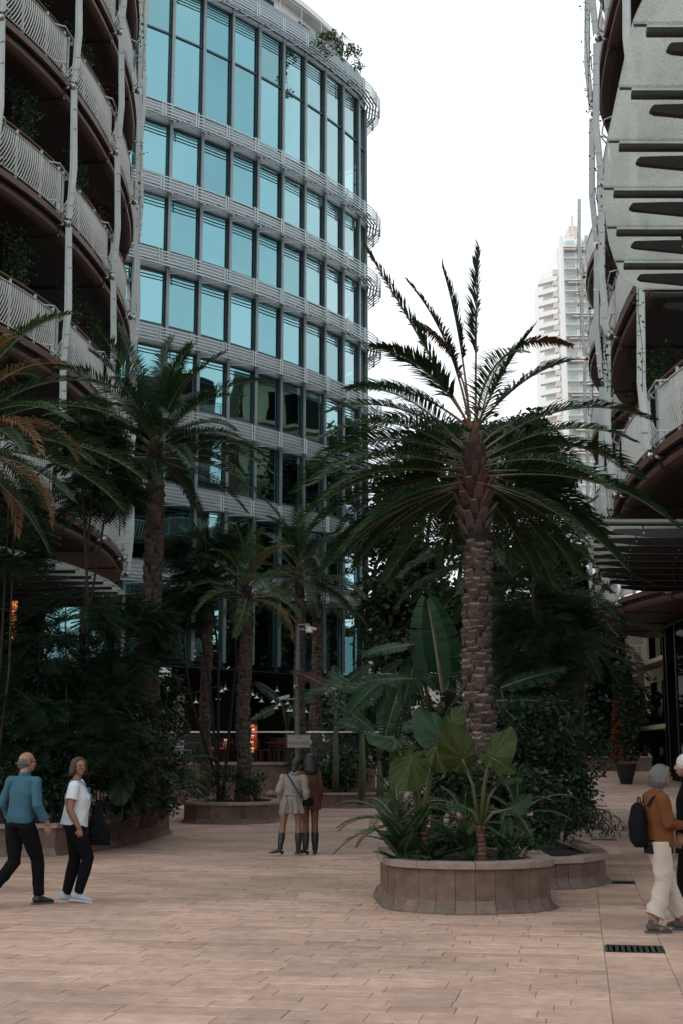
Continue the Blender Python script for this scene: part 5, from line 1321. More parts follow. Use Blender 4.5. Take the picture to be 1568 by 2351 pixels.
# left bright planter wall panel seen through the cycad is the same wall; glass balustrade on top
bal = empty('glass_balustrade', (-7.5, TY + 0.1, TZ), 'frameless glass balustrade with a bright steel top rail along the café terrace', 'balustrade')
x = -7.5
while x < 9.0:
    mb = MB(); mb.box(x + 0.01, x + 1.49, 0, 0.02, 0.0, 1.07); mb.obj('glass_panel', [M['glass_clear']], bal); x += 1.5
mb = MB(); mb.beam((-7.5, 0.01, 1.10), (9.0, 0.01, 1.10), 0.05, 0.05); mb.obj('top_rail', [mat('polished_steel', (0.75, 0.70, 0.66), 0.25, metal=0.5)], bal)
# wood clad panel and the round white column behind it
p = PT(390, 1720, 53)
pan = empty('wood_panel', (p.x, 53, TZ), 'tall wood clad screen standing on the café terrace', 'screen')
wood = mat('slatted_wood', (0.13, 0.085, 0.07), 0.7, var=0.3, vscale=3, streak=(14, 14, 0.4))
hh = PT(390, 1597, 53).z - TZ
for k in range(15):
    for z0, z1 in ((0, hh * 0.49), (hh * 0.495, hh)):
        mb = MB(); mb.box(-0.54 + k * 0.072, -0.54 + k * 0.072 + 0.066, -0.02, 0.02, z0, z1); mb.obj('slat', [wood], pan)
mb = MB(); mb.box(-0.54, 0.54, 0.021, 0.2, 0, hh); mb.obj('core', [M['black']], pan)
p = PT(372, 1600, 56.5); mb = MB(); mb.lathe([(0.36, 0), (0.36, 5.4 - TZ)], n=24)
o = mb.obj('round_column', [M['white']], smooth=True, loc=(p.x, 56.5, TZ)); tag(o, 'white round column half hidden behind the wood clad screen', 'column')
# restaurant interior: cabinet of lit shelves, small lit doorway
def emis(name, c, s_): return mat(name, (0.02, 0.02, 0.02), 0.6, emit=c, estr=s_)
EM = {'warm': emis('warm_light', (1.0, 0.72, 0.42), 1.6), 'orange': emis('orange_light', (1.0, 0.28, 0.07), 0.9), 'red': emis('red_glow', (0.9, 0.05, 0.03), 0.7), 'white': emis('white_light', (1.0, 0.93, 0.82), 2.2)}
p0 = PT(562, 1716, 55); p1 = PT(590, 1664, 55)
cab = empty('display_fridge', ((p0.x + p1.x) / 2, 55, TZ), 'brightly lit display fridge glowing orange and red inside the café', 'fridge'); W_ = (p1.x - p0.x) / 2; H_ = p1.z - TZ
mb = MB(); mb.box(-W_, W_, 0.05, 0.5, 0, H_ + 0.1); mb.obj('case', [M['black']], cab)
mb = MB(); mb.box(-W_ + 0.02, W_ * 0.55, -0.005, 0.045, H_ * 0.25, H_); mb.obj('back_light', [EM['orange']], cab)
for k in range(4):
    z = H_ * (0.36 + 0.17 * k); mb = MB(); mb.box(-W_ + 0.01, W_ * 0.6, -0.05, -0.006, z, z + 0.022); mb.obj('shelf', [EM['white']], cab)
    for j in range(5):
        mb = MB(); x = -W_ + 0.06 + j * W_ * 0.3; mb.lathe([(0.025, 0), (0.03, 0.08), (0.012, 0.13)], (x, -0.03, z + 0.023), 7); mb.obj('bottle', [M['boot_red'] if j % 2 else EM['red']], cab)  # glowing bottles stand in for the fridge light falling on them
mb = MB(); mb.box(W_ * 0.62, W_ * 0.98, -0.01, 0.04, H_ * 0.35, H_ * 0.97); mb.obj('red_side', [EM['red']], cab)
p0 = PT(519, 1705, 56); sm = empty('lit_poster', (p0.x, 56, p0.z - 0.18), 'small lit poster with a red band inside the café left of the fridge', 'poster')
mb = MB(); mb.box(-0.10, 0.10, 0, 0.03, 0, 0.36); mb.obj('panel', [EM['warm']], sm); mb = MB(); mb.box(-0.09, 0.09, -0.008, -0.001, 0.04, 0.14); mb.obj('band', [EM['red']], sm)
for px, py, w_, lb in [(350, 1716, 0.3, 'long orange lamp glow low inside the café, behind the cycad'), (500, 1718, 0.9, 'orange strip light low inside the café'), (212, 1645, 0.15, 'orange lamp glow deep inside the left shop'), (112, 1668, 0.35, 'thin warm strip light inside the left shop'), (30, 1440, 0.13, 'tall orange lit niche at the far left shopfront')]:
    left_ = px < 260; Y = 30.5 if left_ else 54
    p = PT(px, py, Y); t = empty('wall_light', p, lb, 'lamp', 'glowing lamps inside the shops')
    h = 1.2 if px == 30 else 0.35 if px == 212 else 0.02
    mb = MB(); mb.box(-w_ / 2, w_ / 2, 0, 0.04, -h / 2, h / 2); mb.obj('tube', [EM['orange']], t); mb = MB(); mb.box(-w_ / 2 - 0.02, w_ / 2 + 0.02, 0.041, 0.08, -h / 2 - 0.02, h / 2 + 0.02); mb.obj('housing', [M['black']], t)
for px, py, lb in [(441, 1494, 'upper white strip lamp inside the first floor office'), (441, 1502 + 6, 'lower white strip lamp inside the first floor office')]:
    p = PT(px, py, 60.3); t = empty('ceiling_lamp', p, lb, 'lamp', 'office strip lamps'); mb = MB(); mb.box(-0.17, 0.17, -0.03, 0.03, 0, 0.03); mb.obj('tube', [EM['white']], t); mb = MB(); mb.box(-0.2, 0.2, -0.05, 0.05, 0.031, 0.07); mb.obj('housing', [M['black']], t)
# bistro chairs and tables
M['red_metal'] = mat('red_painted_metal', (0.20, 0.03, 0.02), 0.4, var=0.2); M['pale_metal'] = mat('pale_painted_metal', (0.55, 0.57, 0.57), 0.5)
def chair(loc, rz, m, lb, gr):
    root = empty('bistro_chair', loc, lb, 'chair', gr, rz)
    mb = MB(); mb.box(-0.2, 0.2, -0.2, 0.2, 0.44, 0.46); mb.obj('seat', [M[m]], root)
    for sx in (-1, 1):
        for sy in (-1, 1):
            mb = MB(); mb.tube([(sx * 0.22, sy * 0.23, 0), (sx * 0.18, sy * 0.18, 0.44)], 0.011, 6); mb.obj('leg', [M[m]], root)
    mb = MB()
    for sx in (-1, 1): mb.tube([(sx * 0.18, 0.19, 0.46), (sx * 0.19, 0.25, 0.88)], 0.011, 6)
    for z in (0.56, 0.66, 0.76, 0.86): mb.box(-0.18, 0.18, 0.2 + (z - 0.46) * 0.12, 0.215 + (z - 0.46) * 0.12, z, z + 0.035)
    mb.obj('backrest', [M[m]], root); return root
def table(loc, lb):
    root = empty('bistro_table', loc, lb, 'table', 'café tables'); mb = MB(); mb.lathe([(0.34, 0.71), (0.35, 0.72), (0.35, 0.735), (0.34, 0.74)], n=18); mb.obj('tabletop', [M['red_metal']], root)
    mb = MB(); mb.tube([(0, 0, 0.02), (0, 0, 0.71)], 0.025, 8); mb.lathe([(0.2, 0), (0.19, 0.02), (0.03, 0.03)], n=14); mb.obj('base', [M['black']], root)
k = 0
for px in (408, 428, 470, 500, 530, 600, 618, 640, 655):
    Y = 50.9 + (k % 3) * 0.8; p = PT(px, 1740, Y)
    if px < 440: lb = 'pale metal chair on the café terrace, %s of the pair beside the wood screen' % ('left' if px == 408 else 'right')
    else: lb = 'red metal café chair behind the glass balustrade, %s' % {470: 'just right of the pale chairs', 500: 'left of the lit poster', 530: 'between the poster and the dark palm trunk', 600: 'first right of the dark palm trunk', 618: 'second right of the dark palm trunk', 640: 'third right of the dark palm trunk', 655: 'nearest the street sign'}[px]
    chair((p.x, Y, TZ), k * 1.7, 'pale_metal' if px < 440 else 'red_metal', lb, 'café chairs'); k += 1
for px, lb in ((450, 'round red café table beside the pale chairs'), (515, 'round red café table below the lit poster'), (630, 'round red café table near the street sign')):
    p = PT(px, 1740, 51.6); table((p.x, 51.6, TZ), lb)
# strings of pendant lamps
M['shade_white'] = mat('enamel_shade', (0.66, 0.72, 0.73), 0.35, var=0.05)
def lampmesh():
    a = MB(); a.lathe([(0.022, 0.10), (0.03, 0.06), (0.055, 0.035), (0.115, 0.0), (0.105, -0.004), (0.05, 0.025)], n=14); b_ = MB(); b_.lathe([(0.012, 0.19), (0.035, 0.165), (0.042, 0.12), (0.022, 0.10)], n=10)
    c = MB(); c.lathe([(0.035, 0.01), (0.05, -0.03), (0.04, -0.07), (0.012, -0.085)], n=10); return a.mesh('shade', [M['shade_white']], True), b_.mesh('cap', [M['alu_dark']], True), c.mesh('glass_globe', [M['glass_dark']], True)
LM = lampmesh()
LP = [(404, 1613, 49.2), (450, 1614, 49.6), (501, 1606, 50.2), (509, 1589, 50.8), (517.5, 1584, 49.8), (580, 1597, 49.5), (590, 1603, 50.5), (600.6, 1612, 50.2), (627.7, 1613, 50.0), (636, 1588, 50.8), (642, 1620, 49.4), (634, 1628, 50.4), (660.7, 1617, 49.8), (662.5, 1634, 50.6), (669.6, 1634, 50.0), (703, 1636, 50.2)]
for i, (px, py, Y) in enumerate(LP):
    p = PT(px, py, Y)
    lb = ['small white pendant lamp hanging in front of the wood clad screen', 'small white pendant lamp just right of the wood clad screen', 'white pendant lamp hanging alone below the pair left of the middle palm trunk',
          'left lamp of the close pair of white pendants left of the middle palm trunk', 'right lamp of the close pair of white pendants left of the middle palm trunk', 'white pendant lamp right of the middle palm trunk, first of three in a slanting row',
          'white pendant lamp right of the middle palm trunk, second of three in a slanting row', 'white pendant lamp right of the middle palm trunk, third of three in a slanting row', 'white pendant lamp just left of the bullet camera that points left',
          'highest white pendant lamp of the right cluster, above the left pointing bullet camera', 'white pendant lamp right below the bullet camera that points left', 'lowest white pendant lamp under the left pointing bullet camera',
          'upper white pendant lamp close to the left of the camera pole', 'left one of the two lowest white pendant lamps beside the camera pole', 'right one of the two lowest white pendant lamps beside the camera pole', 'small white pendant lamp right of the camera pole'][i]
    t = empty('pendant_lamp', p, lb, 'lamp', 'pendant lamps strung over the café terrace')
    link('shade', LM[0], t); link('cap', LM[1], t); link('globe', LM[2], t)
    mb = MB(); mb.tube([(0, 0, 0.18), (0, 0, 0.45)], 0.006, 4); mb.obj('cord', [M['black']], t)
for a, b_, lb in [(0, 2, 'cable carrying the left pendant lamps'), (2, 8, 'cable carrying the middle pendant lamps'), (8, 15, 'cable carrying the right pendant lamps')]:
    A = PT(*LP[a]) + Vector((-1.2 if a == 0 else 0, 0, 0.5)); B = PT(*LP[b_]) + Vector((0, 0, 0.5)); mb = MB()
    mb.tube([Vector((0, 0, 0)) if k == 0 else (B - A) * (k / 10) - Vector((0, 0, 0.5 * sin(pi * k / 10))) + Vector((0, 0, 0.25 * sin(pi * k / 10))) for k in range(11)], 0.008, 4); o = mb.obj('festoon_cable', [M['black']], loc=A); tag(o, lb, 'cable', 'festoon cables')
# camera pole with street sign
p = PT(683, 1700, 47.6); PX = p.x
top = PT(683, 1437, 47.6).z
pole = empty('camera_pole', (PX, 47.6, 0.4), 'slim grey steel pole with security cameras and a dome, behind the two women', 'pole')
mb = MB(); mb.tube([(0, 0, 0), (0, 0, top - 0.4 - 0.9)], 0.075, 12); mb.tube([(0, 0, top - 1.3), (0, 0, top - 0.4)], 0.055, 12)
for z in (1.8, 3.2, 3.9): mb.tube([(0, 0, z), (0, 0, z + 0.03)], 0.083, 12)
mb.obj('shaft', [mat('pole_grey', (0.13, 0.145, 0.15), 0.5, metal=0.2)], pole, smooth=False)
def bullet(px, py, d, lb):
    q = PT(px, py, 47.45); t = empty('security_camera', q, lb, 'camera', 'security cameras on the pole'); d = Vector(d).normalized()
    mb = MB(); mb.tube([-d * 0.2, d * 0.2], 0.055, 10, ry=0.05); mb.beam(-d * 0.2 + Vector((0, 0, 0.055)), d * 0.26 + Vector((0, 0, 0.055)), 0.12, 0.012); mb.obj('body', [M['white']], t)
    mb = MB(); mb.tube([d * 0.201, d * 0.215], 0.045, 10); mb.obj('lens', [M['black']], t)
    mb = MB(); mb.tube([(0, 0.02, -0.06), (PX - q.x, 0.12, -0.02)], 0.02, 6); mb.obj('arm', [M['alu']], t)
bullet(652, 1602, (-1, -0.5, -0.28), 'white bullet camera pointing left, halfway up the pole')
bullet(679, 1577, (0.1, -1, -0.1), 'white bullet camera facing the viewer, higher on the pole')
bullet(714, 1442, (1, -0.2, -0.3), 'white bullet camera at the top of the pole, pointing right')
q = PT(710, 1450, 47.5); t = empty('dome_camera', q, 'white dome camera hanging from the arm at the top of the pole', 'camera')
mb = MB(); mb.lathe([(0.03, 0.20), (0.06, 0.18), (0.11, 0.10), (0.13, 0.0), (0.13, -0.05)], n=16); mb.obj('housing', [M['white']], t, smooth=True)
mb = MB(); mb.lathe([(0.12, -0.05), (0.10, -0.09), (0.02, -0.13)], n=14); mb.obj('dome', [M['black']], t, smooth=True)
mb = MB(); mb.tube([(0, 0, 0.20), (0, 0, 0.27), (PX - q.x, 0.1, 0.25)], 0.02, 6); mb.obj('arm', [M['alu']], t)
# street sign: flat print on a plate
a = PT(660, 1716.5, 47.4); b_ = PT(711, 1687, 47.4); sw, sh = b_.x - a.x, b_.z - a.z
sg = empty('street_sign', ((a.x + b_.x) / 2, 47.4, (a.z + b_.z) / 2), 'small cream street name plate fixed to the camera pole', 'sign')
plate = mat('sign_plate', (0.40, 0.35, 0.315), 0.5, var=0.06)
mb = MB(); mb.box(-sw / 2, sw / 2, 0, 0.02, -sh / 2, sh / 2); mb.obj('plate', [plate], sg)
mb = MB(); e = 0.008
for x0, x1, z0, z1 in ((-sw / 2 + 0.02, sw / 2 - 0.02, sh / 2 - 0.028, sh / 2 - 0.022), (-sw / 2 + 0.02, sw / 2 - 0.02, -sh / 2 + 0.022, -sh / 2 + 0.028)): mb.box(x0, x1, -0.002, -0.0005, z0, z1)
mb.obj('border_line', [M['black']], sg)
for sx in (-1, 1):
    for sz in (-1, 1):
        mb = MB(); mb.tube([(sx * sw * 0.38, -0.001, sz * sh * 0.46), (sx * sw * 0.38, -0.008, sz * sh * 0.46)], 0.016, 10); mb.obj('screw', [M['steel']], sg)
def text(s_, size, z, parent, width=None, shear=0):
    cu = bpy.data.curves.new('t', 'FONT'); cu.body = s_; cu.size = size; cu.align_x = 'CENTER'; cu.extrude = 0.001; cu.shear = shear
    tmp = bpy.data.objects.new('t', cu); col.objects.link(tmp); bpy.context.view_layer.update()
    me = bpy.data.meshes.new_from_object(tmp.evaluated_get(bpy.context.evaluated_depsgraph_get())); bpy.data.objects.remove(tmp)
    me.materials.clear(); me.materials.append(M['black'])
    xs = [v.co.x for v in me.vertices]; sc = (width / (max(xs) - min(xs))) if width else 1
    return link('lettering', me, parent, (0, -0.003, z), (pi / 2, 0, 0), (sc, 1, 1))
text('PRINCESSE CHARLÈNE', 0.135, -0.115, sg, sw * 0.88); text('PROMENADE', 0.07, 0.09, sg, sw * 0.26, 0.3)

# ---------------------------------------------------------------- right side: pot of orange flowers, far lobby
c = Vector((10.15, 48.6, ground_z(10.15, 48.6)))
pot = empty('flower_pot', c, 'tall dark tapered pot of orange flowers at the corner of the right shops', 'planter pot')
mb = MB(); mb.lathe([(0.26, 0), (0.30, 0.05), (0.55, 0.85), (0.58, 0.9), (0.52, 0.9), (0.5, 0.8)], n=20); mb.obj('pot', [M['black']], pot, smooth=True); pot.scale = (0.72, 0.72, 0.8)
mb = MB(); mb.lathe([(0.51, 0.0), (0.0001, 0.03)], (0, 0, 0.8), n=16); mb.obj('soil', [M['soil']], pot)
def colmn(r_): t = r_.random(); a = r_.uniform(0, 6.28); q = 0.42 * (1 - 0.35 * t) * r_.uniform(0.8, 1.05); return (c.x + q * cos(a), c.y + q * sin(a), c.z + 0.85 + t * 3.4)
rr = random.Random(4); mb = leaf_cloud('f', 1900, 0.14, colmn, None, rr); cc = [(v[0] - c.x, v[1] - c.y, v[2] - c.z - 0.8) for v in mb.v]; mb.v = cc
fl_ = empty('flower_column', (c.x, c.y, c.z + 0.8), 'climbing column of dark foliage with orange flowers growing from the tall pot', 'plant')
mb.obj('foliage', [M['dark_leaf']], fl_, tint=True)
mb = MB()
for k in range(150):
    t = rr.random() ** 1.6; a = pi + rr.gauss(0, 0.9); q = 0.48 * (1 - 0.3 * t); p = Vector((q * cos(a), q * sin(a) - 0.05, 0.05 + t * 2.2))
    for j in range(3):
        u = Vector((rr.gauss(0, 1), rr.gauss(0, 1), rr.gauss(0, 1))).normalized() * 0.09; w_ = u.cross(Vector((0.3, 0.2, 1))).normalized() * 0.03; mb.add([p, p + u * 0.5 + w_, p + u, p + u * 0.5 - w_], [(0, 1, 2, 3)])
mb.obj('blossom', [M['orange_leaf']], fl_, tint=True)
mb = MB(); mb.tube([(0, 0, 0), (0.05, 0, 1.5), (0, 0, 3.3)], [0.06, 0.05, 0.02], 6); mb.obj('stem', [M['trunk']], fl_)
# ---------------------------------------------------------------- people
def skinmat(n, c): return mat(n, c, 0.55, var=0.08, vscale=6)
SK = skinmat('skin', (0.24, 0.118, 0.078)); SKT = skinmat('tanned_skin', (0.20, 0.095, 0.060)); SKD = skinmat('dark_skin', (0.13, 0.06, 0.038))
def cloth(n, c, var=0.12, b=0.5, bs=9): return mat(n, c, 0.9, spec=0.15, var=var, vscale=3, bump=b, bscale=bs, streak=(1, 1, 0.45))
def remesh(mb, name, voxel, mats, parent, smooth=3, zones=None, disp=None):
    me = mb.mesh('tmp', mats); ob = bpy.data.objects.new('tmp', me); col.objects.link(ob)
    m = ob.modifiers.new('r', 'REMESH'); m.mode = 'VOXEL'; m.voxel_size = voxel; m.use_smooth_shade = True
    if smooth: s_ = ob.modifiers.new('s', 'SMOOTH'); s_.factor = 0.5; s_.iterations = smooth
    bpy.context.view_layer.update(); out = bpy.data.meshes.new_from_object(ob.evaluated_get(bpy.context.evaluated_depsgraph_get()))
    bpy.data.objects.remove(ob); bpy.data.meshes.remove(me); out.name = name; out.materials.clear()
    for q in mats: out.materials.append(q)
    n = len(out.vertices); co = np.empty(n * 3, 'f'); out.vertices.foreach_get('co', co); co = co.reshape(-1, 3)
    if disp:
        no = np.empty(n * 3, 'f'); out.vertices.foreach_get('normal', no); no = no.reshape(-1, 3)
        co += no * disp(co)[:, None]; out.vertices.foreach_set('co', co.ravel())
    out.polygons.foreach_set('use_smooth', [True] * len(out.polygons)); out.update()
    return link(name, out, parent)
def V(*a): return Vector(a)
def folds(a=0.006, f=22, ph=0.0):
    def d(co):
        x, y, z = co[:, 0], co[:, 1], co[:, 2]
        w1 = f * z * 1.3 + 9 * np.sin(5 * x + ph) + 7 * np.sin(4 * y + 3 * z); w2 = f * 1.1 * (x - y) + 7 * z + 3 * np.sin(9 * z + ph)
        return a * (1.1 - 2.2 * np.abs(np.sin(w1 * 0.5)) ** 0.7) * 0.6 * (0.5 + 0.5 * np.sin(3 * z + 5 * x + ph)) + a * (1 - 2 * np.abs(np.sin(w2 * 0.5))) * 0.35
    return d
def arm(mb, sh, el, wr, r=(0.052, 0.042, 0.030), sc=1.0):
    mb.sphere(tuple(sh), r[0] * 1.02)
    mb.tube([sh, sh.lerp(el, 0.5), el, el.lerp(wr, 0.35), wr], [r[0], r[0] * 0.92, r[1], r[1] * 0.98, r[2]], 12)
def hand(mb, wr, d, palm_n, curl=0.5, thumb=1, s_=1.0):
    """palm and five bent fingers; d points down the hand, palm_n the way the palm faces"""
    d = d.normalized(); n_ = (palm_n - d * palm_n.dot(d)).normalized(); sd_ = d.cross(n_) * thumb
    mb.tube([wr - d * 0.01, wr + d * 0.04 * s_, wr + d * 0.085 * s_], [0.026, 0.038 * s_, 0.040 * s_], 10, ry=[0.020, 0.016, 0.014], side=sd_)
    for k, (off, ln) in enumerate(((-0.030, 0.062), (-0.010, 0.075), (0.011, 0.080), (0.031, 0.072))):
        b_ = wr + d * 0.080 * s_ + sd_ * off * s_; ang = curl; p = b_; pts = [p]; dd = d
        for q, fr in enumerate((0.45, 0.32, 0.23)):
            dd = (dd * cos(ang) + n_ * sin(ang)).normalized(); p = p + dd * ln * s_ * fr; pts.append(p.copy())
        mb.tube(pts, [0.0095 * s_, 0.009 * s_, 0.008 * s_, 0.006 * s_], 7)
    b_ = wr + d * 0.025 * s_ + sd_ * 0.032 * s_; t1 = b_ + (sd_ * 0.6 + d * 0.8 + n_ * 0.3).normalized() * 0.035 * s_; t2 = t1 + (d + n_ * 0.5).normalized() * 0.030 * s_
    mb.tube([b_ - sd_ * 0.012, t1, t2], [0.014 * s_, 0.011 * s_, 0.008 * s_], 7)
def leg(mb, hip, kn, an, r=(0.088, 0.058, 0.040)):
    mb.tube([hip, hip.lerp(kn, 0.5), kn, kn.lerp(an, 0.35), an], [r[0], r[0] * 0.86, r[1], r[1] * 1.04, r[2]], 14)
def torso(mb, pel, chest, neck, w=(0.165, 0.135, 0.175), dpt=(0.115, 0.095, 0.115), side=V(1, 0, 0)):
    c = [pel - V(0, 0, 0.06), pel + V(0, 0, 0.02), pel.lerp(chest, 0.45), chest, chest.lerp(neck, 0.62), neck]
    mb.tube(c, [w[0] * 0.85, w[0], w[1], w[2], w[2] * 0.80, 0.06], 18, ry=[dpt[0] * 0.9, dpt[0], dpt[1], dpt[2], dpt[2] * 0.75, 0.055], side=side)
def head(hc, fwd, s_=1.0, tilt=0.0):
    """returns (M, builder): head frame with +Y the face direction"""
    y = fwd.normalized(); z = V(0, 0, 1); x = y.cross(z).normalized(); z = x.cross(y)
    Mx = Matrix((x, y, z)).transposed().to_4x4(); Mx.translation = hc
    return Mx @ Matrix.Scale(s_, 4)
def build_head(mb, Mx, neck_base, nr=0.052):
    P_ = lambda x, y, z: Mx @ V(x, y, z)
    t = MB(); t.sphere((0, -0.012, 0.022), 1, n=16, m=12, sc=(0.076, 0.094, 0.092)); t.sphere((0, 0.022, -0.02), 1, n=14, m=10, sc=(0.062, 0.066, 0.078)); t.sphere((0, 0.048, -0.078), 1, n=10, m=8, sc=(0.036, 0.032, 0.028))
    t.sphere((0, 0.035, -0.055), 1, n=12, m=8, sc=(0.052, 0.05, 0.042)); t.sphere((0, 0.078, 0.022), 1, n=10, m=6, sc=(0.05, 0.014, 0.012))
    t.tube([(0, 0.084, 0.018), (0, 0.103, -0.014), (0, 0.098, -0.026)], [0.008, 0.013, 0.012], 8); t.sphere((0.012, 0.090, -0.024), 0.009); t.sphere((-0.012, 0.090, -0.024), 0.009)
    t.tube([(-0.020, 0.078, -0.052), (0, 0.087, -0.050), (0.020, 0.078, -0.052)], [0.004, 0.0075, 0.004], 8); t.tube([(-0.017, 0.077, -0.059), (0, 0.085, -0.060), (0.017, 0.077, -0.059)], [0.004, 0.007, 0.004], 8)
    for sx in (-1, 1):
        t.sphere((sx * 0.036, 0.062, -0.022), 1, n=10, m=8, sc=(0.022, 0.022, 0.022)); t.sphere((sx * 0.077, -0.008, -0.004), 1, n=8, m=8, sc=(0.008, 0.018, 0.031)); t.sphere((sx * 0.081, -0.014, 0.006), 1, n=8, m=6, sc=(0.006, 0.013, 0.017))
    n = len(mb.v); mb.v += [tuple(Mx @ Vector(v)) for v in t.v]; mb.f += [tuple(i + n for i in f) for f in t.f]; mb.m += t.m; mb.t += t.t
    a = Mx @ V(0, -0.02, -0.05); mb.tube([neck_base, a], [nr * 1.12, nr], 12)
EYEW = mat('eye_white', (0.55, 0.52, 0.5), 0.3); IRIS = mat('iris', (0.03, 0.02, 0.015), 0.2); LIP = mat('lips', (0.22, 0.075, 0.06), 0.5); BROW = mat('eyebrow', (0.05, 0.035, 0.025), 0.8)
def face_bits(root, Mx, brow=True):
    for sx in (-1, 1):
        for nm, c, r_, m in (('eye', (sx * 0.031, 0.0700, 0.004), (0.0145, 0.010, 0.0075), EYEW), ('iris', (sx * 0.031, 0.0775, 0.004), (0.0062, 0.004, 0.0062), IRIS)):
            t = MB(); t.sphere(c, 1, n=10, m=8, sc=r_); t.v = [tuple(Mx @ Vector(v)) for v in t.v]; t.obj(nm, [m], root, smooth=True)
        t = MB(); t.tube([(sx * 0.016, 0.083, 0.024), (sx * 0.032, 0.081, 0.030), (sx * 0.050, 0.068, 0.024)], [0.003, 0.0038, 0.002], 6); t.v = [tuple(Mx @ Vector(v)) for v in t.v]; t.obj('eyebrow', [BROW], root)
    t = MB(); t.tube([(-0.021, 0.081, -0.0545), (-0.008, 0.0915, -0.052), (0, 0.092, -0.0535), (0.008, 0.0915, -0.052), (0.021, 0.081, -0.0545)], [0.002, 0.0052, 0.0048, 0.0052, 0.002], 7)
    t.tube([(-0.018, 0.080, -0.058), (0, 0.089, -0.061), (0.018, 0.080, -0.058)], [0.002, 0.0055, 0.002], 7); t.v = [tuple(Mx @ Vector(v)) for v in t.v]; t.obj('lips', [LIP], root, smooth=True)
def glasses(root, Mx, m, r_=0.025, dark=False):
    t = MB()
    for sx in (-1, 1):
        t.tube([(sx * 0.033 + r_ * cos(a), 0.093 - 0.10 * abs(sx * 0.033 + r_ * cos(a)) ** 1.2, 0.003 + r_ * 0.85 * sin(a)) for a in [2 * pi * k / 16 for k in range(17)]], 0.0024, 5, cap=False)
        t.tube([(sx * 0.058, 0.086, 0.008), (sx * 0.079, 0.05, 0.008), (sx * 0.081, -0.02, 0.004)], 0.002, 5)
    t.tube([(-0.009, 0.094, 0.006), (0, 0.097, 0.008), (0.009, 0.094, 0.006)], 0.0022, 5); t.v = [tuple(Mx @ Vector(v)) for v in t.v]; o = t.obj('glasses_frame', [m], root, smooth=True)
    if dark:
        for sx in (-1, 1):
            t = MB(); vs = [(sx * 0.033 + r_ * cos(a), 0.091 - 0.10 * abs(sx * 0.033 + r_ * cos(a)) ** 1.2, 0.003 + r_ * 0.85 * sin(a)) for a in [2 * pi * k / 14 for k in range(14)]]
            t.add([tuple(Mx @ Vector(v)) for v in vs], [tuple(range(14))]); t.obj('lens', [mat('dark_lens', (0.02, 0.012, 0.01), 0.05, coat=0.5)], o)
def shoe(root, an, d, m, sole, L_=0.27, h=0.075, heel=0.0, nm='shoe', pitch=0.0):
    """an: ankle point; d: unit toe direction in plan"""
    d = V(d[0], d[1], 0).normalized(); n_ = V(0, 0, 1); s0 = d.cross(n_)
    def q(f, u, z): dd = (d * cos(pitch) - n_ * sin(pitch)); nn = (n_ * cos(pitch) + d * sin(pitch)); return an + dd * f + s0 * u + nn * (z - 0.085)
    t = MB(); t.tube([q(-0.075, 0, 0.045 + heel), q(-0.04, 0, 0.06 + heel), q(0.03, 0, 0.055 + heel * 0.7), q(0.10, 0, 0.040), q(0.155, 0, 0.032), q(0.190, 0, 0.026)], [0.028, 0.037, 0.038, 0.043, 0.040, 0.020], 12, ry=[0.034, 0.050, 0.045, 0.033, 0.026, 0.014], side=s0)
    t.tube([q(-0.025, 0, 0.13 + heel), q(-0.02, 0, 0.05 + heel)], [0.040, 0.042], 10)
    o = remesh(t, nm, 0.008, [m], root, 2)
    so_ = MB(); out = [(-0.10, 0), (-0.085, 0.03), (-0.02, 0.036), (0.07, 0.040), (0.13, 0.046), (0.18, 0.032), (0.20, 0), (0.18, -0.032), (0.13, -0.046), (0.07, -0.040), (-0.02, -0.036), (-0.085, -0.03)]
    n = len(out); z0, z1 = 0.0, 0.022 if not heel else 0.012
    hz = lambda f: heel * max(0, min(1, (0.06 - f) / 0.1))
    so_.add([q(f, u, z0 + hz(f)) for f, u in out] + [q(f, u, z1 + hz(f)) for f, u in out], [tuple(range(n - 1, -1, -1)), tuple(range(n, 2 * n))] + [(i, (i + 1) % n, (i + 1) % n + n, i + n) for i in range(n)])
    if heel: so_.tube([q(-0.06, 0, heel + 0.005), q(-0.055, 0, 0)], [0.032, 0.024], 8)
    so_.obj('sole', [sole], o); return o
BLACKC = mat('black_cloth', (0.0055, 0.0055, 0.007), 0.95, spec=0.08, bump=0.3, bscale=9); BOOT = mat('black_leather', (0.010, 0.009, 0.009), 0.35, var=0.3, bump=0.1); 
def person(px, py, scale, rz, label, z=0.0):
    p = PZ(px, py, z); r_ = empty('person', p, label, 'person', None, rz); r_.scale = (scale,) * 3; return r_
def strands(root, Mx, m, n, L_, seed, r_=0.0022, amin=-2.3, amax=2.3, lift=0.0):
    rr = random.Random(seed); t = MB()
    for k in range(n):
        a = rr.uniform(amin, amax); x, y = 0.078 * sin(a), -0.024 - 0.088 * cos(a); z0 = 0.10; w_ = rr.uniform(1.0, 1.22)
        pts = [Mx @ V(x * 0.25, -0.02 + (y + 0.02) * 0.25, z0 + 0.018), Mx @ V(x * 0.85, -0.02 + (y + 0.02) * 0.85, 0.085), Mx @ V(x * 1.15 * w_, y * 1.1 * w_, 0.0), Mx @ V(x * 1.15 * w_ + rr.gauss(0, 0.006), y * 1.1 * w_, -L_ * 0.5), Mx @ V(x * 1.1 * w_ + rr.gauss(lift, 0.015), y * w_ + rr.gauss(0, 0.012), -L_ * rr.uniform(0.8, 1.1))]
        t.tube(pts, [r_, r_ * 1.6, r_ * 1.6, r_ * 1.4, r_ * 0.5], 4, cap=False)
    tag(t.obj('hair_strands', [m], root, smooth=True), kind='stuff')
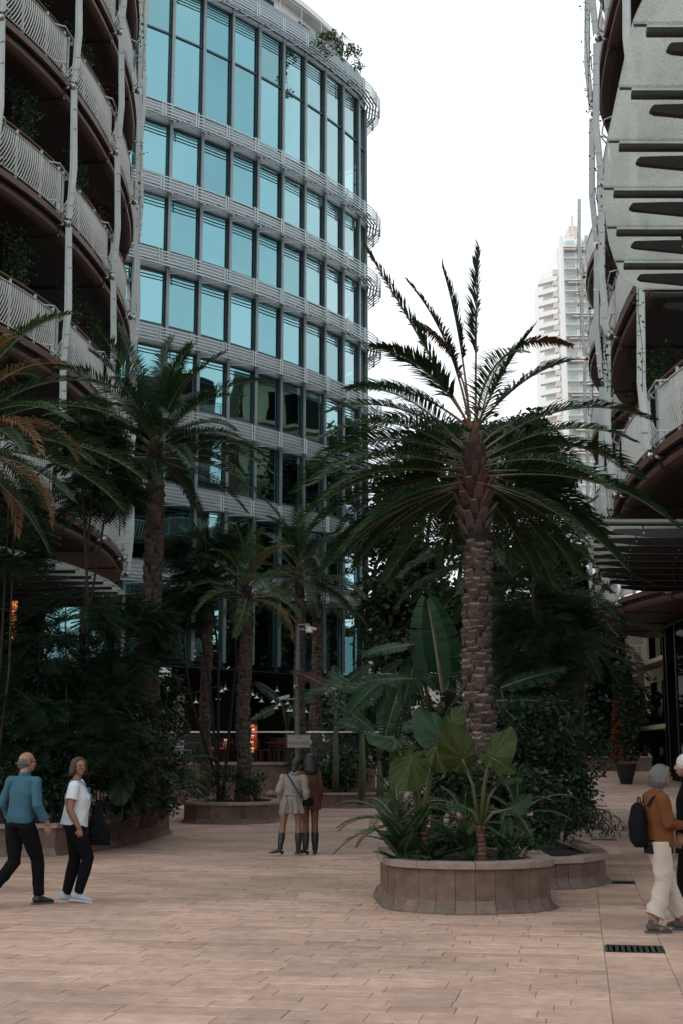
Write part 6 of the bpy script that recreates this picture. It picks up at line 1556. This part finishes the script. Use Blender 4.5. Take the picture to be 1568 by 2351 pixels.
# In each person's own frame +Y is the walking direction, +X the right hand side.
# --- man in the blue shirt, walking away to the right
m = person(38, 2080, 1.02, R(-32), 'balding man in a blue shirt and black trousers walking away at the left edge')
pel, ch, nk = V(0, 0, 0.95), V(0, 0.03, 1.26), V(0, 0.045, 1.46); hL, hR = V(-0.09, 0, 0.92), V(0.09, 0, 0.92)
kR, aR = V(0.10, 0.20, 0.50), V(0.10, 0.25, 0.085); kL, aL = V(-0.09, 0.02, 0.48), V(-0.10, -0.33, 0.15)
shR, elR, wrR = V(0.20, 0.03, 1.38), V(0.28, -0.02, 1.12), V(0.31, 0.13, 0.90); shL, elL, wrL = V(-0.20, 0.03, 1.38), V(-0.29, 0.0, 1.12), V(-0.27, 0.16, 0.92)
H = head(V(0.0, 0.075, 1.60), V(0.45, 1, -0.05), 1.0)
b = MB(); torso(b, pel, ch, nk, (0.155, 0.15, 0.17)); leg(b, hL, kL, aL); leg(b, hR, kR, aR); arm(b, shR, elR, wrR); arm(b, shL, elL, wrL)
hand(b, wrR, V(0.1, 0.25, -1), V(-1, 0.1, 0), 0.35, -1); hand(b, wrL, V(0.0, 0.3, -1), V(1, 0, 0), 0.35, 1); build_head(b, H, nk - V(0, 0.01, 0.03)); remesh(b, 'body', 0.007, [SK], m)
BLUE = cloth('blue_shirt', (0.036, 0.095, 0.135), 0.1, 0.6, 7)
b = MB(); c = [pel + V(0, 0, -0.035), pel + V(0, 0, 0.03), pel.lerp(ch, 0.4), ch, ch.lerp(nk, 0.62), nk + V(0, 0, 0.0)]
b.tube(c, [0.168, 0.178, 0.168, 0.180, 0.150, 0.066], 20, ry=[0.125, 0.135, 0.125, 0.128, 0.098, 0.064], side=V(1, 0, 0)); b.tube([shL + V(0.03, 0, 0.01), shR + V(-0.03, 0, 0.01)], 0.058, 12)
for s_, e_, w_ in ((shR, elR, wrR), (shL, elL, wrL)): b.sphere(tuple(s_), 0.066, n=12, m=8); b.tube([s_ + V(0, 0, 0.0), s_.lerp(e_, 0.5), e_, e_.lerp(w_, 0.45), e_.lerp(w_, 0.62)], [0.066, 0.062, 0.056, 0.052, 0.055], 14)
remesh(b, 'shirt', 0.008, [BLUE], m, 2, disp=folds(0.010, 24, 1))
b = MB(); b.tube([nk + V(0, -0.008, 0.035), nk + V(0, 0.0, -0.01)], [0.061, 0.072], 16); b.obj('collar', [BLUE], m, smooth=True)
for e_, w_ in ((elR, wrR), (elL, wrL)):
    b = MB(); b.tube([e_.lerp(w_, 0.58), e_.lerp(w_, 0.72)], [0.062, 0.058], 12); b.obj('cuff', [BLUE], m)
b = MB(); b.tube([pel + V(0, 0, 0.00), pel - V(0, 0, 0.08)], [0.158, 0.166], 18, ry=[0.118, 0.130], side=V(1, 0, 0))
for h_, k_, a_ in ((hL, kL, aL), (hR, kR, aR)): b.tube([h_ + V(0, -0.01, 0), h_.lerp(k_, 0.5), k_, k_.lerp(a_, 0.4), a_ + V(0, -0.01, 0.02)], [0.108, 0.096, 0.078, 0.074, 0.066], 14)
remesh(b, 'trousers', 0.009, [BLACKC], m, 2, disp=folds(0.008, 16, 2))
SOLE = mat('rubber_sole', (0.06, 0.06, 0.058), 0.8); 
shoe(m, aR, (0.25, 1), BOOT, SOLE); shoe(m, aL, (0.0, 1), BOOT, SOLE, pitch=0.55)
GREY = mat('grey_hair', (0.085, 0.08, 0.078), 0.8, var=0.4, vscale=20, streak=(3, 3, 1), bump=0.5, bscale=80)
b = MB(); P_ = lambda x, y, z: H @ V(x, y, z)
b.sphere(tuple(P_(0, -0.030, -0.004)), 1, n=18, m=12, sc=(0.081, 0.088, 0.072)); b.sphere(tuple(P_(0, -0.055, -0.045)), 1, n=12, m=8, sc=(0.060, 0.045, 0.045))
for sx in (-1, 1): b.sphere(tuple(P_(sx * 0.066, 0.006, 0.018)), 1, n=8, m=6, sc=(0.016, 0.035, 0.03))
remesh(b, 'hair', 0.006, [GREY], m, 2); glasses(m, H, BLACKC)
# --- woman in the white T-shirt looking back
m = person(165, 2072, 0.985, R(-78), 'woman in a white T-shirt and black leggings with glasses, looking at the camera')
pel, ch, nk = V(0, 0, 0.96), V(0, -0.01, 1.25), V(0, 0.02, 1.44); hL, hR = V(-0.09, 0.01, 0.93), V(0.09, 0.0, 0.93)
kR, aR = V(0.08, 0.17, 0.52), V(0.07, 0.07, 0.105); kL, aL = V(-0.09, 0.02, 0.50), V(-0.08, -0.07, 0.085)
shR, elR, wrR = V(0.185, -0.02, 1.36), V(0.24, -0.07, 1.10), V(0.235, 0.05, 0.88); shL, elL, wrL = V(-0.185, -0.02, 1.36), V(-0.24, 0.02, 1.12), V(-0.20, 0.20, 0.98)
H = head(V(0.005, 0.035, 1.60), V(1.0, 0.42, 0.0), 0.97)
b = MB(); torso(b, pel, ch, nk, (0.165, 0.15, 0.16), (0.13, 0.12, 0.125)); leg(b, hL, kL, aL, (0.095, 0.062, 0.040)); leg(b, hR, kR, aR, (0.095, 0.062, 0.040)); arm(b, shR, elR, wrR, (0.056, 0.044, 0.028)); arm(b, shL, elL, wrL, (0.056, 0.044, 0.028))
hand(b, wrR, V(0.0, 0.15, -1), V(-1, 0.1, 0), 0.85, -1, 0.95); hand(b, wrL, V(0.1, 0.6, -0.7), V(1, 0, 0), 0.6, 1, 0.95); build_head(b, H, nk - V(0, 0.02, 0.03), 0.048); remesh(b, 'body', 0.007, [SKT], m)
WHT = cloth('white_cotton', (0.50, 0.53, 0.58), 0.05, 0.45, 8)
b = MB(); c = [V(0, -0.01, 0.90), V(0, 0, 0.98), V(0, 0.02, 1.10), V(0, 0.035, 1.24), V(0, 0.01, 1.36), V(0, 0.005, 1.445)]
b.tube(c, [0.200, 0.192, 0.172, 0.180, 0.155, 0.085], 22, ry=[0.168, 0.160, 0.150, 0.155, 0.110, 0.075], side=V(1, 0, 0)); b.tube([shL + V(0.03, 0, 0.01), shR + V(-0.03, 0, 0.01)], 0.06, 12)
for s_, e_ in ((shR, elR), (shL, elL)): b.sphere(tuple(s_), 0.074, n=12, m=8); b.tube([s_, s_.lerp(e_, 0.3), s_.lerp(e_, 0.58)], [0.074, 0.076, 0.078], 14)
b.sphere((0.07, 0.13, 1.23), 0.06); b.sphere((-0.07, 0.13, 1.23), 0.06)
remesh(b, 't_shirt', 0.008, [WHT], m, 2, disp=folds(0.009, 20, 3))
PR = mat('blue_print', (0.04, 0.22, 0.42), 0.8); b = MB()
for k, (x, z) in enumerate(((0.05, 1.335), (0.07, 1.30), (0.085, 1.26), (0.075, 1.225))):
    for q in range(4): a = q * 1.6 + k; b.sphere((x + 0.012 * cos(a), 0.178 if z < 1.29 else 0.16, z + 0.012 * sin(a)), 1, n=8, m=6, sc=(0.009, 0.012, 0.006))
b.obj('print', [PR], m)
b = MB(); b.tube([pel + V(0, 0, 0.02), pel - V(0, 0, 0.08)], [0.170, 0.175], 18, ry=[0.135, 0.145], side=V(1, 0, 0))
for h_, k_, a_ in ((hL, kL, aL), (hR, kR, aR)): b.tube([h_ + V(0, -0.02, 0), h_.lerp(k_, 0.5), k_, k_.lerp(a_, 0.35), a_ + V(0, 0, 0.01)], [0.120, 0.102, 0.076, 0.076, 0.056], 14)
remesh(b, 'leggings', 0.008, [BLACKC], m, 3)
SNK = cloth('pale_blue_knit', (0.33, 0.37, 0.43), 0.06, 0.3, 60); WS = mat('cream_sole', (0.42, 0.41, 0.36), 0.7)
shoe(m, aR, (0.15, 1), SNK, WS, pitch=0.14); shoe(m, aL, (-0.2, 1), SNK, WS)
BR = mat('brown_hair', (0.045, 0.030, 0.022), 0.65, var=0.4, vscale=14, streak=(4, 4, 0.6), bump=0.6, bscale=60)
b = MB(); P_ = lambda x, y, z: H @ V(x, y, z)
b.sphere(tuple(P_(0, -0.030, 0.040)), 1, n=16, m=12, sc=(0.083, 0.096, 0.082))
for a in range(-9, 10):
    t_ = a / 9 * 1.95; r_ = 0.078; x, y = r_ * 1.02 * sin(t_), -0.022 - r_ * 1.1 * cos(t_); fl = 0.03 * (1 if a > 4 else 0.2)
    b.tube([P_(x * 0.9, y, 0.055), P_(x * 1.08, y, 0.0), P_(x * 1.12 + (0.01 if a > 4 else 0), y, -0.055), P_(x * (1.05 if a < 5 else 1.35), y, -0.100)], [0.018, 0.019, 0.018, 0.008], 8)
b.tube([P_(-0.015, 0.050, 0.100), P_(-0.060, 0.040, 0.070), P_(-0.078, 0.020, 0.02)], [0.010, 0.013, 0.012], 8); b.tube([P_(-0.005, 0.050, 0.105), P_(0.052, 0.040, 0.082), P_(0.077, 0.020, 0.03)], [0.012, 0.014, 0.012], 8)
remesh(b, 'hair', 0.006, [BR], m, 1, disp=lambda co: 0.0025 * np.sin(260 * (co[:, 0] + co[:, 1]))); strands(m, H, BR, 130, 0.105, 3, lift=0.01); face_bits(m, H); glasses(m, H, BLACKC, 0.024)
NAVY = cloth('navy_strap', (0.02, 0.045, 0.10), b=0.2)
bag = empty('shoulder_bag', (0, 0, 0), 'x', 'x')
bpy.data.objects.remove(bag)
def world(root, v): return root.matrix_basis @ v
bpy.context.view_layer.update(); MW = Matrix.Translation(m.location) @ Matrix.Rotation(R(-78), 4, 'Z') @ Matrix.Scale(0.985, 4)
bag = empty('shoulder_bag', MW @ V(-0.10, 0.30, 0.80), 'black cloth shoulder bag on a navy strap carried by the woman in the white T-shirt', 'bag'); bag.rotation_euler = (0, 0, R(-78))
b = MB(); b.tube([(0, -0.01, -0.14), (0, 0.0, 0.0), (0, -0.03, 0.16), (0, -0.06, 0.34)], [0.05, 0.07, 0.06, 0.02], 14, ry=[0.15, 0.135, 0.09, 0.03], side=V(1, 0, 0)); remesh(b, 'pouch', 0.012, [BLACKC], bag, 2, disp=folds(0.006, 15, 1))
b = MB(); iv = MW.inverted(); off_ = V(-0.10, 0.30, 0.80)
pts = [V(-0.10, 0.245, 1.10), V(0.02, 0.205, 1.22), V(0.10, 0.135, 1.345), V(0.115, 0.045, 1.435), V(0.09, -0.06, 1.435), V(0.02, -0.135, 1.33), V(-0.10, -0.16, 1.15), V(-0.20, -0.06, 0.98), V(-0.2, 0.12, 0.92)]
sm_ = catmull([p * 0.985 - off_ * 0.985 for p in pts], 4); b.tube(sm_, 0.013, 6, ry=0.005); b.obj('strap', [NAVY], bag)
# --- the two women in the middle, seen from behind
COAT = cloth('beige_coat', (0.22, 0.20, 0.168), 0.08, 0.5, 9); COAT2 = cloth('rust_coat', (0.085, 0.038, 0.024), 0.1, 0.4, 9)
def boot(root, kn, an, d, top_, slouch=0.0, heel=0.05, r0=0.062):
    d = V(d[0], d[1], 0).normalized(); t = MB(); tp_ = an.lerp(kn, top_)
    t.tube([tp_, an.lerp(tp_, 0.5), an + V(0, 0, 0.06), an + V(0, 0, -0.01)], [r0, r0 * 0.95, r0 * 0.78, r0 * 0.72], 14)
    t.tube([an + V(0, 0, -0.02) - d * 0.02, an + V(0, 0, -0.035) + d * 0.05, an + V(0, 0, -0.055) + d * 0.12, an + V(0, 0, -0.066) + d * 0.20], [0.044, 0.044, 0.038, 0.014], 12, ry=[0.04, 0.034, 0.024, 0.012])
    o = remesh(t, 'boot', 0.008, [BOOT], root, 2); h = MB(); h.tube([an + V(0, 0, -0.035) - d * 0.03, an + V(0, 0, -0.085 + 0.001) - d * 0.035], [0.036, 0.027], 10); h.obj('heel', [BOOT], o); return o
m = person(668, 1965, 0.985, 0.0, 'woman in a beige belted trench coat and black boots seen from behind')
pel, ch, nk = V(0.01, 0, 0.98), V(0.03, 0, 1.25), V(0.05, 0.01, 1.44); hL, hR = V(-0.09, 0, 0.94), V(0.11, 0.0, 0.94)
kL, aL = V(-0.15, 0.02, 0.52), V(-0.19, -0.02, 0.12); kR, aR = V(0.13, 0.02, 0.52), V(0.13, 0.0, 0.12)
shR, elR, wrR = V(0.215, 0.0, 1.35), V(0.27, -0.04, 1.10), V(0.25, 0.04, 0.90); shL, elL, wrL = V(-0.145, 0.0, 1.36), V(-0.225, -0.04, 1.12), V(-0.185, 0.10, 0.94)
H = head(V(0.075, 0.03, 1.575), V(0.35, 1, 0.0), 0.95)
b = MB(); torso(b, pel, ch, nk); leg(b, hL, kL, aL, (0.080, 0.056, 0.038)); leg(b, hR, kR, aR, (0.080, 0.056, 0.038)); arm(b, shR, elR, wrR); arm(b, shL, elL, wrL); hand(b, wrR, V(0, 0.2, -1), V(-1, 0, 0), 0.4, -1); hand(b, wrL, V(0.1, 0.4, -1), V(1, 0, 0), 0.4, 1)
build_head(b, H, nk - V(0, 0, 0.03), 0.045); remesh(b, 'body', 0.009, [SKT], m)
b = MB(); b.tube([V(0.01, 0, 0.735), V(0.01, 0, 0.86), V(0.01, 0, 1.00), V(0.015, 0, 1.075), V(0.03, 0, 1.20), V(0.035, 0, 1.34), V(0.05, 0.0, 1.43)], [0.225, 0.205, 0.175, 0.155, 0.170, 0.180, 0.075], 24, ry=[0.165, 0.155, 0.140, 0.118, 0.125, 0.115, 0.065], side=V(1, 0, 0))
b.tube([shL + V(0.03, 0, 0), shR + V(-0.03, 0, 0)], 0.066, 12)
for s_, e_, w_ in ((shR, elR, wrR), (shL, elL, wrL)): b.sphere(tuple(s_), 0.072, n=12, m=8); b.tube([s_, s_.lerp(e_, 0.5), e_, e_.lerp(w_, 0.5), e_.lerp(w_, 0.92)], [0.072, 0.070, 0.064, 0.060, 0.056], 14)
def coatfold(co):
    x, y, z = co[:, 0], co[:, 1], co[:, 2]; a = np.arctan2(y, x - 0.01); low = np.clip((1.05 - z) / 0.3, 0, 1)
    return 0.018 * low * np.sin(9 * a + 2 * np.sin(z * 6)) * (np.abs(x) < 0.24) + 0.008 * np.sin(24 * z + 8 * np.sin(6 * x))
remesh(b, 'coat', 0.010, [COAT], m, 1, disp=coatfold)
b = MB(); b.tube([V(0.05, -0.01, 1.47), V(0.05, -0.02, 1.41)], [0.062, 0.098], 18, ry=[0.058, 0.085]); b.obj('collar', [COAT], m, smooth=True)
b = MB(); b.tube([(0.015 + 0.168 * cos(a), 0.130 * sin(a), 1.065 + 0.012 * sin(2 * a)) for a in [2 * pi * k / 28 for k in range(29)]], 0.012, 6, ry=0.022, cap=False); b.sphere((-0.11, -0.125, 1.045), 0.028)
b.tube([(-0.11, -0.14, 1.04), (-0.13, -0.19, 0.90), (-0.15, -0.20, 0.72)], [0.018, 0.022, 0.026], 6, ry=0.006); b.tube([(-0.10, -0.14, 1.04), (-0.10, -0.185, 0.92), (-0.12, -0.20, 0.80)], [0.016, 0.020, 0.022], 6, ry=0.006); b.obj('belt', [COAT], m)
boot(m, kL, aL, (-1, 0.15), 0.70); boot(m, kR, aR, (0.25, 1), 0.70)
DK = mat('black_hair', (0.012, 0.009, 0.008), 0.5, var=0.3, streak=(4, 4, 0.6), vscale=14, bump=0.4, bscale=60)
b = MB(); b.sphere(tuple(H @ V(0, -0.022, 0.035)), 1, n=16, m=12, sc=(0.082, 0.10, 0.088)); b.sphere(tuple(H @ V(0, -0.06, -0.02)), 1, n=12, m=10, sc=(0.068, 0.055, 0.07)); b.tube([H @ V(0, -0.08, -0.05), H @ V(0, -0.10, -0.10), H @ V(0.01, -0.10, -0.15)], [0.045, 0.045, 0.02], 10); remesh(b, 'hair', 0.008, [DK], m, 2)
b = MB(); b.tube(catmull([V(-0.07, -0.085, 1.415), V(-0.01, -0.128, 1.33), V(0.06, -0.136, 1.21), V(0.15, -0.130, 1.08), V(0.20, -0.09, 1.00)], 4), 0.016, 6, ry=0.005); b.obj('bag_strap', [NAVY], m)
MW = Matrix.Translation(m.location) @ Matrix.Scale(0.985, 4)
bg_ = MB(); bg_.tube([(0, 0, -0.07), (0, 0, 0), (0, 0, 0.07)], [0.09, 0.10, 0.08], 12, ry=[0.04, 0.045, 0.03]); o = remesh(bg_, 'handbag', 0.01, [BLACKC], None, 1); o.location = MW @ V(0.30, -0.02, 0.94); tag(o, 'small black bag at the hip of the woman in the beige coat', 'bag')
# taller companion
m = person(711, 1963, 1.02, R(8), 'woman in a rust brown coat with long dark hair standing close beside the beige coat')
m.location.y += 0.15
pel, ch, nk = V(0, 0, 0.98), V(0, 0.0, 1.25), V(-0.01, 0.01, 1.45); hL, hR = V(-0.085, 0, 0.95), V(0.085, 0.0, 0.95)
kL, aL = V(-0.075, 0.02, 0.52), V(-0.08, -0.02, 0.09); kR, aR = V(0.085, 0.02, 0.52), V(0.09, 0.0, 0.09)
shR, elR, wrR = V(0.15, 0.02, 1.36), V(0.18, 0.0, 1.10), V(0.17, 0.10, 0.90); shL, elL, wrL = V(-0.15, 0.02, 1.36), V(-0.19, 0.05, 1.12), V(-0.12, 0.18, 1.00)
H = head(V(-0.02, 0.03, 1.60), V(-0.5, 1, -0.1), 0.97)
b = MB(); torso(b, pel, ch, nk, (0.15, 0.13, 0.15)); leg(b, hL, kL, aL, (0.085, 0.058, 0.04)); leg(b, hR, kR, aR, (0.085, 0.058, 0.04)); arm(b, shR, elR, wrR); arm(b, shL, elL, wrL); hand(b, wrR, V(0, 0.3, -1), V(-1, 0, 0), 0.4, -1); hand(b, wrL, V(0.3, 0.6, -0.4), V(0, 0, -1), 0.4, 1)
build_head(b, H, nk - V(0, 0, 0.03), 0.045); remesh(b, 'body', 0.009, [SKD], m)
b = MB(); b.tube([V(0.01, 0, 0.76), V(0.01, 0, 0.90), V(0.0, 0, 1.08), V(0, 0, 1.24), V(0, 0, 1.36), V(0, 0.0, 1.44)], [0.195, 0.185, 0.165, 0.165, 0.150, 0.07], 24, ry=[0.155, 0.150, 0.130, 0.125, 0.10, 0.06], side=V(1, 0, 0)); b.tube([shL + V(0.02, 0, 0), shR + V(-0.02, 0, 0)], 0.066, 12)
for s_, e_, w_ in ((shR, elR, wrR), (shL, elL, wrL)): b.sphere(tuple(s_), 0.070, n=12, m=8); b.tube([s_, s_.lerp(e_, 0.5), e_, e_.lerp(w_, 0.5), e_.lerp(w_, 0.9)], [0.070, 0.066, 0.060, 0.058, 0.056], 14)
remesh(b, 'coat', 0.010, [COAT2], m, 2, disp=folds(0.009, 16, 2)); boot(m, kL, aL, (-1, 0.2), 0.66, r0=0.068); boot(m, kR, aR, (0.2, 1), 0.66, r0=0.068)
b = MB(); b.sphere(tuple(H @ V(0, -0.022, 0.035)), 1, n=16, m=12, sc=(0.092, 0.108, 0.095))
for k in range(-5, 6):
    t_ = k / 5 * 1.6; b.tube([H @ V(0.08 * sin(t_), -0.03 - 0.075 * cos(t_), 0.03), H @ V(0.098 * sin(t_), -0.03 - 0.09 * cos(t_), -0.08), H @ V(0.10 * sin(t_), -0.05 - 0.09 * cos(t_), -0.19), H @ V(0.085 * sin(t_), -0.05 - 0.08 * cos(t_), -0.26)], [0.03, 0.034, 0.032, 0.012], 8)
remesh(b, 'hair', 0.009, [DK], m, 1)
# --- woman in white trousers at the right edge
m = person(1520, 2140, 0.93, R(-80), 'grey haired woman in rust jacket, white trousers and sunglasses at the right edge')
pel, ch, nk = V(0, 0, 0.97), V(0, -0.01, 1.26), V(0, 0.03, 1.46); hL, hR = V(-0.09, 0.0, 0.94), V(0.09, 0.0, 0.94)
kR, aR = V(0.09, 0.0, 0.52), V(0.10, -0.13, 0.09); kL, aL = V(-0.08, 0.12, 0.52), V(-0.08, 0.25, 0.09)
shR, elR, wrR = V(0.185, -0.01, 1.38), V(0.235, 0.03, 1.12), V(0.13, 0.24, 1.10); shL, elL, wrL = V(-0.185, -0.01, 1.38), V(-0.23, 0.05, 1.13), V(-0.06, 0.27, 1.12)
H = head(V(0.0, 0.075, 1.615), V(0.28, 1.0, -0.06), 0.98)
b = MB(); torso(b, pel, ch, nk); leg(b, hL, kL, aL); leg(b, hR, kR, aR); arm(b, shR, elR, wrR); arm(b, shL, elL, wrL); hand(b, wrR, V(-0.5, 0.8, 0.1), V(0, 0, -1), 0.5, -1); hand(b, wrL, V(0.5, 0.8, 0.1), V(0, 0, -1), 0.5, 1)
build_head(b, H, nk - V(0, 0.02, 0.03), 0.046); remesh(b, 'body', 0.007, [SKT], m)
RJ = cloth('rust_jacket', (0.115, 0.042, 0.016), 0.12, 0.4, 12); WT = cloth('cream_trousers', (0.40, 0.345, 0.30), 0.06, 0.5, 7)
b = MB(); b.tube([V(0, 0.01, 0.88), V(0, 0.01, 1.00), V(0, 0.0, 1.12), V(0, -0.01, 1.26), V(0, -0.01, 1.38), V(0, 0.01, 1.47)], [0.190, 0.185, 0.178, 0.180, 0.155, 0.080], 22, ry=[0.160, 0.155, 0.145, 0.140, 0.110, 0.075], side=V(1, 0, 0)); b.tube([shL + V(0.03, 0, 0.01), shR + V(-0.03, 0, 0.01)], 0.064, 12)
for s_, e_, w_ in ((shR, elR, wrR), (shL, elL, wrL)): b.sphere(tuple(s_), 0.078, n=12, m=8); b.tube([s_, s_.lerp(e_, 0.5), e_, e_.lerp(w_, 0.5), e_.lerp(w_, 0.92)], [0.078, 0.074, 0.068, 0.058, 0.050], 14)
remesh(b, 'jacket', 0.008, [RJ], m, 2, disp=folds(0.009, 18, 2))
b = MB(); b.tube([V(0, 0.0, 0.81), V(0, 0.0, 0.90)], [0.182, 0.186], 20, ry=[0.150, 0.155], side=V(1, 0, 0)); b.obj('undershirt', [cloth('navy_hem', (0.012, 0.015, 0.025))], m, smooth=True)
b = MB(); b.tube([pel + V(0, 0, 0.02), pel - V(0, 0, 0.12)], [0.168, 0.170], 18, ry=[0.135, 0.135], side=V(1, 0, 0))
for h_, k_, a_ in ((hL, kL, aL), (hR, kR, aR)): b.tube([h_ + V(0, -0.01, 0), h_.lerp(k_, 0.5), k_, k_.lerp(a_, 0.5), a_ + V(0, 0.01, 0.085)], [0.112, 0.108, 0.096, 0.100, 0.106], 16)
remesh(b, 'trousers', 0.008, [WT], m, 2, disp=folds(0.012, 13, 0.5))
SN2 = mat('brown_suede', (0.055, 0.042, 0.036), 0.8, var=0.2); shoe(m, aR, (0.1, 1), SN2, SOLE, pitch=0.05); shoe(m, aL, (0.0, 1), SN2, SOLE)
for a_ in (aR, aL):
    t = MB(); s0 = V(0.045, 0, 0)
    t.beam(a_ + s0 + V(0, 0.045, -0.055), a_ + s0 + V(0, 0.055, -0.02), 0.004, 0.008, up=(1, 0, 0)); t.beam(a_ + s0 + V(0, 0.055, -0.02), a_ + s0 + V(0, 0.072, -0.052), 0.004, 0.008, up=(1, 0, 0)); t.beam(a_ + s0 + V(0, 0.072, -0.052), a_ + s0 + V(0, 0.082, -0.02), 0.004, 0.008, up=(1, 0, 0)); t.obj('shoe_mark', [mat('pale_mark', (0.3, 0.28, 0.26), 0.6)], m)
G2 = mat('silver_hair', (0.11, 0.107, 0.10), 0.6, var=0.5, vscale=12, streak=(5, 5, 0.5), bump=0.6, bscale=60)
b = MB(); P_ = lambda x, y, z: H @ V(x, y, z); b.sphere(tuple(P_(0, -0.024, 0.045)), 1, n=16, m=12, sc=(0.086, 0.100, 0.084))
for a in range(-9, 10):
    t_ = a / 9 * 1.9; x, y = 0.082 * sin(t_), -0.024 - 0.094 * cos(t_)
    b.tube([P_(x * 0.9, y, 0.055), P_(x * 1.12, y, 0.0), P_(x * 1.15, y, -0.065), P_(x * 1.0, y + 0.01, -0.125)], [0.020, 0.022, 0.021, 0.010], 8)
b.tube([P_(0.0, 0.062, 0.100), P_(0.055, 0.050, 0.078), P_(0.082, 0.018, 0.02)], [0.013, 0.016, 0.014], 8); b.tube([P_(0.0, 0.062, 0.100), P_(-0.055, 0.050, 0.078), P_(-0.082, 0.018, 0.02)], [0.013, 0.016, 0.014], 8)
remesh(b, 'hair', 0.006, [G2], m, 1, disp=lambda co: 0.003 * np.sin(230 * (co[:, 0] + co[:, 1]))); strands(m, H, G2, 150, 0.125, 4); face_bits(m, H); glasses(m, H, BLACKC, 0.027, True)
MW = Matrix.Translation(m.location) @ Matrix.Rotation(R(-80), 4, 'Z') @ Matrix.Scale(0.93, 4)
bp_ = empty('backpack', MW @ V(0.0, -0.20, 1.12), 'small black backpack on the back of the woman in white trousers', 'backpack'); bp_.rotation_euler = (0, 0, R(-80))
b = MB(); b.tube([(0, 0, -0.22), (0, -0.02, -0.16), (0, -0.03, 0.0), (0, -0.015, 0.16), (0, 0.0, 0.20)], [0.11, 0.14, 0.14, 0.11, 0.05], 16, ry=[0.05, 0.075, 0.08, 0.055, 0.03], side=V(1, 0, 0)); remesh(b, 'bag_body', 0.012, [BLACKC], bp_, 2)
b = MB()
for sx in (-1, 1): b.tube(catmull([V(sx * 0.08, 0.05, 0.17), V(sx * 0.10, 0.13, 0.27), V(sx * 0.11, 0.24, 0.20), V(sx * 0.12, 0.31, 0.02), V(sx * 0.12, 0.18, -0.15), V(sx * 0.1, 0.04, -0.16)], 3), 0.02, 6, ry=0.006)
b.tube([(-0.03, 0.0, 0.20), (-0.03, 0, 0.25), (0.03, 0, 0.25), (0.03, 0, 0.20)], 0.008, 6); b.obj('strap', [BLACKC], bp_)
# --- man in black cut by the frame
m = person(1600, 2128, 1.0, R(75), 'white haired person in a black coat cut off by the right edge of the photo')
pel, ch, nk = V(0, 0, 0.97), V(0, 0.0, 1.27), V(0, 0.02, 1.46); hL, hR = V(-0.09, 0.0, 0.94), V(0.09, 0.0, 0.94)
kL, aL = V(-0.09, 0.1, 0.50), V(-0.10, 0.10, 0.085); kR, aR = V(0.09, 0.0, 0.50), V(0.10, -0.18, 0.10)
shR, elR, wrR = V(0.20, 0.0, 1.38), V(0.27, -0.02, 1.12), V(0.25, 0.12, 0.92); shL, elL, wrL = V(-0.20, 0.0, 1.38), V(-0.27, -0.02, 1.12), V(-0.25, 0.12, 0.92)
H = head(V(0, 0.05, 1.60), V(0.1, 1, -0.1), 1.0)
b = MB(); torso(b, pel, ch, nk); leg(b, hL, kL, aL); leg(b, hR, kR, aR); arm(b, shR, elR, wrR); arm(b, shL, elL, wrL); hand(b, wrR, V(0, 0.2, -1), V(-1, 0, 0), 0.4, -1); hand(b, wrL, V(0, 0.2, -1), V(1, 0, 0), 0.4, 1); build_head(b, H, nk - V(0, 0.02, 0.03)); remesh(b, 'body', 0.008, [SK], m)
b = MB(); b.tube([V(0, 0, 0.72), V(0, 0, 0.90), V(0, 0, 1.10), V(0, 0, 1.27), V(0, 0, 1.39), V(0, 0.01, 1.47)], [0.225, 0.20, 0.195, 0.205, 0.17, 0.08], 22, ry=[0.19, 0.17, 0.16, 0.15, 0.11, 0.07], side=V(1, 0, 0)); b.tube([shL + V(0.03, 0, 0.01), shR + V(-0.03, 0, 0.01)], 0.066, 12)
for s_, e_, w_ in ((shR, elR, wrR), (shL, elL, wrL)): b.sphere(tuple(s_), 0.082, n=12, m=8); b.tube([s_, e_, e_.lerp(w_, 0.92)], [0.082, 0.072, 0.058], 14)
remesh(b, 'coat', 0.010, [BLACKC], m, 2, disp=folds(0.009, 18, 2))
b = MB(); b.tube([pel + V(0, 0, 0.02), pel - V(0, 0, 0.12)], [0.168, 0.170], 18, ry=[0.13, 0.13], side=V(1, 0, 0))
for h_, k_, a_ in ((hL, kL, aL), (hR, kR, aR)): b.tube([h_, h_.lerp(k_, 0.5), k_, a_ + V(0, 0, 0.03)], [0.108, 0.10, 0.08, 0.068], 14)
remesh(b, 'trousers', 0.009, [BLACKC], m, 2); shoe(m, aR, (0, 1), BOOT, SOLE, pitch=0.1); shoe(m, aL, (0, 1), BOOT, SOLE)
b = MB(); b.sphere(tuple(H @ V(0, -0.024, 0.03)), 1, n=16, m=12, sc=(0.088, 0.104, 0.098)); remesh(b, 'hair', 0.007, [mat('white_hair', (0.40, 0.39, 0.38), 0.7, var=0.3, vscale=20, bump=0.5)], m, 1); face_bits(m, H)
